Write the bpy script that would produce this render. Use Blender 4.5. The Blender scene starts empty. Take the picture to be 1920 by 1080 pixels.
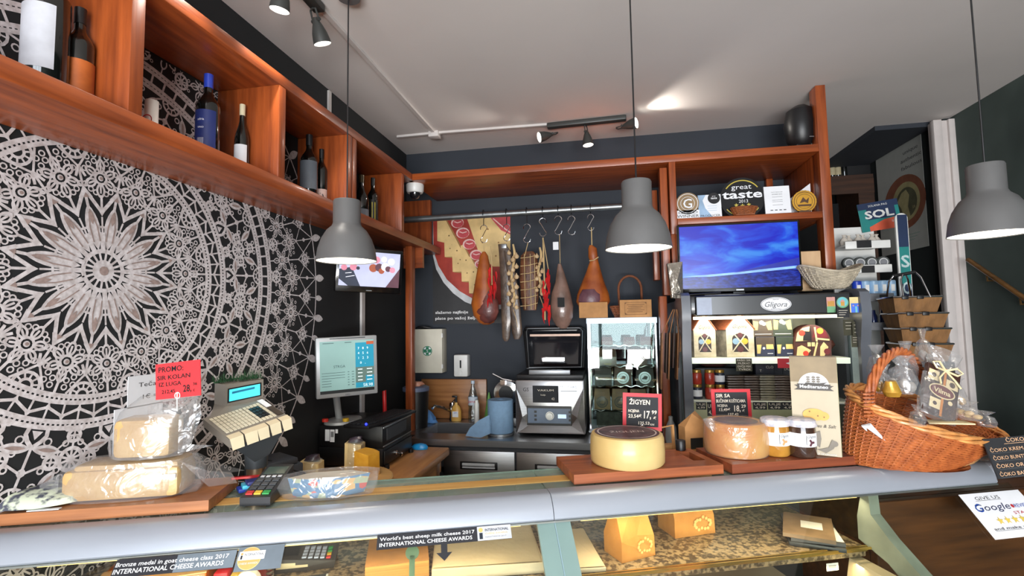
import bpy, math, random
from math import sin, cos, pi, radians, sqrt, atan2, hypot
from mathutils import Vector, Matrix, Euler
random.seed(7)
scene = bpy.context.scene
col = scene.collection
# ------------------------------------------------------------------ camera
EYE = Vector((0, 0, 1.6)); FPX = 934.41
_yaw, _pit, _rol = radians(10.5188), radians(3.9381), radians(-.9284)
CF = Vector((-sin(_yaw)*cos(_pit), cos(_yaw)*cos(_pit), sin(_pit)))
_r = Vector((cos(_yaw), sin(_yaw), 0)); _u = _r.cross(CF)
CR = _r*cos(_rol)+_u*sin(_rol); CU = _u*cos(_rol)-_r*sin(_rol)
cam = bpy.data.cameras.new('camera'); camo = bpy.data.objects.new('camera', cam); col.objects.link(camo)
cam.sensor_width = 36; cam.lens = FPX/1920*36; cam.clip_start = .02; cam.clip_end = 60
camo.matrix_world = Matrix(((CR.x, CU.x, -CF.x, EYE.x), (CR.y, CU.y, -CF.y, EYE.y), (CR.z, CU.z, -CF.z, EYE.z), (0, 0, 0, 1)))
scene.camera = camo
scene.view_settings.view_transform = 'Standard'; scene.view_settings.look = 'None'
scene.view_settings.gamma = 1; scene.view_settings.use_curve_mapping = False
scene.view_settings.exposure = 0.85
# ------------------------------------------------------------------ world and lights
w = bpy.data.worlds.new('world'); scene.world = w; w.use_nodes = True
w.node_tree.nodes['Background'].inputs[0].default_value = (.75, .85, 1, 1)
w.node_tree.nodes['Background'].inputs[1].default_value = 1.0
def light(name, kind, loc, energy, color, target=None, **k):
    d = bpy.data.lights.new(name, kind); d.energy = energy; d.color = color
    for a, v in k.items(): setattr(d, a, v)
    o = bpy.data.objects.new(name, d); col.objects.link(o); o.location = loc
    if target is not None: o.rotation_euler = (Vector(target)-Vector(loc)).to_track_quat('-Z', 'Y').to_euler()
    return o
L_WIN, L_PEND = 120, 3
light('shopfront_daylight', 'AREA', (.4, -3.05, 1.55), L_WIN, (.86, .93, 1), (.4, 3, 1.5), shape='RECTANGLE', size=3.2, size_y=2.2)
light('added_ceiling_fill', 'AREA', (.4, -3.04, .8), 118, (1, .95, .9), (.4, .6, 2.92), shape='RECTANGLE', size=3.1, size_y=.6)  # added fill lamp low in the window, aimed up to brighten the ceiling
# ------------------------------------------------------------------ places measured along the walls
XL, YB, ZC = -1.49, 3.6, 2.92          # left wall, back wall, ceiling
SX, SY = -1.21, 3.02                   # fronts of the left and the back shelving
def ray(x, y): return CF+CR*((x-960)/FPX)-CU*((y-540)/FPX)
def on(x, y, n, c):
    d = ray(x, y); n = Vector(n); return EYE+d*((c-n.dot(EYE))/n.dot(d))
def xp(x, y, X): return on(x, y, (1, 0, 0), X)
def yp(x, y, Y): return on(x, y, (0, 1, 0), Y)
def zp(x, y, Z): return on(x, y, (0, 0, 1), Z)
def dp(x, y, d): return EYE+ray(x, y)*d
ZT = 1.12                              # top of the display counter
CA = zp(0, 1000, ZT); _b = zp(1850, 862, ZT)
ANG = atan2(_b.y-CA.y, _b.x-CA.x); U = Vector((cos(ANG), sin(ANG), 0)); V = Vector((-sin(ANG), cos(ANG), 0))
CLEN = 2.83
def cw(u, v, z): p = CA+U*u+V*v; return Vector((p.x, p.y, z))
def cz(x, y, z=ZT): p = zp(x, y, z)-CA; return p.dot(U), p.dot(V)
def cv(x, y, v): p = on(x, y, V, v+CA.dot(V)); return (p-CA).dot(U), p.z
def rect(x0, y0, x1, y1, Y):           # extents x0,x1,z0,z1 on a plane parallel to the back wall
    a = yp(x0, (y0+y1)/2, Y).x; b = yp(x1, (y0+y1)/2, Y).x
    return a, b, yp((x0+x1)/2, y1, Y).z, yp((x0+x1)/2, y0, Y).z
# ------------------------------------------------------------------ materials
def lin(c):
    return tuple(((v/255)/12.92 if v/255 <= .04045 else ((v/255+.055)/1.055)**2.4) for v in c)
_mc = {}
def M(name, c=(128, 128, 128), rough=.5, metal=0, var=.12, scale=12, bump=0, emit=0, coat=0, stretch=(1, 1, 1), c2=None, bscale=None, spec=.5, sheen=0, sharp=0):
    if name in _mc: return _mc[name]
    m = bpy.data.materials.new(name); _mc[name] = m; m.use_nodes = True
    nt = m.node_tree; N = nt.nodes; L = nt.links; b = N['Principled BSDF']
    tc = N.new('ShaderNodeTexCoord'); mp = N.new('ShaderNodeMapping'); mp.inputs['Scale'].default_value = stretch
    L.new(tc.outputs['Object'], mp.inputs[0])
    nz = N.new('ShaderNodeTexNoise'); nz.inputs['Scale'].default_value = scale; nz.inputs['Detail'].default_value = 4
    L.new(mp.outputs[0], nz.inputs['Vector'])
    cr = N.new('ShaderNodeValToRGB'); a = lin(c); d = lin(c2) if c2 else tuple(v*(1-var*2) for v in a); e = a if c2 else tuple(min(1, v*(1+var)) for v in a)
    lo, hi = (.3, .7) if not sharp else (.5-.2/sharp, .5+.2/sharp)
    cr.color_ramp.elements[0].position = lo; cr.color_ramp.elements[0].color = (*d, 1)
    cr.color_ramp.elements[1].position = hi; cr.color_ramp.elements[1].color = (*e, 1)
    L.new(nz.outputs[0], cr.inputs[0]); L.new(cr.outputs[0], b.inputs['Base Color'])
    b.inputs['Roughness'].default_value = rough; b.inputs['Metallic'].default_value = metal
    b.inputs['Specular IOR Level'].default_value = spec
    if coat: b.inputs['Coat Weight'].default_value = coat; b.inputs['Coat Roughness'].default_value = .12
    if emit:
        L.new(cr.outputs[0], b.inputs['Emission Color']); b.inputs['Emission Strength'].default_value = emit
    if bump:
        n2 = N.new('ShaderNodeTexNoise'); n2.inputs['Scale'].default_value = bscale or scale*3; n2.inputs['Detail'].default_value = 5
        L.new(mp.outputs[0], n2.inputs['Vector'])
        bp = N.new('ShaderNodeBump'); bp.inputs['Strength'].default_value = bump; bp.inputs['Distance'].default_value = .01
        L.new(n2.outputs[0], bp.inputs['Height']); L.new(bp.outputs[0], b.inputs['Normal'])
    return m
def clear(name, tint=(255, 255, 255), refl=.12, rough=.03, bump=0, bscale=30, fres=True, milk=0):
    if name in _mc: return _mc[name]
    m = bpy.data.materials.new(name); _mc[name] = m; m.use_nodes = True
    nt = m.node_tree; N = nt.nodes; L = nt.links; N.remove(N['Principled BSDF']); out = N['Material Output']
    t = N.new('ShaderNodeBsdfTransparent'); t.inputs[0].default_value = (*lin(tint), 1)
    g = N.new('ShaderNodeBsdfGlossy'); g.inputs['Roughness'].default_value = rough; g.inputs[0].default_value = (1, 1, 1, 1)
    mx = N.new('ShaderNodeMixShader'); L.new(t.outputs[0], mx.inputs[1]); L.new(g.outputs[0], mx.inputs[2]); L.new(mx.outputs[0], out.inputs[0])
    if milk:
        df = N.new('ShaderNodeBsdfDiffuse'); df.inputs[0].default_value = (.85, .87, .9, 1); m2 = N.new('ShaderNodeMixShader'); m2.inputs[0].default_value = milk
        L.new(mx.outputs[0], m2.inputs[1]); L.new(df.outputs[0], m2.inputs[2]); L.new(m2.outputs[0], out.inputs[0])
    bp = None
    if bump:
        tc = N.new('ShaderNodeTexCoord'); nz = N.new('ShaderNodeTexNoise'); nz.inputs['Scale'].default_value = bscale; nz.inputs['Distortion'].default_value = 1.5
        L.new(tc.outputs['Object'], nz.inputs['Vector']); bp = N.new('ShaderNodeBump'); bp.inputs['Strength'].default_value = bump; bp.inputs['Distance'].default_value = .02
        L.new(nz.outputs[0], bp.inputs['Height']); L.new(bp.outputs[0], g.inputs['Normal'])
    if fres:
        lw = N.new('ShaderNodeLayerWeight'); lw.inputs[0].default_value = .5
        if bp: L.new(bp.outputs[0], lw.inputs['Normal'])
        pw = N.new('ShaderNodeMath'); pw.operation = 'POWER'; pw.inputs[1].default_value = 4; L.new(lw.outputs['Facing'], pw.inputs[0])
        ad = N.new('ShaderNodeMath'); ad.operation = 'MULTIPLY_ADD'; ad.inputs[1].default_value = .7; ad.inputs[2].default_value = refl; ad.use_clamp = True
        L.new(pw.outputs[0], ad.inputs[0]); L.new(ad.outputs[0], mx.inputs[0])
    else: mx.inputs[0].default_value = refl
    return m
def wood(name, c, c2, axis='x', rough=.38, coat=.15, k=1):
    s = {'x': (1.2, 14, 14), 'y': (14, 1.2, 14), 'z': (14, 14, 1.2)}[axis]
    return M(name, c, rough, c2=c2, scale=2.6*k, stretch=s, coat=coat, bump=.08, bscale=6)
ax = {a: wood('stained_pine_'+a, (166, 82, 36), (116, 52, 22), a) for a in 'xyz'}
W_OAK = wood('oak_board', (176, 112, 62), (134, 80, 42), 'x', .5)
W_TEAK = wood('teak_board', (168, 92, 50), (120, 62, 34), 'x', .5)
W_TABLE = wood('table_pine', (196, 140, 84), (160, 106, 60), 'y', .5)
BLACK = M('black_plastic', (22, 22, 24), .4, bump=.03)
MATTE = M('matte_black', (16, 17, 19), .8)
STEEL = M('brushed_steel', (176, 176, 178), .32, 1, var=.08, scale=6, stretch=(1, 1, 30))
CHROME = M('chrome', (215, 215, 218), .12, 1, var=.03)
ALU = M('grey_aluminium', (150, 153, 156), .4, .8, var=.04)
WHITE = M('white_plastic', (226, 226, 222), .4, var=.04)
PAPER = M('white_paper', (228, 230, 234), .7, var=.03)
CREAM = M('cream_plastic', (206, 201, 184), .5, var=.04)
INK = M('black_ink', (20, 20, 22), .6, var=.05)
CHALK = M('chalk_marker', (232, 222, 205), .8, var=.05)
SLATE = M('slate_board', (38, 40, 44), .75, var=.12)
REDF = M('red_frame', (196, 30, 44), .5, var=.05)
GREY = M('grey_plastic', (120, 122, 126), .45, var=.04)
DGREY = M('dark_grey_plastic', (58, 60, 64), .45, var=.05)
BLUEP = M('blue_plastic', (36, 70, 190), .35)
KRAFT = M('kraft_paper', (176, 128, 78), .75, var=.08, scale=20, bump=.1)
FILM = clear('clear_film', (250, 250, 250), .1, .18, .45, 18, False, .06)
GLASS = clear('case_glass', (236, 244, 240), .02, .01)
GLASSG = M('green_glass_top', (158, 178, 166), .12, var=.02); GLASSG.node_tree.nodes['Principled BSDF'].inputs['Alpha'].default_value = .45
# ------------------------------------------------------------------ mesh building
class MB:
    def __init__(s): s.v = []; s.f = []; s.m = []; s.T = Matrix(); s.z = 0
    def add(s, vs, fs, m=0):
        o = len(s.v); T = s.T
        s.v += [tuple(T @ Vector(p)) for p in vs]
        s.f += [tuple(i+o for i in f) for f in fs]; s.m += [m]*len(fs); return s
    def box(s, x0, x1, y0, y1, z0, z1, m=0, bev=0):
        if x0 > x1: x0, x1 = x1, x0
        if y0 > y1: y0, y1 = y1, y0
        if z0 > z1: z0, z1 = z1, z0
        b = min(bev, (x1-x0)*.45, (y1-y0)*.45, (z1-z0)*.45)
        if b <= 0:
            return s.add([(x, y, z) for z in (z0, z1) for y in (y0, y1) for x in (x0, x1)], [(0, 2, 3, 1), (4, 5, 7, 6), (0, 1, 5, 4), (2, 6, 7, 3), (0, 4, 6, 2), (1, 3, 7, 5)], m)
        bm = bmesh_box(x0, x1, y0, y1, z0, z1, b); return s.add(*bm, m)
    def obox(s, p, r, u, n, w, h, t, m=0, bev=0):     # box about p: width along r, height along u, thickness along n
        T = s.T; r, u, n = Vector(r), Vector(u), Vector(n)
        s.T = T @ Matrix(((r.x, n.x, u.x, p[0]), (r.y, n.y, u.y, p[1]), (r.z, n.z, u.z, p[2]), (0, 0, 0, 1)))
        s.box(-w/2, w/2, -t/2, t/2, -h/2, h/2, m, bev); s.T = T; return s
    def lathe(s, prof, c=(0, 0, 0), n=24, m=0, axis='z', a0=0, a1=2*pi, cap=True, sx=1, sy=1):
        full = abs(a1-a0-2*pi) < 1e-6; k = n if full else n+1; vs = []
        for (r, z) in prof:
            for i in range(k):
                a = a0+(a1-a0)*i/n; x, y = r*cos(a)*sx, r*sin(a)*sy
                p = (x, y, z) if axis == 'z' else ((z, x, y) if axis == 'x' else (x, z, y))
                vs.append((c[0]+p[0], c[1]+p[1], c[2]+p[2]))
        fs = []
        for j in range(len(prof)-1):
            for i in range(n):
                a, b = j*k+i, j*k+(i+1) % k
                if not full and i+1 >= k: continue
                fs.append((a, b, b+k, a+k))
        if cap and full:
            if prof[0][0] > 1e-5: fs.append(tuple(range(k-1, -1, -1)))
            if prof[-1][0] > 1e-5: fs.append(tuple((len(prof)-1)*k+i for i in range(k)))
        return s.add(vs, fs, m)
    def cyl(s, p, q, r, r2=None, n=12, m=0):
        p, q = Vector(p), Vector(q); r2 = r if r2 is None else r2
        d = (q-p).normalized(); a = d.orthogonal().normalized(); b = d.cross(a); vs = []
        for c, rr in ((p, r), (q, r2)):
            for i in range(n): t = 2*pi*i/n; vs.append(c+a*cos(t)*rr+b*sin(t)*rr)
        fs = [(i, (i+1) % n, n+(i+1) % n, n+i) for i in range(n)]+[tuple(range(n-1, -1, -1)), tuple(range(n, 2*n))]
        return s.add(vs, fs, m)
    def tube(s, pts, r, n=8, m=0, closed=False):
        pts = [Vector(p) for p in pts]; L = len(pts); vs = []; ref = None
        for i, p in enumerate(pts):
            if closed: d = pts[(i+1) % L]-pts[i-1]
            else: d = pts[min(i+1, L-1)]-pts[max(i-1, 0)]
            d = d.normalized() if d.length > 1e-9 else Vector((0, 0, 1))
            if ref is None: ref = d.orthogonal().normalized()
            ref = (ref-d*ref.dot(d)); ref = ref.normalized() if ref.length > 1e-6 else d.orthogonal().normalized()
            b = d.cross(ref); rr = r[i] if isinstance(r, (list, tuple)) else r
            for k in range(n): t = 2*pi*k/n; vs.append(p+ref*cos(t)*rr+b*sin(t)*rr)
        fs = []
        for i in range(L if closed else L-1):
            j = (i+1) % L
            for k in range(n): fs.append((i*n+k, i*n+(k+1) % n, j*n+(k+1) % n, j*n+k))
        if not closed: fs += [tuple(range(n-1, -1, -1)), tuple((L-1)*n+k for k in range(n))]
        return s.add(vs, fs, m)
    def loft(s, secs, n=20, m=0, jit=0):               # sections (cx, cy, z, rx, ry)
        vs = []
        for (cx, cy, z, rx, ry) in secs:
            for i in range(n):
                t = 2*pi*i/n; k = 1+random.uniform(-jit, jit); vs.append((cx+rx*cos(t)*k, cy+ry*sin(t)*k, z))
        fs = [(j*n+i, j*n+(i+1) % n, (j+1)*n+(i+1) % n, (j+1)*n+i) for j in range(len(secs)-1) for i in range(n)]
        fs += [tuple(range(n-1, -1, -1)), tuple((len(secs)-1)*n+i for i in range(n))]
        return s.add(vs, fs, m)
    def ball(s, c, rx, ry=None, rz=None, n=12, m=0, jit=0):
        ry = ry or rx; rz = rz or rx; k = max(6, n//2)
        secs = [(c[0], c[1], c[2]-rz*cos(pi*(j+.02)/(k+.04)), max(1e-4, rx*sin(pi*(j+.02)/(k+.04))), max(1e-4, ry*sin(pi*(j+.02)/(k+.04)))) for j in range(k+1)]
        return s.loft(secs, n, m, jit)
    def prism(s, poly, y0, y1, m=0):                   # polygon in x,z pushed through y
        n = len(poly); vs = [(x, y0, z) for x, z in poly]+[(x, y1, z) for x, z in poly]
        return s.add(vs, [tuple(range(n)), tuple(range(2*n-1, n-1, -1))]+[(i, n+i, n+(i+1) % n, (i+1) % n) for i in range(n)], m)
    # flat print on a face that looks towards -y: every item lies a little in front of the one before
    def lay(s, y): s.z = y; return s
    def poly(s, pts, m=0):
        s.z -= .00012; return s.add([(x, s.z, z) for x, z in pts], [tuple(range(len(pts)))], m)
    def rct(s, x0, x1, z0, z1, m=0): return s.poly([(x0, z0), (x1, z0), (x1, z1), (x0, z1)], m)
    def disc(s, x, z, r, m=0, n=28, rz=None): return s.poly([(x+r*cos(2*pi*i/n), z+(rz or r)*sin(2*pi*i/n)) for i in range(n)], m)
    def ring(s, x, z, r, w, m=0, n=28, rz=None, a0=0, a1=360):
        s.z -= .00012; rz = rz or r; vs = []
        for i in range(n+1):
            a = radians(a0+(a1-a0)*i/n)
            for k in (-.5, .5): vs.append((x+(r+k*w)*cos(a), s.z, z+(rz+k*w)*sin(a)))
        return s.add(vs, [(2*i, 2*i+1, 2*i+3, 2*i+2) for i in range(n)], m)
    def line(s, pts, w, m=0):
        s.z -= .00012; vs = []; n = len(pts)
        for i, (x, z) in enumerate(pts):
            a = pts[max(i-1, 0)]; b = pts[min(i+1, n-1)]; dx, dz = b[0]-a[0], b[1]-a[1]; l = hypot(dx, dz) or 1
            for k in (-.5, .5): vs.append((x-dz/l*w*k, s.z, z+dx/l*w*k))
        return s.add(vs, [(2*i, 2*i+1, 2*i+3, 2*i+2) for i in range(n-1)], m)
    def text(s, t, x, z, h, m=0, w=None, al='c', shear=0, bold=0):   # x,z: middle-left/centre/right; h: cap height
        vs, fs, (x0, x1, z0, z1) = glyphs(t, shear, bold)
        k = h/.7; kx = (w/(x1-x0)) if w else k
        ox = {'c': -(x0+x1)/2, 'l': -x0, 'r': -x1}[al]
        s.z -= .00012
        return s.add([(x+(a+ox)*kx, s.z, z+(b-.35)*k) for a, b in vs], fs, m)
_gc = {}
def glyphs(t, shear=0, bold=0):
    if (t, shear, bold) in _gc: return _gc[(t, shear, bold)]
    cu = bpy.data.curves.new('t', 'FONT'); cu.body = t; cu.resolution_u = 2; cu.shear = shear; cu.offset = bold; cu.fill_mode = 'FRONT'
    o = bpy.data.objects.new('t', cu); me = bpy.data.meshes.new_from_object(o)
    vs = [(v.co.x, v.co.y) for v in me.vertices]; fs = [tuple(p.vertices) for p in me.polygons]
    bpy.data.objects.remove(o); bpy.data.curves.remove(cu); bpy.data.meshes.remove(me)
    if not vs: vs = [(0, 0), (1, .7)]
    r = (vs, fs, (min(a for a, b in vs), max(a for a, b in vs), min(b for a, b in vs), max(b for a, b in vs)))
    _gc[(t, shear, bold)] = r; return r
import bmesh
def bmesh_box(x0, x1, y0, y1, z0, z1, b):
    bm = bmesh.new(); bmesh.ops.create_cube(bm, size=1)
    for v in bm.verts: v.co = ((x0+x1)/2+v.co.x*(x1-x0), (y0+y1)/2+v.co.y*(y1-y0), (z0+z1)/2+v.co.z*(z1-z0))
    bmesh.ops.bevel(bm, geom=bm.edges[:], offset=b, segments=2, affect='EDGES', profile=.5)
    bm.verts.index_update(); r = ([tuple(v.co) for v in bm.verts], [tuple(v.index for v in f.verts) for f in bm.faces]); bm.free(); return r
def mesh(name, mb, mats, parent=None, smooth=True, label=None, kind=None, loc=None, rot=None):
    me = bpy.data.meshes.new(name); me.from_pydata(mb.v, [], mb.f)
    if not isinstance(mats, (list, tuple)): mats = [mats]
    for m in mats: me.materials.append(m)
    me.polygons.foreach_set('material_index', mb.m)
    if smooth:
        me.polygons.foreach_set('use_smooth', [True]*len(mb.f)); me.set_sharp_from_angle(angle=radians(40))
    me.update(); o = bpy.data.objects.new(name, me); col.objects.link(o)
    if parent: o.parent = parent
    if label: o['label'] = label
    if kind: o['kind'] = kind
    if loc is not None: o.location = loc
    if rot is not None: o.rotation_euler = rot
    return o
def thing(name, label, cat, loc=(0, 0, 0), rz=0, group=None, rot=None):
    o = bpy.data.objects.new(name, None); col.objects.link(o); o.location = loc; o.empty_display_size = .05
    if isinstance(rot, Matrix): o.rotation_euler = rot.to_euler()
    else: o.rotation_euler = rot or (0, 0, rz)
    o['label'] = label; o['category'] = cat
    if group: o['group'] = group
    return o
def tag(o, label, cat, group=None):
    o['label'] = label; o['category'] = cat
    if group: o['group'] = group
    return o
def basis(r, up):                                       # rotation whose x is r, z is up, -y looks at the viewer
    r = Vector(r).normalized(); up = Vector(up); n = up.cross(r).normalized(); up = r.cross(n).normalized()
    return Matrix(((r.x, n.x, up.x), (r.y, n.y, up.y), (r.z, n.z, up.z)))
def copy_tree(o, parent=None, **kw):
    c = o.copy(); col.objects.link(c); c.parent = parent
    for ch in o.children: copy_tree(ch, c)
    for k, v in kw.items():
        if k in ('label', 'category', 'group'): c[k] = v
        else: setattr(c, k, v)
    return c
# ------------------------------------------------------------------ the room
WALLD = M('charcoal_wall_paint', (44, 49, 57), .75, var=.05, scale=3)
WALLK = M('black_wall_paint', (27, 29, 31), .8, var=.1, scale=3)
CEILM = M('white_ceiling_paint', (214, 208, 204), .9, var=.02, scale=2)
WALLG = M('dark_green_black_paint', (36, 42, 42), .8, var=.06, scale=3)
DGREEN = M('grey_green_wall_paint', (66, 78, 74), .8, var=.12, scale=3)
TRIMW = M('white_trim_paint', (208, 200, 196), .55, var=.03)
def struct(name, mb, mats, smooth=False):
    o = mesh(name, mb, mats, smooth=smooth); o['kind'] = 'structure'; return o
FLOORM = M('floor_tiles', (108, 98, 88), .35, c2=(92, 84, 76), scale=3)
struct('floor', MB().box(-1.6, 3.4, -3.2, 5.3, -.1, 0), FLOORM)
struct('ceiling', MB().box(-1.6, 3.4, -3.2, 5.3, ZC, ZC+.1), CEILM)
struct('wall_left', MB().box(XL-.1, XL, -3.2, YB+.1, 0, ZC), WALLK)
struct('wall_back', MB().box(XL, 1.27, YB, YB+.1, 0, ZC), WALLD)
struct('wall_alcove', MB().box(1.17, 1.27, YB+.1, 5.2, 0, ZC).box(1.17, 2.41, 5.2, 5.3, 0, ZC), WALLG)
struct('wall_right', MB().box(2.31, 2.41, -3.1, 3.75, 0, ZC), DGREEN)
struct('wall_right_alcove', MB().box(2.27, 2.41, 3.75, 5.2, 0, ZC), WALLG)
struct('trim_1', MB().box(1.88, 2.24, 3.79, 5.2, 2.888, ZC), WALLD)                     # boxed duct under the ceiling
struct('trim_2', MB().box(2.2, 2.31, 3.72, 3.79, .78, ZC-.02, 0, .006).box(2.185, 2.235, 3.70, 3.74, .78, ZC-.02, 0, .004).box(2.275, 2.312, 3.70, 3.74, .78, ZC-.02, 0, .004), TRIMW, True)
struct('trim_3', MB().box(1.9, 2.3, 3.3, 3.7, .74, .78), M('grey_ledge', (112, 110, 106), .6))
struct('wall_front', MB().box(-1.49, -1.2, -3.1, -3, 0, ZC).box(2.0, 2.31, -3.1, -3, 0, ZC).box(-1.2, 2.0, -3.1, -3, 0, .45).box(-1.2, 2.0, -3.1, -3, 2.65, ZC), WALLD)
wn = MB()
for x in (-1.2, -.13, .93, 1.94): wn.box(x, x+.06, -3.02, -2.96, .45, 2.65)
wn.box(-1.2, 2, -3.02, -2.96, .45, .51).box(-1.2, 2, -3.02, -2.96, 2.59, 2.65)
struct('window_1', wn, DGREY)
# ------------------------------------------------------------------ lace mural on the left wall
def build_mural():
    CY_, CZ_, OFF = 1.250, 1.775, 4.0
    mb = MB(); cnt = [0]
    def P(r, a): a = radians(a+OFF); return (CY_+r*cos(a), CZ_+.935*r*sin(a))
    def okp(p): return .25 < p[0] < 2.46 and .3 < p[1] < 2.53
    def face(pts, m=0):
        if not all(okp(p) for p in pts): return
        cnt[0] += 1; x = XL+.0008+(cnt[0] % 97)*1.5e-5+(.0016 if m else 0)
        mb.add([(x, a, b) for a, b in pts], [tuple(range(len(pts)))], m)
    def stroke(pts, w, m=0, closed=False):
        w *= 1.22; n = len(pts); vs = []
        for i, (x, z) in enumerate(pts):
            a = pts[i-1] if (closed or i) else pts[0]; b = pts[(i+1) % n] if (closed or i < n-1) else pts[-1]
            dx, dz = b[0]-a[0], b[1]-a[1]; l = hypot(dx, dz) or 1
            vs.append(((x-dz/l*w/2, z+dx/l*w/2), (x+dz/l*w/2, z-dx/l*w/2)))
        cnt[0] += 1; X = XL+.0008+(cnt[0] % 97)*1.5e-5+(.0016 if m else 0)
        o = len(mb.v); fs = []
        for k in range(n if closed else n-1):
            j = (k+1) % n
            if okp(pts[k]) and okp(pts[j]): fs.append((2*k, 2*k+1, 2*j+1, 2*j))
        mb.add([(X, p[0], p[1]) for q in vs for p in q], fs, m)
    def arc(r, a0, a1, w, n=None, m=0):
        n = n or max(2, int(abs(a1-a0)/2)); stroke([P(r, a0+(a1-a0)*i/n) for i in range(n+1)], w, m)
    def circ(c, r, w, n=14): stroke([(c[0]+r*cos(2*pi*i/n), c[1]+r*sin(2*pi*i/n)) for i in range(n)], w, closed=True)
    def disc(c, r, n=12, m=0): face([(c[0]+r*cos(2*pi*i/n), c[1]+r*sin(2*pi*i/n)) for i in range(n)], m)
    def seg(p, q, w): stroke([p, q], w)
    def leafpts(p, q, wd, n=9, pk=.5):
        dx, dz = q[0]-p[0], q[1]-p[1]; l = hypot(dx, dz); nx, nz = -dz/l, dx/l; A = []; B = []
        for i in range(n+1):
            t = i/n; e = t**(log_k(pk)); h = sin(pi*e)**.8*wd/2 if 0 < t < 1 else 0
            A.append((p[0]+dx*t+nx*h, p[1]+dz*t+nz*h)); B.append((p[0]+dx*t-nx*h, p[1]+dz*t-nz*h))
        return A+B[::-1][1:-1]
    def log_k(pk): return math.log(.5)/math.log(pk)
    def leaf(p, q, wd, tone=True, pk=.5):
        face(leafpts(p, q, wd, pk=pk), 0)
        if tone:
            m_ = lambda t: (p[0]+(q[0]-p[0])*t, p[1]+(q[1]-p[1])*t)
            face(leafpts(m_(.18), m_(.82), wd*.34), 1)
    def loop(p, q, wd, w, inner=True):
        stroke(leafpts(p, q, wd), w, closed=True)
        if inner: seg(p, (p[0]+(q[0]-p[0])*.7, p[1]+(q[1]-p[1])*.7), w*.9)
    def tri(c, r, ang, m=0): face([(c[0]+r*cos(radians(ang+k*120)), c[1]+.95*r*sin(radians(ang+k*120))) for k in range(3)], m)
    def flower(r, a, s, k, w, ring=True, rot=0):
        c = P(r, a); disc(c, s*.16); 
        if ring: circ(c, s*.33, w*1.1)
        disc(c, s*.09, m=1)
        for i in range(k):
            t = radians(a+OFF+rot+360*i/k); ln = s*(1 if i % (k//2 or 1) else 1.12)
            p = (c[0]+s*.3*cos(t), c[1]+s*.3*sin(t)); q = (c[0]+ln*cos(t), c[1]+ln*sin(t)); loop(p, q, s*.42, w)
    def wheel(r, a, R, w, k=10, curls=0):
        c = P(r, a); circ(c, R, w*1.7, 20); disc(c, R*.4)
        for i in range(k):
            t = 2*pi*i/k+.2; seg((c[0]+R*.35*cos(t), c[1]+R*.35*sin(t)), (c[0]+R*cos(t), c[1]+R*sin(t)), w)
        for i in range(curls):
            t = 2*pi*(i+.5)/curls; circ((c[0]+R*1.45*cos(t), c[1]+R*1.45*sin(t)), R*.2, w*.6, 8); seg((c[0]+R*cos(t), c[1]+R*sin(t)), (c[0]+R*1.28*cos(t), c[1]+R*1.28*sin(t)), w*.7)
    def sflow(r, a, R, w):
        c = P(r, a); circ(c, R, w*2, 12); disc(c, R*.35, 6)
        for i in range(4):
            t = radians(a+OFF+45+90*i); seg((c[0]+R*.3*cos(t-.78), c[1]+R*.3*sin(t-.78)), (c[0]+R*cos(t-.78), c[1]+R*sin(t-.78)), w)
            circ((c[0]+R*1.75*cos(t), c[1]+R*1.75*sin(t)), R*.45, w*.9, 9)
    def band(r0, r1, n):
        arc(r0+.005, 0, 360, .010, 180); arc(r1-.005, 0, 360, .010, 180); m_ = (r0+r1)/2
        for i in range(n):
            a = 360*i/n; seg(P(r0+.006, a), P(r1-.006, a), .0052)
    # centre
    disc(P(0, 0), .033, 24); disc(P(0, 0), .014, 12, 1); circ(P(0, 0), .06, .0105, 40)
    for i in range(18): seg(P(.03, 20*i), P(.058, 20*i), .0055)
    arc(.142, 0, 360, .0055, 120)
    for k in range(16):
        A = 22.5*k; B = A+11.25
        leaf(P(.068, B), P(.215, B), .041, False, .52)
        for dd in (-.0095, .0095):
            c0, c1 = P(.095, B), P(.19, B); nx, nz = -(c1[1]-c0[1]), c1[0]-c0[0]; l = hypot(nx, nz); nx, nz = nx/l*dd, nz/l*dd
            stroke([(c0[0]+nx, c0[1]+nz), ((c0[0]+c1[0])/2+nx*1.15, (c0[1]+c1[1])/2+nz*1.15), (c1[0]+nx*.4, c1[1]+nz*.4)], .0028, 1)
        face(leafpts(P(.15, B), P(.2, B), .012), 1)
        for d in (-4.2, 0, 4.2): seg(P(.06, A+d), P(.125 if d else .175, A+d*.55), .0045)
        seg(P(.2, B), P(.25, B), .007)
        tri(P(.193, A), .016, A+OFF+180); tri(P(.248, B), .024, B+OFF, 0)
        seg(P(.19, A), P(.262, B), .009); seg(P(.19, A), P(.262, B-22.5), .009); seg(P(.195, A), P(.245, A), .006)
        tri(P(.24, B), .01, B+OFF, 1)
        flower(.299, A, .052, 6, .0052)
        seg(P(.26, B), P(.335, B), .006); seg(P(.345, A), P(.392, A), .006)
        for s in (-1, 1):
            seg(P(.30, A+s*8.5), P(.335, B if s > 0 else B-22.5), .006)
            seg(P(.303, A+s*9), P(.33, A+s*11.2), .005)
            seg(P(.33, A+s*11), P(.39, A+s*4.5), .005)
            seg(P(.345, A), P(.27, A+s*10.6), .004)
            for (rr, aa) in ((.252, 3.6), (.262, 6.6), (.34, 6.0), (.352, 3.1), (.372, 3.0), (.362, 6.3), (.325, 8.3), (.277, 9.6)):
                circ(P(rr, A+s*aa), .0072, .0032, 10)
        c = P(.391, B)
        for R_, w_ in ((.034, .0065), (.016, .006)):
            stroke([(c[0]+R_*cos(radians(B+OFF+90+180*i/10)), c[1]+R_*sin(radians(B+OFF+90+180*i/10))) for i in range(11)], w_)
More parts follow.
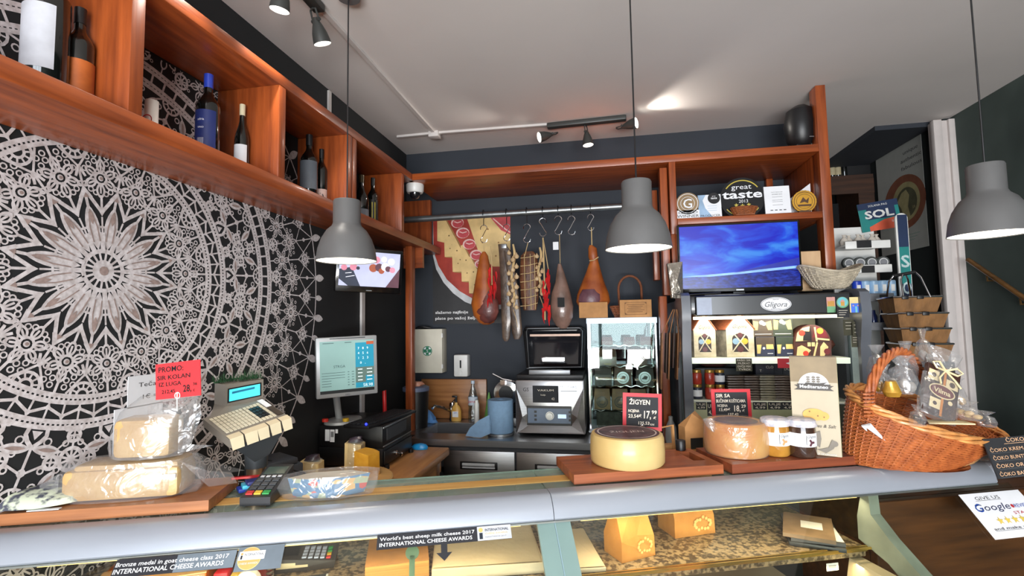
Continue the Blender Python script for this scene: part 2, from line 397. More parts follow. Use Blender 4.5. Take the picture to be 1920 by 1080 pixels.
        for i in range(5):
            t = radians(B+OFF+112+33.7*i); seg((c[0]+.014*cos(t), c[1]+.014*sin(t)), (c[0]+.034*cos(t), c[1]+.034*sin(t)), .004)
    band(.392, .420, 200); band(.466, .494, 230)
    for k in range(64):
        a = 5.625*k; up = k % 2; r_ = .455 if up else .433; r2 = .433 if up else .455
        tri(P(r_, a), .0125, a+OFF+(0 if up else 180)); seg(P(r_, a), P(r2, a+5.625), .0065)
        seg(P(.418, a), P(.47, a), .0045)
    for k in range(16):
        A = 22.5*k; B = A+11.25
        # heart on the band, its two leaves and the stem to the outer band
        for s in (-1, 1):
            stroke([P(.494, A+s*2.8), P(.512, A+s*3), P(.528, A+s*1.9), P(.546, A)], .009)
            circ(P(.528, A+s*3.9), .0095, .0035, 10)
            leaf(P(.548, A+s*.2), P(.556, A+s*8.2), .028, True)
            sflow(.585, A+s*6.2, .0165, .0042); seg(P(.613, A+s*.6), P(.592, A+s*4.6), .005)
            leaf(P(.607, B-s*3.4), P(.672, B-s*6.6), .030, True)
            seg(P(.67, B-s*6.5), P(.69, B-s*8.6), .005); seg(P(.63, B-s*4.4), P(.648, B-s*1.4), .004)
            circ(P(.65, A+s*3.4), .009, .0035, 10)
            seg(P(.515, B-s*.6), P(.552, B-s*4.5), .004)
        tri(P(.508, A), .016, A+OFF); seg(P(.546, A), P(.66, A), .0058); disc(P(.612, A), .011, 8)
        sflow(.511, B, .0165, .0042); sflow(.651, B, .0165, .0042); seg(P(.494, B), P(.50, B), .005); seg(P(.668, B), P(.69, B), .005)
        wheel(.580, B, .030, .0052, 10); seg(P(.527, B), P(.552, B), .005); seg(P(.61, B), P(.636, B), .005)
        c = P(.688, A)
        for R_, w_ in ((.034, .006), (.016, .005)):
            stroke([(c[0]+R_*cos(radians(A+OFF+90+180*i/8)), c[1]+R_*sin(radians(A+OFF+90+180*i/8))) for i in range(9)], w_)
        for i in range(4): t = radians(A+OFF+120+40*i); seg((c[0]+.014*cos(t), c[1]+.014*sin(t)), (c[0]+.034*cos(t), c[1]+.034*sin(t)), .0035)
    band(.687, .713, 330); band(.746, .772, 350)
    for i in range(96): seg(P(.711, 3.75*i), P(.748, 3.75*i), .0062)
    for k in range(32):
        A = 11.25*k; B = A+5.6
        wheel(.808, A, .026, .0042, 8, 6)
        flower(.855, B, .052, 6, .0042, rot=0); flower(.927, A, .05, 8, .004)
        seg(P(.772, B), P(.80, B), .004); seg(P(.835, A), P(.88, A), .004)
        seg(P(.772, A-2), P(.88, B+1), .0036); seg(P(.772, A+2), P(.88, B-12), .0036)
        seg(P(.905, B), P(.985, B), .0042); tri(P(.99, B), .012, B+OFF+180)
        for s in (-1, 1):
            seg(P(.9, B), P(.925, A+5.6+s*3), .0036); seg(P(.905, B), P(.94, B+s*5.6), .003)
            circ(P(.885, B+s*3.3), .0066, .0028, 8); circ(P(.955, B+s*2.2), .0066, .0028, 8); circ(P(.93, B+s*1.6), .0066, .0028, 8)
            seg(P(.99, B), P(1.05, B+s*2.6), .0036); seg(P(.985, A), P(1.06, A+s*5.3), .0032)
            stroke([P(.99, B), P(1.06, B+s*3), P(1.128, B+s*5.6)], .0036)
        wheel(1.043, B, .023, .004, 8, 8)
        seg(P(.977, A), P(1.06, A), .0036); disc(P(1.05, A), .0105, 7); seg(P(1.05, A), P(1.128, A), .004); seg(P(1.07, B), P(1.128, B), .0035)
        leaf(P(1.118, A), P(1.205, A), .038, False, .5)
        leaf(P(1.12, B), P(1.185, B), .03, False, .5)
    arc(1.127, 0, 360, .0062, 240)
    lace = M('lace_thread_print', (226, 221, 222), .8, c2=(186, 177, 176), scale=70, var=.1)
    shade = M('lace_thread_tan_print', (164, 143, 136), .8, var=.15, scale=60)
    o = mesh('lace_mural', mb, [lace, shade], smooth=False)
    tag(o, 'white crochet lace rosette mural covering the black left wall', 'mural')
build_mural()
pnl = mesh('wall_panel', MB().box(XL, XL+.0006, 1.76, 2.02, 2.2, 2.52), M('blue_grey_panel', (112, 118, 130), .8), smooth=False)
tag(pnl, 'blue grey panel behind lace in the third wine shelf bay', 'panel')
# ------------------------------------------------------------------ shelving
sh = thing('wall_shelf', 'long orange stained pine wine shelf high on the left wall', 'shelf', (XL+.004, 0, 0))
D = SX-XL-.004
mesh('top_board', MB().box(0, D, .2, 3.06, 2.533, 2.577, 0, .003), ax['y'], sh)
mesh('bottom_board', MB().box(0, D, .2, 3.58, 2.12, 2.17, 0, .003), ax['y'], sh)
for y in (1.065, 1.675, 2.20, 2.245, 2.85): mesh('divider', MB().box(0, D-.002, y, y+.04, 2.17, 2.533, 0, .002), ax['z'], sh)
mesh('end_panel', MB().box(0, .21, 3.54, 3.575, 2.17, 2.533), ax['z'], sh)
mesh('bracket_board', MB().box(.14, D, 3.2, 3.23, 1.98, 2.12), ax['x'], sh)
po = tag(mesh('wooden_post', MB().box(-1.3, -1.255, 3.12, 3.18, .9, 2.12, 0, .003), ax['z']), 'thin brown upright post behind the cash monitor', 'post')
bs = thing('back_shelf', 'orange stained pine shelving along the back wall above the television', 'shelf', (0, SY, 0))
mesh('top_board', MB().box(-1.24, 1.21, 0, .575, 2.533, 2.577, 0, .003), ax['x'], bs)
mesh('award_board', MB().box(.433, 1.21, 0, .575, 2.155, 2.192, 0, .003), ax['x'], bs)
mesh('end_post', MB().box(1.21, 1.262, 0, .09, 1.80, ZC-.005, 0, .003), ax['z'], bs)
mesh('side_panel', MB().box(1.212, 1.25, .09, .575, 2.155, 2.577, 0, .003), ax['z'], bs)
mesh('side_panel', MB().box(.395, .433, 0, .575, 2.1, 2.533, 0, .003), ax['z'], bs)
mesh('middle_post', MB().box(.395, .433, 0, .07, 1.76, 2.1, 0, .003), ax['z'], bs)
mesh('lower_post', MB().box(.318, .36, .03, .12, .9, 1.74, 0, .003), ax['z'], bs)
mesh('side_panel', MB().box(.345, .388, .03, .12, 1.745, 2.51, 0, .003), ax['z'], bs)
mesh('rail_bracket', MB().box(.31, .345, .2, .3, 1.85, 2.42, 0, .002), ax['z'], bs)
mesh('rear_post', MB().box(1.09, 1.13, .53, .575, 2.192, 2.533, 0, .002), ax['z'], bs)
mesh('back_panel', MB().box(.434, 1.208, .56, .578, 1.2, 2.15), MATTE, bs)
# ------------------------------------------------------------------ bottles on the left shelf
GLK = M('dark_bottle_glass', (12, 16, 14), .08, coat=.6, var=.3)
def bottle(name, label, loc, h, r, cap, lab=None, labz=(.25, .6), liq=GLK, shape='bord', grp=None, text=None, tcol=None, capn='capsule', facing=-.5):
    t = thing(name, label, 'bottle', loc, facing, grp)
    nr = r*.36
    sh_ = {'bord': .62, 'slope': .48, 'squat': .7}[shape]
    pr = [(r*.9, 0), (r, .006), (r, h*sh_)]
    for i in range(1, 7):
        k = i/6; pr.append((nr+(r-nr)*(cos(pi*k)+1)/2, h*(sh_+(.80-sh_)*k)))
    pr += [(nr, h*.985)]
    mesh('glass_body', MB().lathe(pr, n=20), liq, t)
    mesh(capn, MB().lathe([(nr*1.1, h*.84), (nr*1.12, h*.995), (nr*.9, h)], n=16), cap, t)
    if lab:
        lb = MB().lathe([(r*1.012, h*labz[0]), (r*1.012, h*labz[1])], n=20, cap=False, a0=-pi/2-1.3, a1=-pi/2+1.3)
        mats = [lab]
        if text:
            mats.append(tcol or INK)
            for (tx, tz, th, ww) in text:
                m2 = MB().lay(-r*1.03); m2.text(tx, 0, h*tz, th, 1, w=ww)
                o_ = len(lb.v); lb.v += [(r*1.02*sin(x/r), -r*1.02*cos(x/r), z) for x, y, z in m2.v]; lb.f += [tuple(i+o_ for i in f) for f in m2.f]; lb.m += m2.m
        mesh('paper_label', lb, mats, t)
    return t
ZS = 2.171
wl = PAPER
bottle('wine_bottle', 'large dark wine bottle with plain white label, leftmost on the shelf', (-1.35, .965, ZS), .36, .046, BLACK, M('soft_white_label', (200, 203, 210), .6), (.17, .62), shape='squat', facing=.0)
bottle('spirit_bottle', 'dark bottle in orange leather sleeve beside the large white labelled bottle', (-1.34, 1.036, ZS), .275, .033, BLACK, None, shape='bord')
b_ = bpy.data.objects['spirit_bottle']
mesh('leather_sleeve', MB().lathe([(.0345, .001), (.0345, .125)], n=20), M('orange_leather', (188, 98, 40), .5, var=.15, scale=20), b_, label='orange leather sleeve')
t = thing('white_carton', 'small white round box with red ring printed beside first divider', 'box', (-1.35, 1.262, ZS), .2)
mesh('carton_body', MB().lathe([(.018, 0), (.018, .125)], n=18), WHITE, t); mesh('printed_ring', MB().lay(-.019).ring(0, .06, .014, .003), REDF, t)
bottle('wine_bottle', 'wine bottle with blue capsule and blue label on the left shelf', (-1.35, 1.48, ZS), .318, .0375, M('blue_capsule', (46, 72, 190), .35, coat=.3), M('blue_label', (34, 48, 110), .5), (.1, .56), text=[('adria', .45, .008, None), ('VINO', .36, .006, None), ('||||||||', .2, .03, .02)], tcol=PAPER, facing=.15)
bottle('wine_bottle', 'slim wine bottle with cream capsule and white label on left shelf', (-1.35, 1.648, ZS), .283, .026, M('cream_capsule', (222, 212, 178), .4), wl, (.1, .42), shape='slope', facing=.1)
bottle('wine_bottle', 'dark wine bottle half hidden right behind the second divider', (-1.38, 1.80, ZS), .30, .034, BLACK, None)
bottle('wine_bottle', 'tall dark wine bottle with grey label in third bay', (-1.36, 2.105, ZS), .335, .04, BLACK, M('grey_label', (96, 104, 112), .6), (.2, .6), facing=.3)
bottle('wine_bottle', 'narrow dark wine bottle with pink round label in third bay', (-1.345, 2.185, ZS), .292, .028, BLACK, M('pink_label', (206, 176, 166), .6), (.06, .3), text=[('O', .18, .03, None)], facing=.4)
bottle('wine_bottle', 'dark sloping shouldered wine bottle in the last wine shelf bay', (-1.36, 2.62, ZS), .29, .042, M('gold_dark_capsule', (60, 50, 30), .3, .5), M('silver_label', (120, 124, 132), .5), (.1, .3), shape='slope', facing=.6)
bottle('wine_bottle', 'dark wine bottle with gold framed label in last shelf bay', (-1.35, 2.745, ZS), .31, .031, BLACK, M('black_gold_label', (30, 28, 22), .4), (.1, .55), text=[('II', .33, .11, .022)], tcol=M('gold_print', (190, 170, 60), .4), facing=.6)
# ------------------------------------------------------------------ ceiling fittings
TR = M('white_cable_trunking', (206, 200, 196), .5, var=.03)
j = zp(815, 248, ZC); a_ = zp(745, 255, ZC); b1 = zp(1026, 232, ZC); b2 = zp(1174, 216, ZC); s1 = zp(600, 10, ZC)
t = thing('cable_trunking', 'white cable trunking with junction box across the ceiling', 'trunking', (j.x, j.y, ZC))
def seg3(name, p, q, wdt, hh, mat, par, z1=ZC):
    d = (q-p); l = d.length; r = d.normalized(); n = Vector((-r.y, r.x, 0)); c = (p+q)/2-par.location
    return mesh(name, MB().obox((c.x, c.y, z1-hh/2-par.location.z), r, (0, 0, 1), n, l, hh, wdt), mat, par)
seg3('channel', a_, j, .022, .014, TR, t); seg3('channel', j, b1, .022, .014, TR, t); seg3('channel', s1, j, .022, .014, TR, t)
mesh('junction_box', MB().box(-.035, .035, -.035, .035, -.04, 0, 0, .004), TR, t)
t = tag(mesh('cable_channel', MB().box(XL, XL+.012, 2.47, 2.495, 2.58, ZC-.01), TR), 'short white vertical cable channel above the left shelf', 'trunking')
t = tag(mesh('cable_channel', MB().box(XL, XL+.014, 2.86, 2.90, .92, 2.1), TR), 'white vertical cable channel on black wall behind monitor', 'trunking')
DG = M('dark_green_grey_metal', (66, 68, 66), .45, .3, var=.05)
BULB = M('lit_bulb', (255, 250, 240), .5, emit=14, var=0)
def bell(h, R):
    return [(R*.30, 0), (R*.32, -h*.02), (R*.36, -h*.12), (R*.62, -h*.34), (R*.86, -h*.6), (R*.97, -h*.85), (R, -h)]
def spot_head(par, base, d, h=.10, R=.035, e=9):
    base = Vector(base); d = Vector(d).normalized(); ro = d.to_track_quat('-Z', 'Y').to_euler()
    g = bpy.data.objects.new('spot_head', None)
    mb = MB(); mb.tube([(-.016, 0, .03), (-.018, 0, .0), (-.016, 0, -.012)], .004).tube([(.016, 0, .03), (.018, 0, 0), (.016, 0, -.012)], .004).tube([(-.016, 0, .03), (0, 0, .036), (.016, 0, .03)], .004)
    mb.lathe(bell(h, R), n=24, cap=False).lathe([(0, 0), (R*.3, 0)], n=24, cap=False)
    o = mesh('spot_head', mb, DG, par, loc=base, rot=ro)
    mesh('reflector', MB().lathe([(R*.96, -h), (R*.8, -h*.8), (R*.5, -h*.62)], n=24, cap=False), WHITE, o)
    mesh('bulb', MB().lathe([(0, -h*.74), (R*.62, -h*.76)], n=20, cap=False), BULB, o)
    mesh('swivel', MB().cyl((-.022, 0, -.01), (.022, 0, -.01), .008), DG, o)
    wb = par.location+base+d*(h+.012)
    light('spot_beam', 'SPOT', wb, e, (1, .93, .84), wb+d, spot_size=radians(82), spot_blend=.6, shadow_soft_size=.025)
def spot_bar(label, p, q, heads):
    c = (p+q)/2; t = thing('ceiling_spotlight', label, 'spotlight', (c.x, c.y, ZC))
    d = (q-p); l = d.length; r = d.normalized()
    mesh('bar', MB().obox((0, 0, -.018), r, (0, 0, 1), Vector((-r.y, r.x, 0)), l, .032, .05, 0, .006), DG, t)
    for (f, dr, e) in heads: spot_head(t, tuple(r*(f*l/2)+Vector((0, 0, -.075))), dr, e=e)
    return t
bc = (b1+b2)/2
spot_bar('dark three-headed spotlight bar on the ceiling near the back wall', b1, b2, ((-.86, (-.75, -.35, -.25), 5), (.0, (.1, -.05, -1), 7), (.88, (.85, -.42, .02), 7)))
spot_bar('dark spotlight bar cut off by the top left frame edge', s1, s1-(s1-zp(540, -60, ZC)).normalized()*.5, ((-.86, (.15, .35, -1), 6), (.0, (-.2, .1, -1), 6), (.86, (.0, -.3, -1), 6)))
# pendants
GS = M('matte_grey_shade', (92, 92, 92), .42, var=.04)
def pendant(label, c, R=.112, H=.235):
    t = thing('pendant_lamp', label, 'lamp', (c.x, c.y, c.z), 0, 'grey pendant lamps over the counter')
    pr = [(0, H), (R*.43, H), (R*.455, H*.975), (R*.455, H*.62), (R*.5, H*.57), (R*.66, H*.50), (R*.83, H*.36), (R*.94, H*.2), (R, 0), (R*.985, 0), (R*.92, H*.2), (R*.81, H*.35), (R*.64, H*.48), (R*.4, H*.56)]
    mesh('lamp_shade', MB().lathe(pr, n=48, cap=False), [GS], t)
    mesh('diffuser', MB().lathe([(0, .003), (R*.975, .003)], n=40, cap=False), M('glowing_diffuser', (255, 246, 226), .5, emit=2.5, var=0), t)
    mesh('cord', MB().cyl((0, 0, H), (0, 0, ZC-c.z), .0028, n=8), BLACK, t)
    mesh('ceiling_cap', MB().lathe([(.045, ZC-c.z-.03), (.05, ZC-c.z-.002)], n=20), GS, t)
    light('pendant_glow', 'SPOT', (c.x, c.y, c.z+.004), L_PEND, (1, .86, .66), (c.x, c.y, 0), spot_size=radians(150), spot_blend=.8, shadow_soft_size=.09)
pendant('grey bell pendant lamp hanging before the small left screen', dp(650, 490, 1.9))
pendant('grey bell pendant lamp hanging left of the big television', dp(1197, 467, 1.7))
pendant('grey bell pendant lamp at the right before the white trim', dp(1857, 440, 1.65))
# ------------------------------------------------------------------ on the back shelf
def panel(name, label, cat, c, r, up, w, h, t, mats, draw, group=None, part='panel', bev=0):
    """flat thing about c, width along r, height along up; draw() prints on its front"""
    o = thing(name, label, cat, c, group=group, rot=basis(r, up)); mb = MB().box(-w/2, w/2, -t/2, t/2, -h/2, h/2, 0, bev); mb.lay(-t/2-.0004)
    if draw: draw(mb, w, h)
    mesh(part, mb, mats, o, smooth=False); return o
def prect(x0, y0, x1, y1, Y):
    a, b, z0, z1 = rect(x0, y0, x1, y1, Y); return (a+b)/2, (z0+z1)/2, b-a, z1-z0
X0 = (1, 0, 0); Z0 = (0, 0, 1)
AW = 2.1925
GOLD = M('gold_print', (176, 140, 80), .4, .4); BROWNG = M('bronze_print', (140, 112, 72), .5)
LBLUE = M('pale_blue_print', (150, 178, 206), .6)
def d_gw(mb, w, h):
    mb.disc(0, h*.17, w*.47, 1); mb.ring(0, h*.17, w*.42, .002, 0); mb.ring(0, h*.17, w*.3, .0015, 0); mb.text('G', 0, h*.19, w*.36, 0)
    mb.text('GOLD', 0, -h*.27, h*.075, 2, w=w*.8); mb.text('WINNER', 0, -h*.41, h*.085, 2, w=w*.92)
x, z, wd, ht = prect(1267, 362, 1310, 404, 3.05)
o = thing('award_plaque', 'round gold G award plaque with GOLD WINNER on white foot', 'award', (x, 3.04, AW), 0)
mb = MB().prism([(wd*.5*cos(t_), ht*.66+wd*.5*sin(t_)) for t_ in [2*pi*i/36 for i in range(36)]], -.006, .006, 1).box(-wd*.5, wd*.5, -.006, .006, 0, ht*.36, 0)
mb.lay(-.0064); mb.ring(0, ht*.66, wd*.44, .003, 0).ring(0, ht*.66, wd*.30, .0022, 0); mb.text('G', 0, ht*.66, wd*.42, 0, bold=.01); mb.text('GOLD', 0, ht*.26, ht*.1, 2, w=wd*.84); mb.text('WINNER', 0, ht*.1, ht*.12, 2, w=wd*.94)
mesh('plaque', mb, [PAPER, BROWNG, INK], o, smooth=False)
def d_tc(mb, w, h):
    mb.poly([(-w*.5, h*.5), (-w*.5, -h*.5), (w*.1, -h*.5), (-w*.2, -h*.1), (-w*.3, h*.25), (-w*.15, h*.5)], 1)
    mb.disc(w*.2, h*.33, w*.27, 2); mb.text('taste', w*.2, h*.34, h*.09, 0, bold=.02)
    mb.text('great', w*.2, h*.43, h*.05, 0)
    for i in range(3): mb.rct(-w*.1, w*.3, -h*.02-i*.014, -h*.02-i*.014+.002, 1)
    mb.text('PRODUCER', 0, -h*.44, h*.09, 2, w=w*.86)
x, z, wd, ht = prect(1309, 359, 1352, 402, 3.05)
panel('award_card', 'white and blue taste producer award card beside gold plaque', 'award', (x, 3.05, AW+ht/2+.002), X0, (0, .12, 1), wd, ht, .004, [PAPER, LBLUE, INK], d_tc)
x, z, wd, ht = prect(1349, 325, 1433, 398, 3.07)
o = thing('award_sign', 'large round black great taste 2013 sign on back shelf', 'award', (x, 3.07, AW), 0); R_ = wd/2
mb = MB().prism([(R_*cos(2*pi*i/48), ht-R_+R_*sin(2*pi*i/48)) for i in range(48)], -.004, .004, 0).lay(-.0044)
zc = ht-R_; mb.ring(0, zc, R_*.86, .006, 2, a0=35, a1=145).ring(0, zc, R_*.86, .005, 2, a0=215, a1=325)
mb.text('great', -R_*.02, zc+R_*.56, R_*.24, 1, w=R_*.9); mb.text('taste', 0, zc+R_*.2, R_*.38, 1, w=R_*1.8, bold=.022); mb.text('2013', R_*.05, zc-R_*.14, R_*.15, 1)
for i in (-1, 0, 1):
    mb.poly([(i*R_*.28+R_*.11*(1 if k % 2 == 0 else .42)*sin(pi*k/5), zc-R_*.36+abs(i)*.004+R_*.11*(1 if k % 2 == 0 else .42)*cos(pi*k/5)) for k in range(10)], 2)
mesh('disc', mb, [MATTE, PAPER, GOLD], o, smooth=False)
WK = M('brown_wicker', (142, 78, 40), .6, bump=.3, scale=40)
def wicker(mb, rim, nz, n=28, r=.004, m=0, wav=.003):
    """rim(t, k) -> point for angle t and height k in 0..1"""
    for j in range(nz):
        k = j/(nz-1); pts = []
        for i in range(n*2):
            t = 2*pi*i/(n*2); p = Vector(rim(t, k)); q = Vector(rim(t, min(1, k)));
            c = Vector(rim(t+pi, k)); d = (p-c); d.z = 0; d = d.normalized() if d.length > 1e-6 else d
            pts.append(p+d*wav*(1 if (i//2+j) % 2 else -1)*(1 if i % 2 == 0 else 0))
        mb.tube(pts, r, 5, m, closed=True)
    for i in range(n):
        t = 2*pi*(i*2)/(n*2); mb.tube([rim(t, k/8) for k in range(9)], r*1.1, 5, m)
o = thing('wicker_basket', 'small brown wicker basket before the round black award sign', 'basket', (x-.0, 3.04, AW), 0)
mb = MB(); wicker(mb, lambda t, k: ((.052+.02*k)*cos(t), (.03+.012*k)*sin(t), .006+.04*k), 7, 16, .0035); mb.box(-.05, .05, -.028, .028, .0, .006)
mesh('woven_body', mb, WK, o)
def d_ct(mb, w, h):
    mb.text('TASTE PRODUCER', 0, h*.28, h*.03, 1, w=w*.45); mb.text('AWARD 2013', 0, h*.2, h*.045, 1, w=w*.4)
    for zz in (.1, -.02, -.08, -.2): mb.rct(-w*.2, w*.2, h*zz, h*zz+.0015, 1)
    for i in range(4): mb.rct(-w*.3+i*w*.17, -w*.2+i*w*.17, -h*.4, -h*.37, 1)
x, z, wd, ht = prect(1433, 346, 1481, 398, 3.05)
panel('certificate', 'white framed certificate leaning between round sign and gold medal', 'certificate', (x, 3.05, AW+ht/2+.003), X0, (0, .1, 1), wd, ht, .008, [PAPER, DGREY], d_ct)
x, z, wd, ht = prect(1483, 356, 1532, 394, 3.05)
o = thing('medal_plaque', 'round golden medal plaque at the shelf end near the post', 'award', (x, 3.05, AW), 0); R_ = wd*.46
mb = MB().prism([(R_*(1+.03*(i % 2))*cos(2*pi*i/48), ht*.56+R_*(1+.03*(i % 2))*sin(2*pi*i/48)) for i in range(48)], -.005, .005, 0).box(-R_*.5, R_*.5, -.008, .008, 0, .012, 1).lay(-.0054)
zc = ht*.56; mb.ring(0, zc, R_*.86, .003, 1).ring(0, zc, R_*.66, .002, 1).poly([(-R_*.4, zc-.01), (-R_*.1, zc+R_*.4), (R_*.15, zc+R_*.1), (R_*.4, zc+R_*.35), (R_*.3, zc-R_*.2), (0, zc-R_*.05)], 1).rct(-R_*.55, R_*.55, zc-R_*.45, zc-R_*.28, 1)
mesh('medal', mb, [M('medal_gold', (214, 160, 54), .35, .4), M('medal_brown', (84, 52, 24), .5)], o, smooth=False)
o = thing('folded_card', 'white triangular card behind the golden medal plaque', 'card', (1.15, 3.14, AW), 0)
mesh('card', MB().prism([(-.07, 0), (.05, 0), (.05, .19), (-.07, .10)], -.001, .001), PAPER, o)
# speaker on top of the shelf
p = yp(1504, 215, 3.1)
o = thing('loudspeaker', 'black loudspeaker on the shelf top beside the ceiling post', 'speaker', (p.x, 3.14, 2.578), .15)
mb = MB(); mb.loft([(0, 0, .03, .045, .05), (0, 0, .06, .075, .075), (0, 0, .16, .088, .085), (0, 0, .24, .07, .075), (0, 0, .265, .035, .045)], 24); mb.box(-.04, .04, -.035, .035, 0, .035, 0, .006)
mesh('cabinet', mb, BLACK, o); mesh('wall_bracket', MB().tube([(.05, 0, .2), (.085, 0, .24), (.06, .02, .28), (.0, .02, .262)], .006), BLACK, o)
mesh('badge', MB().box(.005, .03, -.083, -.08, .055, .06), ALU, o)
# dome camera below the shelf corner
p = yp(776, 340, 3.1)
o = thing('dome_camera', 'white dome security camera under the back shelf corner', 'camera', (p.x, 3.12, 2.533), 0)
mesh('housing', MB().lathe([(.058, 0), (.06, -.006), (.058, -.045), (.05, -.058), (.036, -.058)], n=28), WHITE, o)
mesh('dome', MB().lathe([(.036, -.056), (.033, -.078), (.02, -.094), (0, -.099)], n=24), M('smoked_dome', (30, 30, 34), .08, coat=1), o)
# ------------------------------------------------------------------ hanging rail with meats
RY, RZ = 3.25, 2.335
o = thing('hanging_rail', 'galvanised steel pipe with hooks below the back shelf', 'rail', (XL, RY, RZ))
mesh('pipe', MB().cyl((.0, 0, -.01), (1.8, 0, .0), .021, n=20), M('galvanised_steel', (150, 156, 158), .35, .9, var=.1, scale=20), o)
def hook(px, ytop, ybot, lab, flip=1):
    x = yp(px, 430, RY).x; zt = yp(px, ytop, RY).z-RZ; zb = yp(px, ybot, RY).z-RZ; h = zt-zb; r = h*.19
    t = thing('meat_hook', lab, 'hook', (x, RY, RZ))
    mesh('upper_hook', MB().tube([(0, -.026, -.012), (0, -.027, .01), (0, -.012, .026), (0, .012, .026), (0, .027, .008), (0, .018, -.022), (0, 0, -.035), (0, 0, zt-.004)], .0028, 6), BLACK, t)
    pts = [(flip*(-r*cos(a_)-0), 0, zt-r+r*sin(a_)) for a_ in [radians(-20+i*20) for i in range(11)]]
    pts += [(flip*-(-r+2*r*k)*.9, 0, zt-r-(h-2*r)*k) for k in (.25, .5, .75)]
    pts += [(flip*(r*cos(a_)*-1), 0, zb+r+r*sin(a_)) for a_ in [radians(-0-i*20) for i in range(10)]]
    mesh('s_hook', MB().tube(pts, .0026, 6), CHROME, t); return x, RZ+zb
hook(907, 422, 455, 'steel hook holding the leftmost small ham'); hook(950, 420, 452, 'steel hook holding the dark dried strips')
hook(988, 420, 455, 'steel hook holding the netted bacon slab'); hook(1018, 409, 443, 'steel hook holding the garlic and chilli strings', -1)
hook(1047, 405, 440, 'steel hook holding the wrapped grey ham'); hook(1072, 405, 440, 'empty steel hook between the grey ham and golden ham')
hook(1108, 402, 432, 'steel hook holding the large golden ham')
hk7 = hook(1208, 385, 386, 'black hook') if False else None
SR = M('hemp_string', (196, 168, 120), .8)
def blob(px_secs, Y=RY, dep=.8, n=20, jit=.02):       # sections from pixels (xleft, xright, y)
    out = []
    for (a, b, y) in px_secs:
        p = yp(a, y, Y); q = yp(b, y, Y); out.append(((p.x+q.x)/2, Y, p.z, (q.x-p.x)/2, (q.x-p.x)/2*dep))
    return out[::-1]
def local(secs, o): return [(a-o[0], b-o[1], z-o[2], rx, ry) for a, b, z, rx, ry in secs]
def hung(name, label, cat, px, ytop, Y=RY, **k):
    p = yp(px, ytop, Y); return thing(name, label, cat, (p.x, Y, p.z), **k), (p.x, Y, p.z)
HAM = M('cured_ham_skin', (186, 104, 40), .42, c2=(128, 58, 26), scale=7, bump=.2, coat=.25)
MEAT = M('dark_cured_meat', (112, 58, 50), .5, c2=(70, 34, 34), scale=14, bump=.3, coat=.2)
GHAM = M('wrapped_grey_ham', (142, 112, 100), .35, c2=(98, 76, 66), scale=9, bump=.3, coat=.5)
t, o0 = hung('cured_ham', 'small golden and dark ham hanging leftmost on the rail', 'ham', 908, 452)
mesh('ham_body', MB().loft(local(blob([(905, 910, 472), (900, 915, 480), (895, 920, 505), (889, 927, 540), (884, 931, 570), (888, 932, 592), (898, 926, 605), (906, 918, 609)]), o0), 22, 0, .02), HAM, t)
mesh('cut_face', MB().loft(local(blob([(905, 922, 545), (896, 934, 565), (892, 936, 585), (900, 930, 600), (908, 920, 606)], RY-.03, .6), o0), 18, 0, .04), MEAT, t, label='dark meaty face')
mesh('string', MB().tube([(0, 0, 0), (-.004, 0, -.04), (0, 0, -.09)], .003), SR, t)
def peppers(par, o0, px, y0, y1, n, col_, Y, seed=1, wx=8, ln=.07):
    rnd = random.Random(seed)
    for i in range(n):
        y = y0+(y1-y0)*i/n; p = yp(px+rnd.uniform(-wx, wx), y, Y); L_ = ln*rnd.uniform(.7, 1.1); a = rnd.uniform(-.25, .25); b = (p.x-o0[0], p.y-o0[1]+rnd.uniform(-.012, .0), p.z-o0[2])
        mb = MB().tube([b, (b[0]+a*L_*.4, b[1], b[2]-L_*.4), (b[0]+a*L_*.3+rnd.uniform(-.008, .008), b[1], b[2]-L_)], [.006, .0075, .001], 7)
        mesh('chilli', mb, col_, par)
CHI = M('red_chilli', (196, 24, 28), .35, coat=.4, var=.25)
t, o0 = hung('chilli_string', 'short string of red chillies over the leftmost ham', 'chillies', 922, 500, RY-.075)
mesh('string', MB().tube([(-.01, .02, .14), (0, 0, .05), (0, 0, -.12)], .003), SR, t); peppers(t, o0, 923, 502, 562, 16, CHI, RY-.078, 3, 7)
t, o0 = hung('dried_meat_strips', 'dark dried meat strips in clear wrap between ham and garlic', 'dried meat', 950, 452)
DRY = M('dried_meat', (98, 80, 66), .45, c2=(54, 42, 36), scale=16, bump=.35, coat=.4)
mesh('strip', MB().loft(local(blob([(934, 948, 458), (936, 960, 475), (938, 962, 530), (940, 960, 590), (942, 956, 634), (946, 952, 640)], RY, .3), o0), 14, 0, .05), DRY, t)
mesh('strip', MB().loft(local(blob([(944, 956, 470), (952, 968, 520), (956, 976, 580), (960, 980, 625), (964, 974, 636)], RY-.02, .3), o0), 14, 0, .05), DRY, t)
mesh('clip', MB().box(-.035, .0, -.012, .012, -.05, -.02, 0, .003), ALU, t)
GAR = M('garlic_skin', (214, 190, 152), .6, c2=(178, 146, 106), scale=60, stretch=(1, 1, .2), bump=.1)
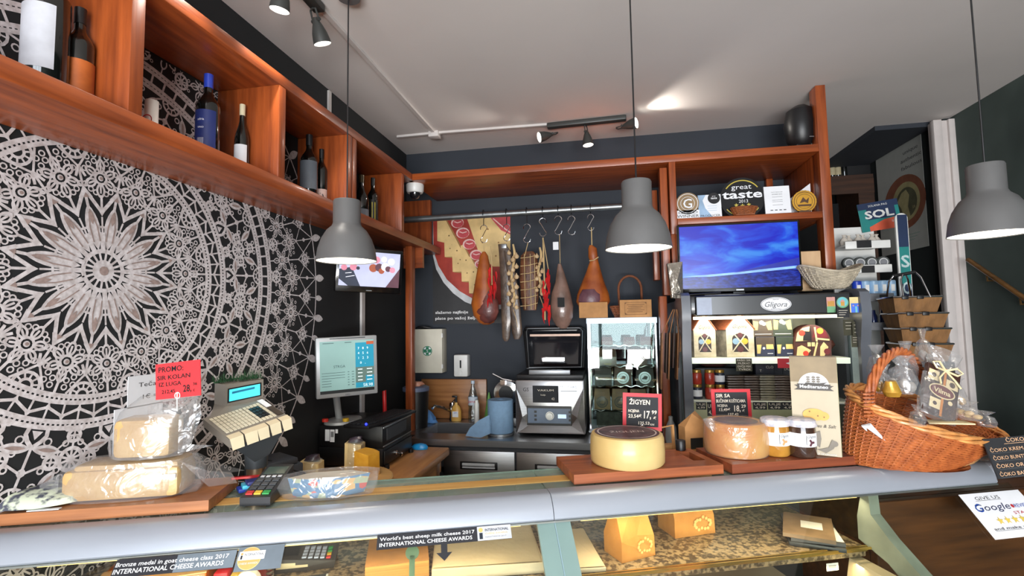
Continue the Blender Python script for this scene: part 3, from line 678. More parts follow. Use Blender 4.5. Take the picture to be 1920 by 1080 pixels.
def garlic(label, px, y0, y1, n, wx, Y, seed, r=.017):
    t, o0 = hung('garlic_braid', label, 'garlic', px, y0, Y); rnd = random.Random(seed)
    mesh('braided_stem', MB().tube([yp(px+3*sin(i), y0-14+(y1-y0+10)*i/9, Y)-Vector(o0) for i in range(10)], [.006]+[.009]*8+[.003], 7), SR, t)
    for i in range(n):
        y = y0+(y1-y0)*(i+.5)/n; s = (-1, 1, .1)[i % 3]; p = yp(px+s*wx, y, Y)-Vector(o0); rr = r*rnd.uniform(.85, 1.1)
        mesh('garlic_bulb', MB().lathe([(.001, -rr*.85), (rr*.6, -rr*.7), (rr, -rr*.1), (rr*.82, rr*.5), (rr*.25, rr*1.0), (rr*.12, rr*1.5)], (p.x, p.y-.012-(.008 if s == .1 else 0), p.z), 10), GAR, t)
    mesh('roots', MB().tube([yp(px, y1, Y)-Vector(o0), yp(px+5, y1+14, Y)-Vector(o0), yp(px+9, y1+34, Y)-Vector(o0)], .002, 5), SR, t); return t
garlic('pale garlic braid between dried strips and bacon slab', 962, 472, 580, 17, 7, RY-.03, 1)
t, o0 = hung('bacon_slab', 'netted brown slab of cured bacon hanging right of the garlic', 'bacon', 990, 455)
bc_ = M('smoked_bacon', (120, 74, 46), .5, c2=(60, 34, 24), scale=18, bump=.4, stretch=(1, 1, .6))
mesh('slab', MB().loft(local(blob([(984, 1000, 472), (976, 1008, 480), (974, 1010, 520), (977, 1010, 560), (982, 1006, 582)], RY, .4), o0), 4*5, 0, .03), bc_, t)
mb = MB()
for i in range(7):
    p = yp(976, 484+i*15, RY-.035)-Vector(o0); q = yp(1008, 478+i*15, RY-.035)-Vector(o0); mb.tube([p, (p+q)/2+Vector((0, -.012, -.006)), q], .0022, 5)
for px in (985, 996, 1004): p = yp(px-2, 476, RY-.045)-Vector(o0); q = yp(px, 580, RY-.045)-Vector(o0); mb.tube([p, q], .0022, 5)
mb.tube([(0, 0, 0), (-.01, -.02, -.05), (-.02, -.02, -.09)], .0025, 5); mesh('netting', mb, SR, t)
garlic('pale garlic braid with loose chilli strings beside bacon slab', 1012, 478, 555, 11, 5, RY-.02, 2, .014)
t, o0 = hung('chilli_string', 'long hanging string of red chillies between garlic and grey ham', 'chillies', 1021, 445, RY-.06)
mesh('string', MB().tube([yp(1018, 446, RY)-Vector(o0), yp(1020, 500, RY-.06)-Vector(o0), yp(1022, 600, RY-.06)-Vector(o0)], .005, 6).tube([yp(1019, 450, RY)-Vector(o0), yp(1028, 505, RY-.06)-Vector(o0), yp(1019, 560, RY-.06)-Vector(o0)], .003, 5), SR, t)
peppers(t, o0, 1024, 512, 590, 26, CHI, RY-.066, 5, 7, .075); peppers(t, o0, 1030, 505, 530, 4, CHI, RY-.06, 8, 3, .08)
t, o0 = hung('wrapped_ham', 'grey brown wrapped ham with black square label on the rail', 'ham', 1049, 440)
mesh('ham_body', MB().loft(local(blob([(1046, 1052, 495), (1044, 1057, 508), (1041, 1064, 530), (1034, 1070, 550), (1031, 1075, 575), (1033, 1074, 595), (1042, 1068, 610), (1050, 1062, 616)]), o0), 22, 0, .015), GHAM, t)
mesh('string', MB().tube([(0, 0, 0), (0, 0, -.19)], .002, 5), SR, t)
p = yp(1052, 567, RY-.105)-Vector(o0); mesh('label', MB().box(p.x-.022, p.x+.022, p.y-.003, p.y, p.z-.03, p.z+.03), MATTE, t, label='black square label')
p = yp(1042, 461, RY)-Vector(o0); mesh('price_tag', MB().box(p.x-.018, p.x+.018, p.y-.002, p.y, p.z-.026, p.z+.026), PAPER, t, label='white paper tag')
t, o0 = hung('cured_ham', 'large golden orange ham hanging rightmost on the rail', 'ham', 1109, 432)
mesh('ham_body', MB().loft(local(blob([(1105, 1111, 460), (1103, 1119, 466), (1103, 1121, 482), (1106, 1122, 490), (1099, 1127, 510), (1090, 1134, 532), (1082, 1142, 552), (1080, 1144, 566), (1086, 1138, 577), (1098, 1128, 584)]), o0), 24, 0, .015), HAM, t)
mesh('cut_face', MB().loft(local(blob([(1092, 1120, 543), (1086, 1128, 553), (1084, 1130, 564), (1090, 1126, 574)], RY-.05, .6), o0), 20, 0, .03), M('cut_ham_meat', (110, 76, 84), .4, c2=(84, 50, 60), scale=12, bump=.2), t, label='purple cut meat face')
mesh('string', MB().tube([(0, 0, .02), (0, 0, -.1)], .0035).tube([yp(1105, 489, RY-.03)-Vector(o0), yp(1113, 488, RY-.035)-Vector(o0), yp(1122, 482, RY-.03)-Vector(o0)], .0035), SR, t)
# ------------------------------------------------------------------ poster behind the rail
PX0, PX1, PZ0, PZ1 = -1.277, -.668, 1.595, 2.405
PW, PH = PX1-PX0, PZ1-PZ0
def d_poster(mb, w, h):
    def q(px, py): p = yp(px, py, YB-.003); return (p.x-(PX0+PX1)/2, p.z-(PZ0+PZ1)/2)
    # platter of red ham seen cut off by the poster edge
    rim = [(812, 480), (818, 505), (832, 530), (850, 550), (872, 566), (900, 577), (930, 580), (957, 578)]
    mb.poly([q(*a) for a in [(812, 407), (957, 405)]+rim[::-1]], 1)
    mb.poly([q(*a) for a in [(812, 407), (957, 405), (957, 570), (925, 572), (890, 562), (862, 546), (838, 524), (822, 498), (813, 470)]], 2)
    for tri_ in ([(832, 415), (850, 412), (860, 452), (852, 484), (838, 483)], [(850, 412), (893, 470), (890, 500), (876, 484), (858, 484)]): pass
    mb.poly([q(*a) for a in [(820, 408), (836, 408), (833, 455), (820, 452)]], 3)
    for (dx, dy) in ((0, 0), (15, 28), (32, 46), (46, 68)):
        mb.poly([q(a+dx, b+dy) for a, b in [(832, 415), (838, 412), (862, 455), (866, 478), (850, 484), (836, 483)]], 6)
        mb.poly([q(a+dx, b+dy) for a, b in [(832, 415), (836, 413), (858, 455), (861, 481), (834, 482)]], 3)
        for (ex, ey, r_) in ((8, 38, .006), (14, 55, .005), (20, 48, .0065), (10, 62, .005)): c = q(834+dx+ex, 412+dy+ey-8); mb.disc(c[0], c[1], r_, 7, 7)
    mb.poly([q(*a) for a in [(875, 407), (925, 406), (957, 440), (957, 500), (925, 500), (900, 480)]], 3)
    for (x_, y_) in ((915, 430), (935, 455), (905, 455), (930, 480)): c = q(x_, y_); mb.disc(c[0], c[1], .007, 6, 8)
    for i, (x_, y_, r_) in enumerate(((858, 418, .05), (868, 437, .052), (880, 458, .05), (893, 478, .048), (900, 495, .04))):
        c = q(x_, y_); mb.disc(c[0], c[1], r_, 5, 14, r_*.8).disc(c[0]+.004, c[1]-.004, r_*.86, 4, 12, r_*.66).line([(c[0]-r_*.5, c[1]+r_*.2), (c[0], c[1]), (c[0]+r_*.6, c[1]+r_*.15)], .007, 5)
    mb.poly([q(*a) for a in [(918, 406), (957, 405), (957, 440), (940, 432)]], 4); mb.line([q(925, 410), q(948, 430), q(957, 436)], .008, 5)
    mb.text('slažemo najfinije', *q(817, 586), .021, 8, al='l', w=.255, bold=.02); mb.text('plate po vašoj želji', *q(817, 597), .021, 8, al='l', w=.315, bold=.02)
pm = [M('poster_black', (38, 38, 40), .5), M('poster_white_rim', (204, 206, 208), .5), M('poster_ham_red', (178, 62, 44), .45, c2=(140, 34, 24), scale=9), M('poster_cheese', (222, 190, 128), .5, scale=9),
      M('poster_cured_pink', (190, 66, 72), .5, scale=14), M('poster_fat', (230, 190, 184), .5), M('poster_rind', (156, 112, 60), .5), M('poster_peppercorn', (110, 84, 40), .5), M('poster_letters', (226, 226, 226), .6)]
panel('food_poster', 'poster of sliced cheese and ham with white words below', 'poster', ((PX0+PX1)/2, YB-.003, (PZ0+PZ1)/2), X0, Z0, PW, PH, .003, pm, d_poster)
# ------------------------------------------------------------------ steel back counter
BC = .9
o = thing('steel_counter', 'stainless steel back counter with sink and drawers', 'counter', (0, 2.94, 0))
xa, xb = -1.2, .335
mb = MB().box(-.88, xb, 0, .655, .862, BC).box(xa, -.88, 0, .16, .862, BC).box(xa, -.88, .5, .655, .862, BC).box(-1.48, xa, .1, .655, .862, BC)
mesh('worktop', mb, STEEL, o)
mesh('sink_bowl', MB().box(-1.2, -1.19, .16, .5, .76, BC-.002).box(-.89, -.88, .16, .5, .76, BC-.002).box(-1.19, -.89, .16, .17, .76, BC-.002).box(-1.19, -.89, .49, .5, .76, BC-.002).box(-1.19, -.89, .17, .49, .76, .77), STEEL, o)
mesh('carcass', MB().box(xa+.01, xb-.01, .03, .62, .1, .73).box(xa+.01, xb-.01, .03, .1, .7, .86), DGREY, o)
def drawer(x0, x1, z0, z1, last):
    d = mesh('drawer', MB().box(x0, x1, .008, .03, z0, z1, 0, .003), STEEL, o)
    c = (x0+x1)/2
    mesh('handle', MB().box(c-.1, c+.1, -.006, .008, z1-.085, z1-.07, 0, .002).box(c-.1, c+.1, -.002, .008, z1-.1, z1-.09, 0, .002), M('bright_handle', (196, 200, 204), .3), d)
    mesh('handle_recess', MB().box(c-.115, c+.115, .003, .0079, z1-.108, z1-.062, 0, .002), BLACK, d)
x1 = yp(966, 860, 2.94).x
drawer(-.985, x1-.005, .42, .835, 0); drawer(x1+.006, -.1+.01, .42, .835, 1); drawer(-.08, xb-.02, .42, .835, 1)
mesh('plinth', MB().box(xa+.02, xb-.02, .06, .6, 0, .1), BLACK, o)
# things on the back wall
a, b, z0, z1 = rect(775, 617, 830, 699, 3.5)
o = thing('first_aid_box', 'cream metal first aid box on the wall with green cross', 'first aid box', ((a+b)/2, YB, (z0+z1)/2)); wd, ht = (b-a), (z1-z0)
mesh('cabinet_body', MB().box(-wd/2, wd/2, -.1, -.002, -ht/2, ht/2, 0, .004), CREAM, o)
d_ = mesh('door', MB().box(-wd/2, wd/2, -.112, -.102, -ht/2, ht/2, 0, .003), CREAM, o)
GRN = M('green_print', (30, 120, 84), .5); mb = MB().lay(-.1125).disc(.0, .0, .036, 0); mb.rct(-.011, .011, -.03, .03, 1).rct(-.03, .03, -.012, .012, 1).ring(0, 0, .034, .005, 1).text('S', 0, 0, .022, 0)
mesh('cross_emblem', mb, [PAPER, GRN], d_, smooth=False)
mesh('hinge', MB().box(wd/2-.005, wd/2+.005, -.115, -.095, ht*.3, ht*.4), WHITE, d_); mesh('hinge', MB().box(wd/2-.005, wd/2+.005, -.115, -.095, -ht*.4, -ht*.3), WHITE, d_)
p = yp(790, 610, 3.5)
tag(mesh('sunglasses', MB().tube([(-.05, 0, .0), (-.02, -.02, .012), (.02, -.02, .01), (.06, 0, .004), (.02, .03, .004), (-.03, .03, .004)], .006), BLACK, loc=(p.x, 3.52, (z0+z1)/2+ht/2+.006)), 'black cable coil lying on top of the first aid box', 'cable')
bpy.data.objects['sunglasses'].name = 'cable_coil'
a, b, z0, z1 = rect(852, 665, 878, 706, 3.53)
o = thing('soap_dispenser', 'grey white wall soap dispenser right of the first aid box', 'dispenser', ((a+b)/2, YB, (z0+z1)/2)); wd, ht = (b-a), (z1-z0)
mesh('housing', MB().box(-wd/2, wd/2, -.09, -.002, -ht/2, ht/2, 0, .01), WHITE, o); mesh('level_window', MB().box(-.006, .006, -.0915, -.089, -ht*.1, ht*.25), BLACK, o); mesh('push_button', MB().cyl((0, -.09, -ht*.32), (0, -.1, -ht*.32), .014), WHITE, o)
a, b, z0, z1 = rect(790, 711, 912, 760, 3.57)
t = tag(mesh('backsplash_board', MB().box(a, b, 3.57, 3.598, BC+.002, z1, 0, .003), wood('backsplash_oak', (172, 118, 70), (134, 84, 46), 'x')), 'oak board standing behind the sink against the wall', 'board')
# black bin
p = zp(790, 795, BC); x, _, wd, _ = prect(755, 720, 801, 760, 3.25)
o = thing('waste_bin', 'black round bin with grey lid beside the monitor', 'bin', (x, 3.27, BC+.001)); r = wd/2; h = yp(777, 726, 3.2).z-BC
mesh('bin_body', MB().lathe([(r*.88, 0), (r, h*.86), (r, h*.9)], n=28), BLACK, o); mesh('lid', MB().lathe([(r*1.03, h*.88), (r*1.03, h*.97), (r*.8, h), (0, h)], n=28), M('blue_grey_lid', (92, 100, 124), .5), o)
t = tag(mesh('crumpled_wrapper', MB().loft([(0, 0, 0, .04, .03), (0, 0, .012, .055, .035), (.005, 0, .03, .03, .02)], 10, 0, .25), M('wrapper_pink', (176, 120, 96), .4), loc=(x+.01, 3.25, BC+h+.002)), 'crumpled pinkish wrapper on the black bin lid', 'wrapper')
# sink things
o = thing('sink_tap', 'chrome mixer tap behind the steel sink', 'tap', (-1.11, 3.53, BC+.001))
mesh('tap_body', MB().lathe([(.025, 0), (.022, .02), (.02, .09), (.024, .1), (.02, .125), (0, .13)], n=16), CHROME, o); mesh('spout', MB().tube([(0, 0, .06), (-.05, -.07, .1), (-.09, -.13, .12), (-.10, -.15, .105)], .011), CHROME, o); mesh('lever', MB().tube([(0, 0, .125), (.03, -.03, .15)], .006), CHROME, o)
BCL = M('blue_cleaning_cloth', (96, 150, 214), .85, bump=.5, var=.1, scale=20); BRL = M('blue_paper_roll', (120, 152, 184), .8, bump=.15, var=.05, scale=40)
p = zp(806, 788, BC)
tag(mesh('cleaning_cloth', MB().loft([(0, 0, 0, .06, .045), (0, 0, .03, .065, .04), (-.005, 0, .07, .045, .03), (-.01, 0, .095, .02, .015)], 12, 0, .22).loft([(.055, -.01, 0, .035, .03), (.05, 0, .02, .025, .02)], 9, 0, .2), BCL, loc=(p.x, min(p.y, 3.4)+.02, BC+.003)), 'crumpled blue cleaning cloth beside the sink tap', 'cloth')
SOAPY = M('yellow_soap_label', (214, 174, 92), .35, c2=(196, 140, 60), scale=20)
p = zp(857, 784, BC); x = yp(857, 780, 3.52).x
o = thing('soap_bottle', 'yellow liquid soap bottle with black pump by the sink', 'soap bottle', (x, 3.5, BC+.001))
mesh('bottle_body', MB().lathe([(.036, 0), (.038, .01), (.038, .07), (.028, .1), (.012, .115), (.012, .13)], n=20, sy=.6), SOAPY, o); mesh('front_label', MB().lay(-.0245).rct(-.022, .022, .03, .07, 0).text('DM', 0, .06, .01, 1), [PAPER, BLUEP], o, smooth=False)
mesh('pump', MB().cyl((0, 0, .13), (0, 0, .17), .008).box(-.03, .008, -.007, .007, .165, .178, 0, .003), BLACK, o)
x = yp(887, 760, 3.46).x; hb = yp(887, 714, 3.46).z-BC
o = thing('water_bottle', 'clear plastic water bottle with red lettering by the wall', 'bottle', (x, 3.46, BC+.001))
PET = clear('pet_plastic', (214, 224, 230), .22, .1, .4, 40)
mesh('bottle_body', MB().lathe([(.03, 0), (.034, .01), (.034, hb*.3), (.031, hb*.34), (.034, hb*.4), (.034, hb*.62), (.012, hb*.88), (.012, hb*.94)], n=20), PET, o)
mesh('cap', MB().lathe([(.014, hb*.93), (.014, hb)], n=14), M('pale_blue_cap', (190, 204, 220), .4), o)
mesh('wrap_label', MB().lathe([(.0345, hb*.42), (.0345, hb*.62)], n=20, cap=False).lay(-.036).text('jana', 0, hb*.52, .018, 1, w=.05), [M('water_label', (196, 206, 220), .5), M('red_letters', (190, 40, 40), .5)], o)
x = yp(894, 770, 3.44).x
tag(mesh('white_tube', MB().lathe([(.017, 0), (.017, .14), (.012, .15), (.012, .165)], n=18), WHITE, loc=(x+.01, 3.40, BC+.001)), 'plain white tube bottle in front of water bottle', 'bottle')
x = yp(915, 745, 3.5).x
tag(mesh('green_cone', MB().lathe([(.04, 0), (.02, .12), (.004, .2)], n=14), M('green_plastic', (110, 168, 84), .5), loc=(x, 3.53, BC+.001)), 'green tipped cone bottle beside the oak board', 'bottle')
x, _, wd, _ = prect(915, 750, 962, 800, 3.12); hr = yp(940, 750, 3.1).z-BC
o = thing('paper_roll', 'thick blue paper towel roll standing beside the vacuum machine', 'paper roll', (x, 3.12, BC+.001)); r = wd/2
mesh('base_plate', MB().lathe([(r*1.05, 0), (r*1.05, .012)], n=28), ALU, o); mesh('roll', MB().lathe([(r*.94, .013), (r, .02), (r, hr-.004), (r*.96, hr), (r*.3, hr), (r*.3, hr-.03)], n=32), BRL, o)
g = MB(); R2 = [(-r*.7, -r*.8, hr*.6), (-r*1.5, -r*.9, hr*.45), (-r*2.2, -r, .05), (-r*2.5, -r*1.2, .004), (-r*1.2, -r*1.6, .004), (-r*.6, -r*1.15, .02)]
g.add([(a, b, c) for a, b, c in R2]+[(a+.004, b+.012, c) for a, b, c in R2], [(0, 1, 2, 5), (2, 3, 4, 5), (6, 7, 8, 11), (8, 9, 10, 11), (0, 1, 7, 6), (1, 2, 8, 7), (2, 3, 9, 8)])
mesh('hanging_sheet', g, BRL, o)
# slicer
x = yp(950, 730, 3.4).x; zz = yp(950, 728, 3.4).z
o = thing('meat_slicer', 'small steel meat slicer behind the blue paper roll', 'slicer', (x, 3.42, BC+.001)); zc = zz-BC
mesh('base', MB().box(-.1, .12, -.08, .1, 0, .06, 0, .01), STEEL, o)
mesh('blade_guard', MB().lathe([(.02, -.02), (.085, -.015), (.09, 0), (.085, .015)], (0, -.03, zc-.03), 32, axis='y'), CHROME, o); mesh('blade', MB().lathe([(0, -.022), (.05, -.022)], (0, -.03, zc-.03), 24, axis='y', cap=False), BLACK, o)
mesh('arm', MB().tube([(-.09, -.05, zc+.1), (-.02, -.05, zc+.065), (.06, -.05, zc+.05), (.085, -.03, zc+.0), (.08, -.02, .05)], .008).box(-.035, .0, -.07, -.03, zc+.03, zc+.06), CHROME, o)
# ------------------------------------------------------------------ vacuum machine
a, b, z0, z1 = rect(966, 713, 1097, 809, 3.08)
o = thing('vacuum_sealer', 'steel tabletop vacuum sealing machine with raised smoked lid', 'machine', ((a+b)/2, 3.08, BC+.001)); wd, ht = b-a, z1-BC; W2 = wd/2
mesh('housing', MB().box(-W2, W2, 0, .42, .015, ht, 0, .012), STEEL, o)
for s in (-1, 1):
    mb = MB().add([(s*W2*.96, -.003, ht*.85), (s*W2*.6, -.003, ht*.42), (s*W2*.6, -.003, ht*.2), (s*W2*.96, -.003, ht*.05), (s*W2*.78, -.02, ht*.35)], [(0, 1, 4), (1, 2, 4), (2, 3, 4), (3, 0, 4)])
    mesh('pressed_corner', mb, STEEL, o, smooth=False)
mesh('control_panel', MB().box(-W2*.66, W2*.62, -.008, 0, ht*.2, ht*.54, 0, .003).lay(-.0085).rct(-W2*.63, W2*.59, ht*.24, ht*.5, 1).disc(0, ht*.37, .026, 2).rct(.05, .1, ht*.33, ht*.4, 3)
     .rct(-.095, -.08, ht*.42, ht*.46, 0).rct(-.095, -.08, ht*.35, ht*.39, 0).rct(-.095, -.08, ht*.28, ht*.32, 0).rct(.115, .13, ht*.42, ht*.46, 0).rct(.115, .13, ht*.35, ht*.39, 0).rct(.115, .13, ht*.28, ht*.32, 0), [BLACK, M('panel_blue_grey', (96, 112, 134), .4), WHITE, M('lit_display', (190, 220, 250), .4, emit=.5)], o, smooth=False)
mesh('knob', MB().cyl((0, -.009, ht*.37), (0, -.024, ht*.37), .022, .02, 20), M('knob_silver', (206, 206, 204), .3, .5), o)
mesh('name_print', MB().lay(-.0008).text('MULTIVAC', W2*.55, ht*.88, .012, 0, w=W2*.46).rct(W2*.32, W2*.78, ht*.8, ht*.81, 0).ring(W2*.2, ht*.87, .012, .003, 0, rz=.006).text('GS', -W2*.68, ht*.83, .022, 0).rct(-W2*.95, -W2*.5, ht*.7, ht*.7+.0001, 0), [INK], o, smooth=False)
mb = MB().box(-W2*.48, W2*.26, -.005, 0, ht*.6, ht*.9).lay(-.0055); mb.text('VAKUM', -W2*.11, ht*.82, .012, 1, w=.1).text('kutija', -W2*.18, ht*.74, .01, 1).text('42', W2*.1, ht*.67, .014, 1)
mesh('price_note', mb, [SLATE, CHALK], o, smooth=False)
mesh('chamber_rim', MB().box(-W2*.98, W2*.98, .03, .41, ht, ht+.03, 0, .008), BLACK, o); mesh('seal_bar', MB().box(-W2*.6, W2*.6, .02, .05, ht+.03, ht+.06, 0, .004), ALU, o)
zt = yp(1035, 616, 3.42).z-BC; zb = ht+.045; sl = .10
mb = MB()
def lidp(x, z): return (x, .33+(z-zb)*sl/(zt-zb), z)
fr = [(-W2*.86, zb), (-W2*1.0, zb+(zt-zb)*.92), (-W2*.96, zt), (W2*.86, zt), (W2*.96, zb+(zt-zb)*.92), (W2*.92, zb)]
lid = mesh('lid_frame', MB().tube([lidp(*q) for q in fr], .013, 8, closed=True), BLACK, o)
mesh('lid_seal', MB().tube([(lambda q: (q[0]*.95, q[1]-.014, q[2]))(lidp(x_*.98, z_*.985+.01)) for x_, z_ in fr], .0045, 8, closed=True), ALU, lid)
mesh('lid_window', MB().add([lidp(*q) for q in fr]+[(lambda v: (v[0], v[1]+.05, v[2]))(lidp(x_*.8, zb+(z_-zb)*.85+.02)) for x_, z_ in fr], [(6, 7, 8, 9, 10, 11)]+[(i, (i+1) % 6, 6+(i+1) % 6, 6+i) for i in range(6)]), M('smoked_acrylic', (34, 34, 38), .12, coat=.8), lid)
mesh('counter_bar', MB().box(-W2*.8, W2*.82, .33+sl*.82-.03, .33+sl*.82-.01, zt-.055, zt-.04), M('bronze_bar', (150, 126, 112), .4, .5), lid)
mesh('lid_handle', MB().box(-W2*.42, W2*.36, .31, .33, zb+.03, zb+.075, 0, .006).box(-W2*.36, W2*.3, .305, .31, zb+.045, zb+.068), M('chrome_handle', (200, 204, 210), .15, 1), lid)
# ------------------------------------------------------------------ glass tower with chocolate
a, b, z0, z1 = rect(1105, 596, 1232, 803, 3.2)
o = thing('display_tower', 'tall glass display tower with wavy shelves on the counter', 'display case', ((a+b)/2, 3.2, BC+.001)); W2 = (b-a)/2; H = z1-BC; D2 = .3
mb = MB()
for sx in (-1, 1):
    for y in (0, D2): mb.box(sx*W2-.005, sx*W2+.005, y-.005, y+.005, .03, H-.03)
mesh('corner_posts', mb, CHROME, o)
mesh('base', MB().box(-W2-.01, W2+.01, -.01, D2+.01, 0, .03, 0, .004).box(-W2-.012, W2+.012, -.014, -.01, .01, .018), ALU, o)
mesh('light_header', MB().box(-W2-.01, W2+.01, -.01, D2+.01, H-.035, H, 0, .003), M('lit_white_header', (206, 226, 244), .3, emit=.5, var=.02), o)
mesh('mirror_back', MB().box(-W2, W2, D2-.004, D2, .03, H-.035), M('mirror', (74, 74, 78), .04, 1, var=.02), o)
mesh('glass_side', MB().box(-W2, -W2+.003, .006, D2-.006, .03, H-.035), GLASS, o); mesh('glass_side', MB().box(W2-.003, W2, .006, D2-.006, .03, H-.035), GLASS, o)
mesh('glass_door', MB().box(-W2+.006, W2-.006, -.004, -.001, .03, H-.035), GLASS, o)
sz = [yp(1168, y_, 3.2).z-BC for y_ in (648, 687, 724, 770)]
for zz in sz:
    s_ = mesh('glass_shelf', MB().box(-W2+.01, W2-.01, .01, D2-.01, zz-.005, zz), clear('shelf_glass', (225, 235, 232), .06, .02), o)
    mesh('wavy_edge', MB().tube([(-W2*.92+W2*1.84*i/36, .006, zz-.002+.005*sin(i*1.05)) for i in range(37)], .0028, 6), CHROME, s_)
CHB = M('brown_pouch', (84, 56, 40), .35, var=.2, coat=.4, scale=18); CHD = M('dark_pouch', (44, 34, 30), .35, coat=.4, var=.2); CHR = M('dark_red_pack', (104, 36, 32), .4)
GDP = M('gold_pouch', (140, 104, 60), .35, c2=(96, 66, 36), scale=14, coat=.3)
lb = ['red lidded', 'brown']
def pouch(x, zz, w_, h_, mats, name, label, cat, g, disc_=True, txt=None, y=.05, d=.05):
    q = thing(name, label, cat, (o.location.x+x, 3.2+y, BC+.001+zz+.001), random.uniform(-.06, .06), g)
    mb = MB().add([(-w_/2, -d/2, 0), (w_/2, -d/2, 0), (w_/2, d/2, 0), (-w_/2, d/2, 0), (-w_*.46, -.006, h_), (w_*.46, -.006, h_), (w_*.46, .006, h_), (-w_*.46, .006, h_), (-w_/2, -d*.52, h_*.5), (w_/2, -d*.52, h_*.5), (w_/2, d*.52, h_*.5), (-w_/2, d*.52, h_*.5)],
        [(3, 2, 1, 0), (0, 1, 9, 8), (1, 2, 10, 9), (2, 3, 11, 10), (3, 0, 8, 11), (8, 9, 5, 4), (9, 10, 6, 5), (10, 11, 7, 6), (11, 8, 4, 7), (4, 5, 6, 7)])
    mb.lay(-d*.54)
    if disc_: mb.disc(0, h_*.36, w_*.36, 1).ring(0, h_*.36, w_*.26, .003, 0).poly([(-w_*.2, h_*.3), (-.0, h_*.46), (w_*.18, h_*.42), (w_*.1, h_*.28)], 0)
    if txt: mb.text(txt, 0, h_*.1, .008, 1)
    mesh('pouch', mb, mats, q, smooth=False); return q
for i, xx in enumerate((-.09, .045, .15)): pouch(xx, sz[0]+.0, .07, .05, [CHR, GOLD], 'chocolate_box', 'dark red chocolate pack on the highest glass shelf of the tower', 'chocolate', 'red packs on the top tower shelf', False)
for i, xx in enumerate((-.09, .095)): pouch(xx, sz[1], .11, .11, [CHB, GOLD], 'chocolate_box', ('brown chocolate box at the left on the second glass shelf', 'brown chocolate box at the right on the second glass shelf')[i], 'chocolate', None, False, 'CHOCO')
for i, xx in enumerate((-.12, .0, .135)): pouch(xx, sz[2], .105, .13, [CHD if i != 1 else CHB, M('silver_badge', (190, 200, 204), .25, .6)], 'chocolate_pouch', ('dark plain pouch leftmost on the third glass shelf', 'brown pouch with silver badge on the third glass shelf', 'dark pouch with silver badge on the third glass shelf')[i], 'pouch', None, i > 0)
for i, xx in enumerate((-.13, -.02, .09)): pouch(xx, sz[3], .1, .125, [GDP, M('dark_badge', (52, 40, 30), .4)], 'chocolate_pouch', ('gold brown pouch with dark badge leftmost on lowest glass shelf', 'gold brown pouch with dark badge second on lowest glass shelf', 'gold brown pouch behind the zigyen price board')[i], 'pouch', None, True)
q = thing('woven_box', 'dark grey brick patterned box at the bottom of the tower', 'box', (o.location.x, 3.25, BC+.032)); mesh('box_body', MB().box(-.17, .17, -.02, .18, 0, sz[3]-.045, 0, .004).lay(-.0205).text('G', .07, .045, .05, 1, shear=.3), [M('brick_pattern', (66, 64, 60), .7, var=.3, scale=40), CHALK], q, smooth=False)
# boxes and basket on the tower
TZ = BC+.001+H+.002
x, _, wd, ht = prect(1086, 560, 1139, 589, 3.2)
q = thing('cardboard_box', 'plain brown cardboard box on top of the glass tower', 'box', (x+.0, 3.18, TZ), .03); mesh('box_body', MB().box(-wd/2, wd/2, -.03, .035, 0, ht, 0, .003), KRAFT, q)
x, _, wd, ht = prect(1162, 553, 1222, 586, 3.2)
q = thing('cardboard_box', 'brown cardboard box with framed print on the glass tower', 'box', (x, 3.24, TZ), .0)
mb = MB().box(-wd/2, wd/2, -.03, .05, 0, ht, 0, .003).lay(-.0305); fw, fh = wd*.34, ht*.34
mb.line([(-fw, ht/2-fh), (fw, ht/2-fh), (fw, ht/2+fh), (-fw, ht/2+fh), (-fw, ht/2-fh)], .0025, 1)
for i in range(5): mb.rct(-fw*(.8-.1*(i % 2)), fw*(.8-.15*(i % 3)), ht/2+fh*.6-i*fh*.3, ht/2+fh*.6-i*fh*.3+.003, 1)
for sx in (-1, 1):
    for szz in (-1, 1): mb.poly([(sx*fw, ht/2+szz*fh), (sx*fw*.8, ht/2+szz*fh), (sx*fw, ht/2+szz*fh*.7)], 1)
mesh('box_body', mb, [KRAFT, M('brown_print', (110, 74, 40), .7)], q, smooth=False)
x = yp(1182, 570, 3.4).x
q = thing('wicker_basket', 'brown wicker basket with tall handle behind cardboard boxes', 'basket', (x, 3.41, TZ))
mb = MB(); wicker(mb, lambda t, k: ((.1+.03*k)*cos(t), (.06+.015*k)*sin(t), .005+.07*k), 7, 18, .005); mb.box(-.09, .09, -.05, .05, 0, .006); mesh('woven_body', mb, WK, q)
hz = yp(1182, 517, 3.4).z-TZ
mesh('handle', MB().tube([(-.07+.0*cos(a_), -.0, .05) for a_ in (0,)]+[(-.075*cos(a_), 0, hz-.09+.09*sin(a_)) for a_ in [pi*i/12 for i in range(13)]]+[(.075, 0, .05)], .008), M('wicker_handle', (120, 66, 34), .6, bump=.3, scale=50, stretch=(1, 1, 3)), q)
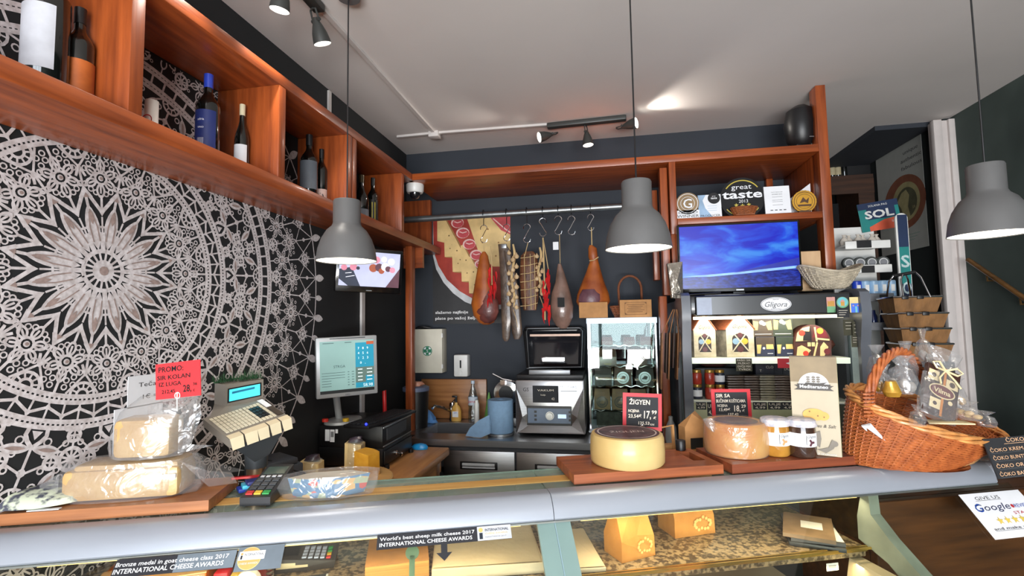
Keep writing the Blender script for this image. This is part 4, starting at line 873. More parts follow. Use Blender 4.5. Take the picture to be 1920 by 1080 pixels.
# hanging paper bags and silver pack on the post
q = thing('hanging_paper_bags', 'brown paper carrier bags hanging on edge from the middle post', 'bags', (0, 0, 0))
BG = M('brown_bag_edge', (140, 92, 50), .7, var=.2, scale=30); KB = M('dark_brown_bag', (64, 42, 30), .7)
Yh = 2.86
for i, (xt, xb_, yb_) in enumerate(((1262, 1240, 730), (1264, 1249, 700), (1265, 1254, 712), (1267, 1262, 690), (1268, 1270, 712), (1268, 1272, 690), (1269, 1275, 660))):
    P_ = [yp(xt, 580, Yh+.0), yp(xb_+2, 625, Yh), yp(xb_, yb_, Yh)]
    mb = MB(); mb.tube(P_[:2], .003, 5)
    a_, b_ = P_[1], P_[2]; dy = Vector((0, .08, 0)); tx = Vector((.0035, 0, 0))
    mb.add([a_-tx, a_+tx, b_+tx, b_-tx, a_-tx+dy, a_+tx+dy, b_+tx+dy, b_-tx+dy], [(0, 1, 2, 3), (4, 7, 6, 5), (0, 4, 5, 1), (1, 5, 6, 2), (2, 6, 7, 3), (3, 7, 4, 0)])
    mesh('paper_bag', mb, BG if i % 2 == 0 else KB, q, smooth=False)
p = yp(1262, 527, 2.88)
q = thing('silver_pouch', 'shiny silver foil pouch hanging beside the television', 'pouch', (p.x, 2.86, p.z), .2)
mesh('foil', MB().add([(-.033, -.01, .095), (.05, -.01, .105), (.045, -.012, -.1), (-.015, -.012, -.095), (-.033, .01, .095), (.05, .01, .105), (.045, .01, -.1), (-.015, .01, -.095), (.01, -.03, 0)], [(0, 8, 1), (1, 8, 2), (2, 8, 3), (3, 8, 0), (4, 5, 6, 7), (0, 1, 5, 4), (1, 2, 6, 5), (2, 3, 7, 6), (3, 0, 4, 7)]), M('crinkled_foil', (178, 170, 158), .25, .8, bump=.6, scale=20, bscale=30), q, smooth=False)
p = yp(1262, 795, 2.9)
q = thing('plastic_bottle', 'grey white plastic bottle at the foot of the post', 'bottle', (p.x, 3.0, BC+.0)); 
mesh('bottle_body', MB().lathe([(.03, 0), (.034, .02), (.03, .09), (.012, .13), (.012, .15), (.0, .155)], n=16), M('grey_white_bottle', (150, 150, 152), .4), q)
# ------------------------------------------------------------------ open refrigerated display
FY = 2.75
fx0, fx1 = yp(1279, 640, FY).x, yp(1632, 640, FY).x
FX = (fx0+fx1)/2; FW = (fx1-fx0)/2; ztop = yp(1450, 551, FY).z; zcan = yp(1450, 590, FY).z
o = thing('fridge_display', 'open refrigerated display case with black canopy under the television', 'fridge', (FX, FY, 0))
GRC = M('grey_case_curve', (94, 98, 106), .35, var=.05); INT = M('cream_fridge_liner', (204, 200, 164), .5, var=.05); FBL = M('fridge_black', (22, 23, 26), .3, coat=.4)
mesh('back_wall', MB().box(-FW+.04, FW-.04, .54, .66, .1, ztop-.02), INT, o)
mesh('roof', MB().box(-FW+.05, FW-.05, .03, .66, zcan+.005, ztop, 0, .01), FBL, o)
def d_can(mb, w, h):
    pass
cw_ = FW-.075
mb = MB().box(-cw_, cw_, -.0, .03, zcan, ztop-.002, 0, .006).lay(-.0006)
cx = yp(1455, 573, FY).x-FX; cz_ = (zcan+ztop)/2
mb.disc(cx, cz_, .073, 1, 36, .036).ring(cx, cz_, .069, .002, 0, 36, rz=.032).text('Gligora', cx, cz_, .026, 0, w=.105, shear=.35).text('SIRANA', cx, cz_+.0245, .006, 0).text('KOLAN PAG', cx, cz_-.0245, .006, 0)
mb.rct(-cw_+.005, -cw_+.08, zcan+.005, ztop-.012, 2)
mesh('canopy', mb, [FBL, PAPER, M('bluish_sticker', (150, 160, 180), .4)], o, smooth=False)
for s in (-1, 1):
    prof = [(-.03, zcan-.03), (-.035, zcan+.02), (-.02, ztop+.0), (.02, ztop+.018), (.12, ztop+.02), (.2, ztop+.01), (.2, zcan-.05), (.06, zcan-.06), (.03, zcan-.16), (.01, .3), (-.02, .3), (-.0, zcan-.17)]
    pm2 = MB(); n = len(prof); xa_, xb_ = (s*FW, s*(FW-.045))
    pm2.add([(xa_, y, z) for y, z in prof]+[(xb_, y, z) for y, z in prof], [tuple(range(n)), tuple(range(2*n-1, n-1, -1))]+[(i, n+i, n+(i+1) % n, (i+1) % n) for i in range(n)])
    mesh('side_arm', pm2, GRC, o)
    mesh('side_panel', MB().box(s*FW, s*(FW-.03), .2, .66, .1, ztop-.02), GRC if s < 0 else GRC, o)
    mesh('side_glass', MB().box(s*(FW-.01), s*(FW-.016), .0, .2, .45, zcan-.1), GLASS, o)
mesh('case_base', MB().box(-FW+.03, FW-.03, -.02, .62, .1, .75, 0, .01), GREY, o); mesh('plinth', MB().box(-FW+.05, FW-.05, .02, .6, 0, .1), BLACK, o)
mesh('canopy_lamp', MB().box(-FW+.08, FW-.08, .08, .12, zcan-.02, zcan-.004), M('fridge_tube', (255, 244, 214), .5, emit=2, var=0), o)
light('fridge_light', 'AREA', (FX, FY+.10, zcan-.03), 1.0, (1, .95, .8), (FX, FY+.7, .6), shape='RECTANGLE', size=FW*1.6, size_y=.05)
# shelf 1
S1 = yp(1400, 671, 2.86).z; S2 = yp(1400, 753, 2.82).z
SH = M('white_metal_shelf', (214, 218, 206), .4, var=.03)
def lip(name, y, z, h, m):
    s_ = mesh(name, MB().box(-FW+.05, FW-.05, y-FY, .6, z-.008, z), SH, o)
    return s_
a = lip('shelf', 2.86, S1, 0, 0); mesh('price_rail', MB().box(-FW+.05, FW-.05, 2.85-FY, 2.858-FY, S1-.03, S1, 0, .002), M('backlit_rail', (226, 236, 214), .4, emit=.35, var=.02), a)
b = lip('shelf', 2.82, S2, 0, 0); mesh('price_rail', MB().box(-FW+.05, FW-.05, 2.81-FY, 2.818-FY, S2-.004, S2+.001), SH, b)
lip('shelf', 2.80, S2-.26, 0, 0)
mesh('inner_screen', MB().box(-FW+.05, FW-.05, .5, .52, S2, S1-.01), M('inner_grey_glass', (64, 64, 68), .25, coat=.4), o)
def at1(px, Y, z): p = yp(px, 640, Y); return (p.x, Y, z)
# gift houses
HBR = M('printed_stone', (206, 196, 170), .7, c2=(176, 162, 132), scale=24); HROOF = M('printed_roof_tiles', (142, 78, 46), .6, c2=(96, 50, 30), scale=50, stretch=(1, 1, 4)); HSIDE = M('printed_grey_stone', (140, 132, 116), .7, c2=(96, 90, 80), scale=40)
def house(px0, px1, pytop, label, ry=.35):
    Y = 2.9; x0_ = yp(px0, 640, Y).x; x1_ = yp(px1, 640, Y).x; w = x1_-x0_; h = yp(px0, pytop, Y).z-S1; q = thing('gift_house_box', label, 'gift box', ((x0_+x1_)/2, Y, S1+.001), ry*0)
    e = h*.66; d = .14
    mb = MB(); hx = w/2; pts = [(-hx, 0), (hx, 0), (hx, e), (0, h), (-hx, e)]
    off = -.07                       # back of the box is shifted left, as the box stands turned
    mb.add([(x, 0, z) for x, z in pts]+[(x+off, d, z) for x, z in pts], [(0, 1, 2, 3, 4), (9, 8, 7, 6, 5), (0, 5, 6, 1), (1, 6, 7, 2)], 0)
    mb.add([(-hx, 0, 0), (-hx, 0, e), (-hx+off, d, e), (-hx+off, d, 0)], [(0, 1, 2, 3)], 2)
    mb.lay(-.0006)
    c = h*.3; ww = w*.29
    mb.poly([(-ww, h*.12), (ww, h*.12), (ww, h*.42)]+[(ww*cos(pi*i/8), h*.42+ww*.7*sin(pi*i/8)) for i in range(1, 8)]+[(-ww, h*.42)], 3)
    for (cx_, cz2, rr, m_) in ((-.0, .5, .28, 4), (-.55, .36, .35, 5), (.55, .36, .35, 6), (0, .18, .34, 4)): mb.disc(cx_*ww, h*cz2, rr*ww*1.2, m_, 12)
    mb.line([(-ww, h*.12), (ww*.7, h*.52)], w*.045, 0).line([(ww, h*.14), (-ww*.7, h*.52)], w*.045, 0)
    mb.text('Gligora', 0, h*.7, h*.085, 7, w=w*.5, shear=.35)
    for i in range(5):
        for j in range(3): mb.rct(-hx*.95+j*.01+(i % 2)*.004, -hx*.95+j*.01+.006, h*(.08+.1*i), h*(.08+.1*i)+.001, 8)
    mesh('box_body', mb, [HBR, HBR, HSIDE, M('window_dark', (40, 26, 20), .5), M('maroon_jar', (84, 34, 30), .4), M('pale_blue_jar', (120, 150, 170), .4), M('yellow_pack', (216, 160, 40), .4), INK, HSIDE], q, smooth=False)
    ov = w*.05
    mesh('roof', MB().add([(-hx-ov, -.008, e-.01), (0, -.008, h+.006), (off, d+.008, h+.006), (-hx-ov+off, d+.008, e-.01), (hx+ov, -.008, e-.01), (hx+ov+off, d+.008, e-.01),
        (-hx-ov, -.008, e-.004), (0, -.008, h+.012), (off, d+.008, h+.012), (-hx-ov+off, d+.008, e-.004), (hx+ov, -.008, e-.004), (hx+ov+off, d+.008, e-.004)],
        [(0, 1, 2, 3), (1, 4, 5, 2), (6, 9, 8, 7), (7, 8, 11, 10), (0, 6, 7, 1), (1, 7, 10, 4), (0, 3, 9, 6), (4, 10, 11, 5), (2, 8, 9, 3), (5, 11, 8, 2)]), HROOF, q, smooth=False)
house(1301, 1342, 590, 'stone printed house shaped gift box at the left end of shelf'); house(1362, 1414, 588, 'stone printed house shaped gift box beside the cheese packs')
# four packs
PKD = M('dark_green_pack', (52, 62, 46), .45, var=.2); PKB = M('dark_blue_pack', (40, 46, 72), .45, var=.15); CHS = M('printed_cheese', (220, 184, 110), .5); PKW = M('printed_white', (220, 214, 200), .5); PKBR = M('dark_brown_pack', (74, 60, 44), .45, var=.2)
def pack(px0, px1, z0, z1, Y, mats, kind, label):
    x0_ = yp(px0, 640, Y).x; x1_ = yp(px1, 640, Y).x; w = x1_-x0_; h = z1-z0
    q = thing('cheese_pack', label, 'cheese pack', ((x0_+x1_)/2, Y, z0))
    mb = MB().box(-w/2, w/2, 0, .03, 0, h, 0, .002).lay(-.0006)
    if kind == 'a':
        mb.poly([(-w*.45, h*.35), (-w*.25, h*.35), (-w*.2, h*.8), (-w*.45, h*.85)], 1).poly([(w*.45, h*.35), (w*.25, h*.35), (w*.12, h*.75), (w*.4, h*.85)], 1).disc(-w*.05, h*.75, w*.12, 2, 8).disc(w*.06, h*.68, w*.1, 2, 8).rct(-w*.4, w*.4, h*.12, h*.15, 2)
    else:
        mb.rct(-w*.5, w*.5, h*.52, h*.98, 3).poly([(-w*.45, h*.15), (-w*.28, h*.15), (-w*.2, h*.6), (-w*.45, h*.6)], 1).poly([(w*.05, h*.38), (w*.45, h*.38), (w*.42, h*.62), (w*.05, h*.62)], 1).disc(-w*.08, h*.42, w*.07, 2, 8).rct(w*.1, w*.4, h*.14, h*.17, 2)
    mesh('pack', mb, mats, q, smooth=False)
zm = yp(1450, 630, 2.94).z
pack(1417, 1452, S1+.001, zm-.004, 2.94, [PKB, CHS, PAPER, PKBR], 'b', 'dark blue cheese pack with brown top at lower left of four')
pack(1455, 1488, S1+.001, zm-.004, 2.94, [PKB, CHS, PAPER, PKD], 'b', 'dark blue cheese pack beside the patterned dome bag')
pack(1412, 1451, zm-.003, yp(1430, 596, 2.94).z, 2.94, [PKBR, CHS, PKW], 'a', 'brown cheese pack standing on the lower left blue pack')
pack(1450, 1488, zm-.003, yp(1430, 594, 2.94).z, 2.94, [PKD, CHS, PKW], 'a', 'green cheese pack standing on the lower right blue pack')
# patterned dome
x0_ = yp(1489, 640, 2.92).x; x1_ = yp(1558, 640, 2.92).x; w = x1_-x0_; h = yp(1520, 609, 2.92).z-S1
q = thing('patterned_bag', 'domed cream and brown patchwork gift bag on fridge shelf', 'gift bag', ((x0_+x1_)/2, 2.92, S1+.001))
dome = [(-w*.5, 0), (w*.5, 0), (w*.5, h*.45)]+[(w*.5*cos(pi*i/14), h*.45+h*.55*sin(pi*i/14)) for i in range(1, 14)]+[(-w*.5, h*.45)]
mb = MB().prism(dome, 0, .09, 0).lay(-.0006)
mb.poly([(-w*.46, h*.48), (-w*.12, h*.5), (-w*.05, h*.95), (-w*.25, h*.9), (-w*.4, h*.75)], 2).poly([(w*.0, h*.6), (w*.44, h*.58), (w*.36, h*.82), (w*.1, h*.96)], 3).poly([(-w*.26, h*.5), (-w*.02, h*.5), (-w*.02, h*.78), (-w*.22, h*.8)], 1)
mb.disc(-w*.28, h*.74, w*.09, 4, 14).disc(w*.22, h*.8, w*.09, 5, 14).poly([(-w*.46, h*.02), (-w*.2, h*.02), (-w*.05, h*.2), (-w*.3, h*.36), (-w*.42, h*.3)], 2).disc(-w*.2, h*.1, w*.08, 4, 12).poly([(-w*.14, h*.32), (w*.06, h*.32), (w*.06, h*.46), (-w*.14, h*.46)], 2)
mb.line([(w*.02, h*.02), (w*.12, h*.42), (w*.08, h*.92)], w*.05, 2).poly([(w*.18, h*.02), (w*.3, h*.02), (w*.42, h*.3), (w*.3, h*.46), (w*.2, h*.3)], 2).disc(w*.38, h*.16, w*.09, 3, 12).line([(w*.12, h*.56), (w*.46, h*.52)], w*.05, 2)
mb.line([(-w*.46, h*.46), (w*.46, h*.46)], w*.02, 1).line([(-w*.04, h*.04), (-w*.04, h*.96)], w*.02, 1)
mesh('bag_body', mb, [M('pattern_brown', (78, 40, 30), .45), M('pattern_black', (30, 24, 22), .45), M('pattern_cream', (224, 198, 140), .45), M('pattern_maroon', (110, 30, 34), .45), M('pattern_red', (206, 60, 40), .45), M('pattern_orange', (222, 160, 50), .45)], q, smooth=False)
mesh('side_knot', MB().loft([(w*.52, .05, h*.2, .012, .02), (w*.55, .05, h*.35, .03, .03), (w*.58, .05, h*.5, .012, .02)], 12), M('pattern_brown'), q)
# hanging cards at the right of the case and stickers
for i, (x_, y_, w_, h_, lb_) in enumerate(((1591, 614, 20, 30, 'grey green chalk card hanging inside the case right of the dome bag'), (1606, 620, 16, 34, 'narrow grey green chalk card hanging beside case side glass'), (1603, 640, 14, 22, 'small grey card hanging below the other case cards'))):
    x, z, wd, ht = prect(x_-w_/2, y_-h_/2, x_+w_/2, y_+h_/2, 2.80-.01*i)
    panel('chalk_card', lb_, 'card', (x, 2.80-.01*i, z), (1, .1, 0), Z0, wd, ht, .002, [M('olive_slate', (74, 72, 54), .7), CHALK], lambda mb, w, h: [mb.rct(-w*.3, w*(.35-.08*i), h*(.3-.2*i), h*(.3-.2*i)+.002, 1) for i in range(3)])
pc = [M('sticker_pink', (206, 150, 140), .5), M('sticker_green', (108, 164, 120), .5), M('sticker_ochre', (196, 144, 60), .5), M('sticker_sky', (110, 190, 200), .5), M('sticker_blue', (60, 110, 220), .5), M('sticker_cream', (232, 212, 150), .5), PAPER, SLATE, CHALK]
def stk(px0, py0, px1, py1, label, draw, base, nm='sticker', cat='sticker', Y=FY-.004):
    x, z, wd, ht = prect(px0, py0, px1, py1, Y); panel(nm, label, cat, (x, Y, z), X0, Z0, wd, ht, .002, [pc[base]]+pc, draw)
stk(1550, 557, 1566, 586, 'small pink and green cartoonless leaf sticker on canopy', lambda mb, w, h: mb.rct(-w*.5, w*.5, -h*.5, -h*.1, 2).rct(-w*.4, w*.4, -h*.1, h*.25, 3).disc(-w*.2, h*.35, w*.25, 1).disc(w*.25, h*.4, w*.22, 1), 0)
_s = [ob for ob in bpy.data.objects if ob.get('label', '').startswith('small pink and green')][0]; _s['label'] = 'small pink and green card leftmost on the case canopy'
stk(1568, 556, 1591, 578, 'round sky blue house sticker on the case canopy', lambda mb, w, h: mb.disc(0, 0, w*.5, 2).disc(0, h*.05, w*.42, 4).rct(-w*.16, w*.16, -h*.3, h*.05, 3).poly([(-w*.22, h*.05), (w*.22, h*.05), (0, h*.28)], 1), 7)
stk(1569, 579, 1592, 595, 'black chalk card with small writing below the round sticker', lambda mb, w, h: [mb.rct(-w*.35, w*(.38-.1*i), h*(.28-.25*i), h*(.28-.25*i)+.002, 9) for i in range(3)], 7, 'chalk_card', 'card', FY-.03)
stk(1593, 557, 1615, 586, 'blue house shaped card with cream roof on the canopy', lambda mb, w, h: mb.rct(-w*.4, w*.45, -h*.5, h*.1, 5).poly([(-w*.5, h*.1), (w*.5, h*.1), (0, h*.5)], 6).rct(-w*.05, w*.12, -h*.5, -h*.1, 4).disc(-w*.2, -h*.05, w*.07, 1, 8).disc(w*.2, -h*.05, w*.07, 1, 8), 5)
# products on the second shelf
def jar(name, label, cat, x, Y, z, r, h, body, lid_, g=None, lab=None, cloth=None):
    q = thing(name, label, cat, (x, Y, z), 0, g)
    mesh('glass_body', MB().lathe([(r*.9, 0), (r, r*.15), (r, h*.72), (r*.86, h*.8)], n=20), body, q); mesh('lid', MB().lathe([(r*.92, h*.8), (r*.95, h*.97), (r*.9, h)], n=20), lid_, q)
    if lab: mesh('paper_label', MB().lathe([(r*1.015, h*.18), (r*1.015, h*.62)], n=20, cap=False), lab, q)
    return q
GOLDL = M('gold_lid', (176, 140, 70), .3, .7)
RJ = M('red_spread', (170, 52, 36), .3, coat=.4); DJ = M('dark_blue_jar', (30, 38, 58), .3, coat=.4)
jl = [(1306, 2, RJ, 'red jar with gold lid on lower jar at case left edge'), (1306, 1, DJ, 'dark blue jar at bottom left of the second case shelf'), (1330, 2, RJ, 'red jar standing on another red jar behind the price board'), (1330, 1, RJ, 'lower red jar behind the red framed price board'), (1349, 2, DJ, 'dark jar with blue label on the second case shelf'), (1349, 1, RJ, 'lower red jar under the dark blue labelled jar')]
r = .026; hj = .078
for (px, lvl, m_, lb_) in jl: jar('spread_jar', lb_, 'jar', yp(px, 700, 2.9).x, 2.9, S2+.001+(lvl-1)*(hj+.001), r, hj, m_, GOLDL, lab=PAPER if m_ is DJ else None)
TRAY = M('dark_tray_pack', (80, 66, 58), .3, coat=.6, var=.25); TRAYG = M('olive_tray_pack', (116, 110, 92), .3, coat=.6, var=.25)
base = MB().box(-.045, .045, -.04, .04, 0, .017, 0, .008)
tr0 = None; grp = 'dark shrink wrapped trays stacked on the second case shelf'; grp2 = 'olive shrink wrapped trays stacked on the second case shelf'
for ci, px in enumerate((1380, 1408, 1436, 1466)):
    for k in range(5):
        olive = ci == 2; key = grp2 if olive else grp
        src = [ob for ob in bpy.data.objects if ob.get('group') == key]
        loc = (yp(px, 730, 2.88).x, 2.90, S2+.001+k*.026)
        if src: copy_tree(src[0], location=loc)
        else:
            q = thing('tray_pack', 'olive wrapped snack tray in the stack of trays' if olive else 'dark shrink wrapped snack tray in a neat stack', 'tray', loc, 0, key)
            mesh('tray', MB().box(-.045, .045, -.04, .04, 0, .012, 0, .005), TRAYG if olive else TRAY, q); mesh('film_lid', MB().box(-.047, .047, -.042, .042, .013, .024, 0, .006), TRAYG if olive else TRAY, q)
for i, (px, lb_) in enumerate(((1425, 'dark packet with pale letters behind the tray stacks'), (1442, 'dark packet with CLO letters above the olive trays'), (1458, 'tall dark blue canister above the tray stacks'), (1474, 'dark packet with DC letters beside the cracker carton'))):
    Y = 3.04; x = yp(px, 710, Y).x; h_ = (.2, .22, .25, .21)[i]
    q = thing('snack_packet', lb_, 'packet', (x, Y, S2+.001)); mesh('packet', MB().box(-.027, .027, -.02, .02, 0, h_, 0, .004).lay(-.0205).text(('T', 'CLO', 'O', 'DC')[i], 0, h_-.06, .014, 1), [M('navy_packet', (34, 36, 50), .35, coat=.4, var=.2), CHALK], q, smooth=False)
q = thing('salami_sausage', 'dark dried sausage lying on the jars at case left', 'sausage', (yp(1345, 690, 3.0).x, 3.05, S2+.16)); 
mesh('sausage', MB().tube([(-.1, 0, .01), (-.05, 0, 0), (.03, 0, 0), (.09, 0, .012)], [.012, .026, .026, .01], 12), M('sausage_skin', (82, 48, 44), .4, bump=.2, var=.2), q); q.location.z = S2+.185
mesh('tie_string', MB().tube([(-.1, 0, .01), (-.13, 0, .02)], .002, 5), SR, q)
q2 = thing('support_tray', 'grey tray holding the dark sausage behind the jars', 'tray', (yp(1345, 690, 3.0).x, 3.05, S2+.001)); mesh('tray', MB().box(-.12, .12, -.05, .05, 0, .156, 0, .004), DGREY, q2)
# chalk cards on rails
def chalk(px0, py0, px1, py1, Y, label, lines, base=None, red=False):
    x, z, wd, ht = prect(px0, py0, px1, py1, Y)
    def dr(mb, w, h):
        n = len(lines)
        for i, t_ in enumerate(lines): mb.text(t_, 0, h*(.5-(i+.6)/(n+.2)), h*.55/n, 1, w=w*(.85-.12*(i % 2)))
    return panel('chalk_card', label, 'card', (x, Y, z), X0, Z0, wd, ht, .002, [base or SLATE, CHALK], dr)
chalk(1380, 672, 1410, 696, 2.84, 'olive chalk card with pale writing on upper case rail', ['PAŠKI SIR', 'MUŠKAT', 'OVČJI MIX', 'TVRDI'], M('olive_slate'))
x, z, wd, ht = prect(1458, 672, 1488, 690, 2.84); panel('price_flag', 'red and white price flag behind the cracker carton top', 'card', (x, 2.84, z), X0, Z0, wd, ht, .002, [REDF, PAPER], lambda mb, w, h: mb.poly([(0, 0), (w*.5, h*.2), (w*.5, -h*.3)], 1))
for i, px in enumerate((1305, 1326, 1412, 1440, 1466)):
    chalk(px, 754, px+(19 if i < 2 else 26), 768 if i != 1 else 780, 2.805, ('small chalk price card leftmost on the second case rail', 'tall chalk price card second on the lower case rail', 'chalk price card just right of the red framed board', 'chalk price card second from the red framed board', 'chalk price card beside the cracker carton on lower rail')[i], ['ULJE', '4,99'])
# ------------------------------------------------------------------ television
a, b, z0, z1 = rect(1271, 417, 1503, 547, 2.93)
W2 = (b-a)/2
o = thing('television', 'large flat television showing a deep blue sky and sea', 'television', ((a+b)/2, 2.93, ztop+.001)); H0 = z0-ztop; H1 = z1-ztop
mesh('bezel', MB().box(-W2, W2, 0, .05, H0, H1, 0, .006), M('gloss_black', (14, 14, 16), .15, coat=.5), o)
def sea_mat():
    m = bpy.data.materials.new('screen_sea_picture'); m.use_nodes = True; nt = m.node_tree; N = nt.nodes; L = nt.links; b_ = N['Principled BSDF']
    tc = N.new('ShaderNodeTexCoord'); mp = N.new('ShaderNodeMapping'); mp.inputs['Scale'].default_value = (2.2, 2.2, 6); mp.inputs['Rotation'].default_value = (0, .35, 0); L.new(tc.outputs['Object'], mp.inputs[0])
    nz = N.new('ShaderNodeTexNoise'); nz.inputs['Scale'].default_value = 2.1; nz.inputs['Detail'].default_value = 8; nz.inputs['Distortion'].default_value = .6; L.new(mp.outputs[0], nz.inputs[0])
    cr = N.new('ShaderNodeValToRGB'); e = cr.color_ramp.elements; e[0].position = .42; e[0].color = (*lin((4, 20, 196)), 1); e[1].position = .66; e[1].color = (*lin((56, 140, 240)), 1); x = e.new(.52); x.color = (*lin((10, 74, 226)), 1); L.new(nz.outputs[0], cr.inputs[0])
    sp = N.new('ShaderNodeSeparateXYZ'); L.new(tc.outputs['Object'], sp.inputs[0])
    n2 = N.new('ShaderNodeTexNoise'); n2.inputs['Scale'].default_value = 14; L.new(mp.outputs[0], n2.inputs[0])
    c2 = N.new('ShaderNodeValToRGB'); f = c2.color_ramp.elements; f[0].position = .4; f[0].color = (*lin((6, 12, 110)), 1); f[1].position = .7; f[1].color = (*lin((30, 60, 190)), 1); L.new(n2.outputs[0], c2.inputs[0])
    hz_ = N.new('ShaderNodeMath'); hz_.operation = 'MULTIPLY_ADD'; hz_.inputs[1].default_value = -.07; L.new(sp.outputs[0], hz_.inputs[0]); L.new(sp.outputs[2], hz_.inputs[2])
    lt = N.new('ShaderNodeMath'); lt.operation = 'LESS_THAN'; lt.inputs[1].default_value = H0+(H1-H0)*.27; L.new(hz_.outputs[0], lt.inputs[0])
    mx = N.new('ShaderNodeMix'); mx.data_type = 'RGBA'; L.new(lt.outputs[0], mx.inputs[0]); L.new(cr.outputs[0], mx.inputs[6]); L.new(c2.outputs[0], mx.inputs[7])
    L.new(mx.outputs[2], b_.inputs['Emission Color']); b_.inputs['Emission Strength'].default_value = .55; b_.inputs['Base Color'].default_value = (.005, .005, .01, 1); b_.inputs['Roughness'].default_value = .2
    return m
hzn = H0+(H1-H0)*.24
mb = MB().box(-W2+.012, W2-.012, -.001, .0, H0+.022, H1-.012).lay(-.0015)
mb.poly([(-W2+.012, hzn-.002), (-W2*.2, hzn+.012), (W2-.012, hzn+.042), (W2-.012, hzn+.028), (0, hzn+.004), (-W2*.5, hzn-.006)], 1)
mb.poly([(-W2*.1, hzn+.012), (W2*.5, hzn+.052), (W2-.012, hzn+.085), (W2-.012, hzn+.045)], 2)
mesh('screen', mb, [sea_mat(), M('screen_foam', (110, 150, 220), .3, emit=.55), M('screen_dark_land', (10, 24, 120), .3, emit=.55)], o, smooth=False)
mesh('logo_tab', MB().box(-.02, .02, -.004, 0, H0+.006, H0+.014), ALU, o)
mesh('stand', MB().box(-.03, .03, .02, .05, .01, H0+.02).box(-.2, .2, -.06, .12, 0, .012, 0, .004), M('gloss_black'), o)
x = yp(1285, 549, 2.86).x
tag(mesh('remote_pen', MB().tube([(-.06, 0, .008), (.04, .0, .012), (.1, .0, .016)], .005), BLACK, loc=(x+.07, 2.80, ztop+.0)), 'black marker lying on the fridge top before the television', 'pen')
bpy.data.objects['remote_pen'].name = 'marker_pen'
# white wicker basket on fridge and wooden box
WW = M('white_wicker', (196, 184, 162), .7, bump=.2, scale=30, var=.15)
x0_, x1_ = yp(1503, 520, 2.86).x, yp(1622, 520, 2.86).x
q = thing('white_wicker_basket', 'shallow whitewashed wicker basket on the fridge right of television', 'basket', ((x0_+x1_)/2, 2.9, ztop+.022), .12)
W2b = (x1_-x0_)/2; hb_ = yp(1560, 505, 2.86).z-ztop
def rim(t, k): s = .45+.55*k**.7; return (W2b*s*cos(t), .12*s*sin(t), .006+hb_*.62*k+hb_*.34*k*(abs(cos(t))**2))
mb = MB(); wicker(mb, rim, 13, 26, .0036, wav=.003); mb.tube([rim(2*pi*i/40, 1.02) for i in range(40)], .007, 6, closed=True); mb.lathe([(0, .006), (.1, .006)], n=20, sx=1, sy=.6, cap=False); mesh('woven_body', mb, WW, q)
mesh('paper_liner', MB().add([(-.1, -.04, hb_*.6), (.05, -.06, hb_*.55), (.08, .05, hb_*.85), (-.08, .06, hb_*.9)], [(0, 1, 2, 3)]), PAPER, q)
x, z, wd, ht = prect(1501, 471, 1540, 520, 2.98)
q = thing('wooden_gift_box', 'pale wooden box with oval stamp behind the white basket', 'box', (x, 2.98, ztop+.021)); mesh('box_body', MB().box(-wd/2, wd/2, 0, .07, 0, z+ht/2-ztop-.02, 0, .003).lay(-.0006).ring(-wd*.2, .09, .03, .002, 1, rz=.014), [M('pale_wood', (206, 172, 132), .6, c2=(186, 150, 110), stretch=(10, 10, 1), scale=3), INK], q, smooth=False)
# ------------------------------------------------------------------ right-hand alcove
DW = wood('dark_wood', (74, 44, 26), (48, 28, 16), 'x', .5)
z_s = yp(1600, 328, 4.6).z
xa, xb = 1.28, yp(1642, 400, 4.6).x
o = thing('wine_cabinet', 'dark wooden wine cabinet in the alcove behind the post', 'cabinet', ((xa+xb)/2, 4.6, 0)); W2 = (xb-xa)/2
mesh('top_board', MB().box(-W2, W2, 0, .4, z_s-.03, z_s), DW, o); mesh('frame_rail', MB().box(-W2, W2, -.005, .02, z_s-.16, z_s-.032), DW, o)
mesh('side_board', MB().box(W2-.12, W2, 0, .4, 0, z_s-.032), DW, o); mesh('side_board', MB().box(-W2, -W2+.03, 0, .4, 0, z_s-.032), DW, o); mesh('back_board', MB().box(-W2+.03, W2-.12, .37, .4, .1, z_s-.16), MATTE, o)
for zz in (1.9, 1.45, 1.0): mesh('shelf_board', MB().box(-W2+.03, W2-.12, .02, .36, zz, zz+.025), DW, o)
for i, (px, lb_) in enumerate(((1568, 'dark bottle with cream label on the wine cabinet, leftmost'), (1579, 'dark bottle with cream label on the cabinet beside tall box'), (1591, 'dark unlabelled bottle on the wine cabinet'))):
    bottle('wine_bottle', lb_, (yp(px, 320, 4.6).x, 4.68, z_s+.001), .3, .026, BLACK, M('cream_label', (190, 176, 140), .6) if i < 2 else None, (.08, .38))
for i, px in enumerate((1576, 1592)): bottle('wine_bottle', ('dark glossy bottle inside the wine cabinet, left of two', 'dark glossy bottle inside the wine cabinet, right of two')[i], (yp(px, 400, 4.7).x, 4.75, 1.926), .31, .026, BLACK, None)
q = thing('dark_carton', 'tall black carton standing on the wine cabinet', 'box', (yp(1615, 300, 4.6).x, 4.75, z_s+.001)); mesh('carton', MB().box(-.09, .09, -.1, .1, 0, .36, 0, .004), MATTE, q)
mesh('carton_flap', MB().box(-.09, .0, -.102, -.1, .2, .35), DGREY, q)
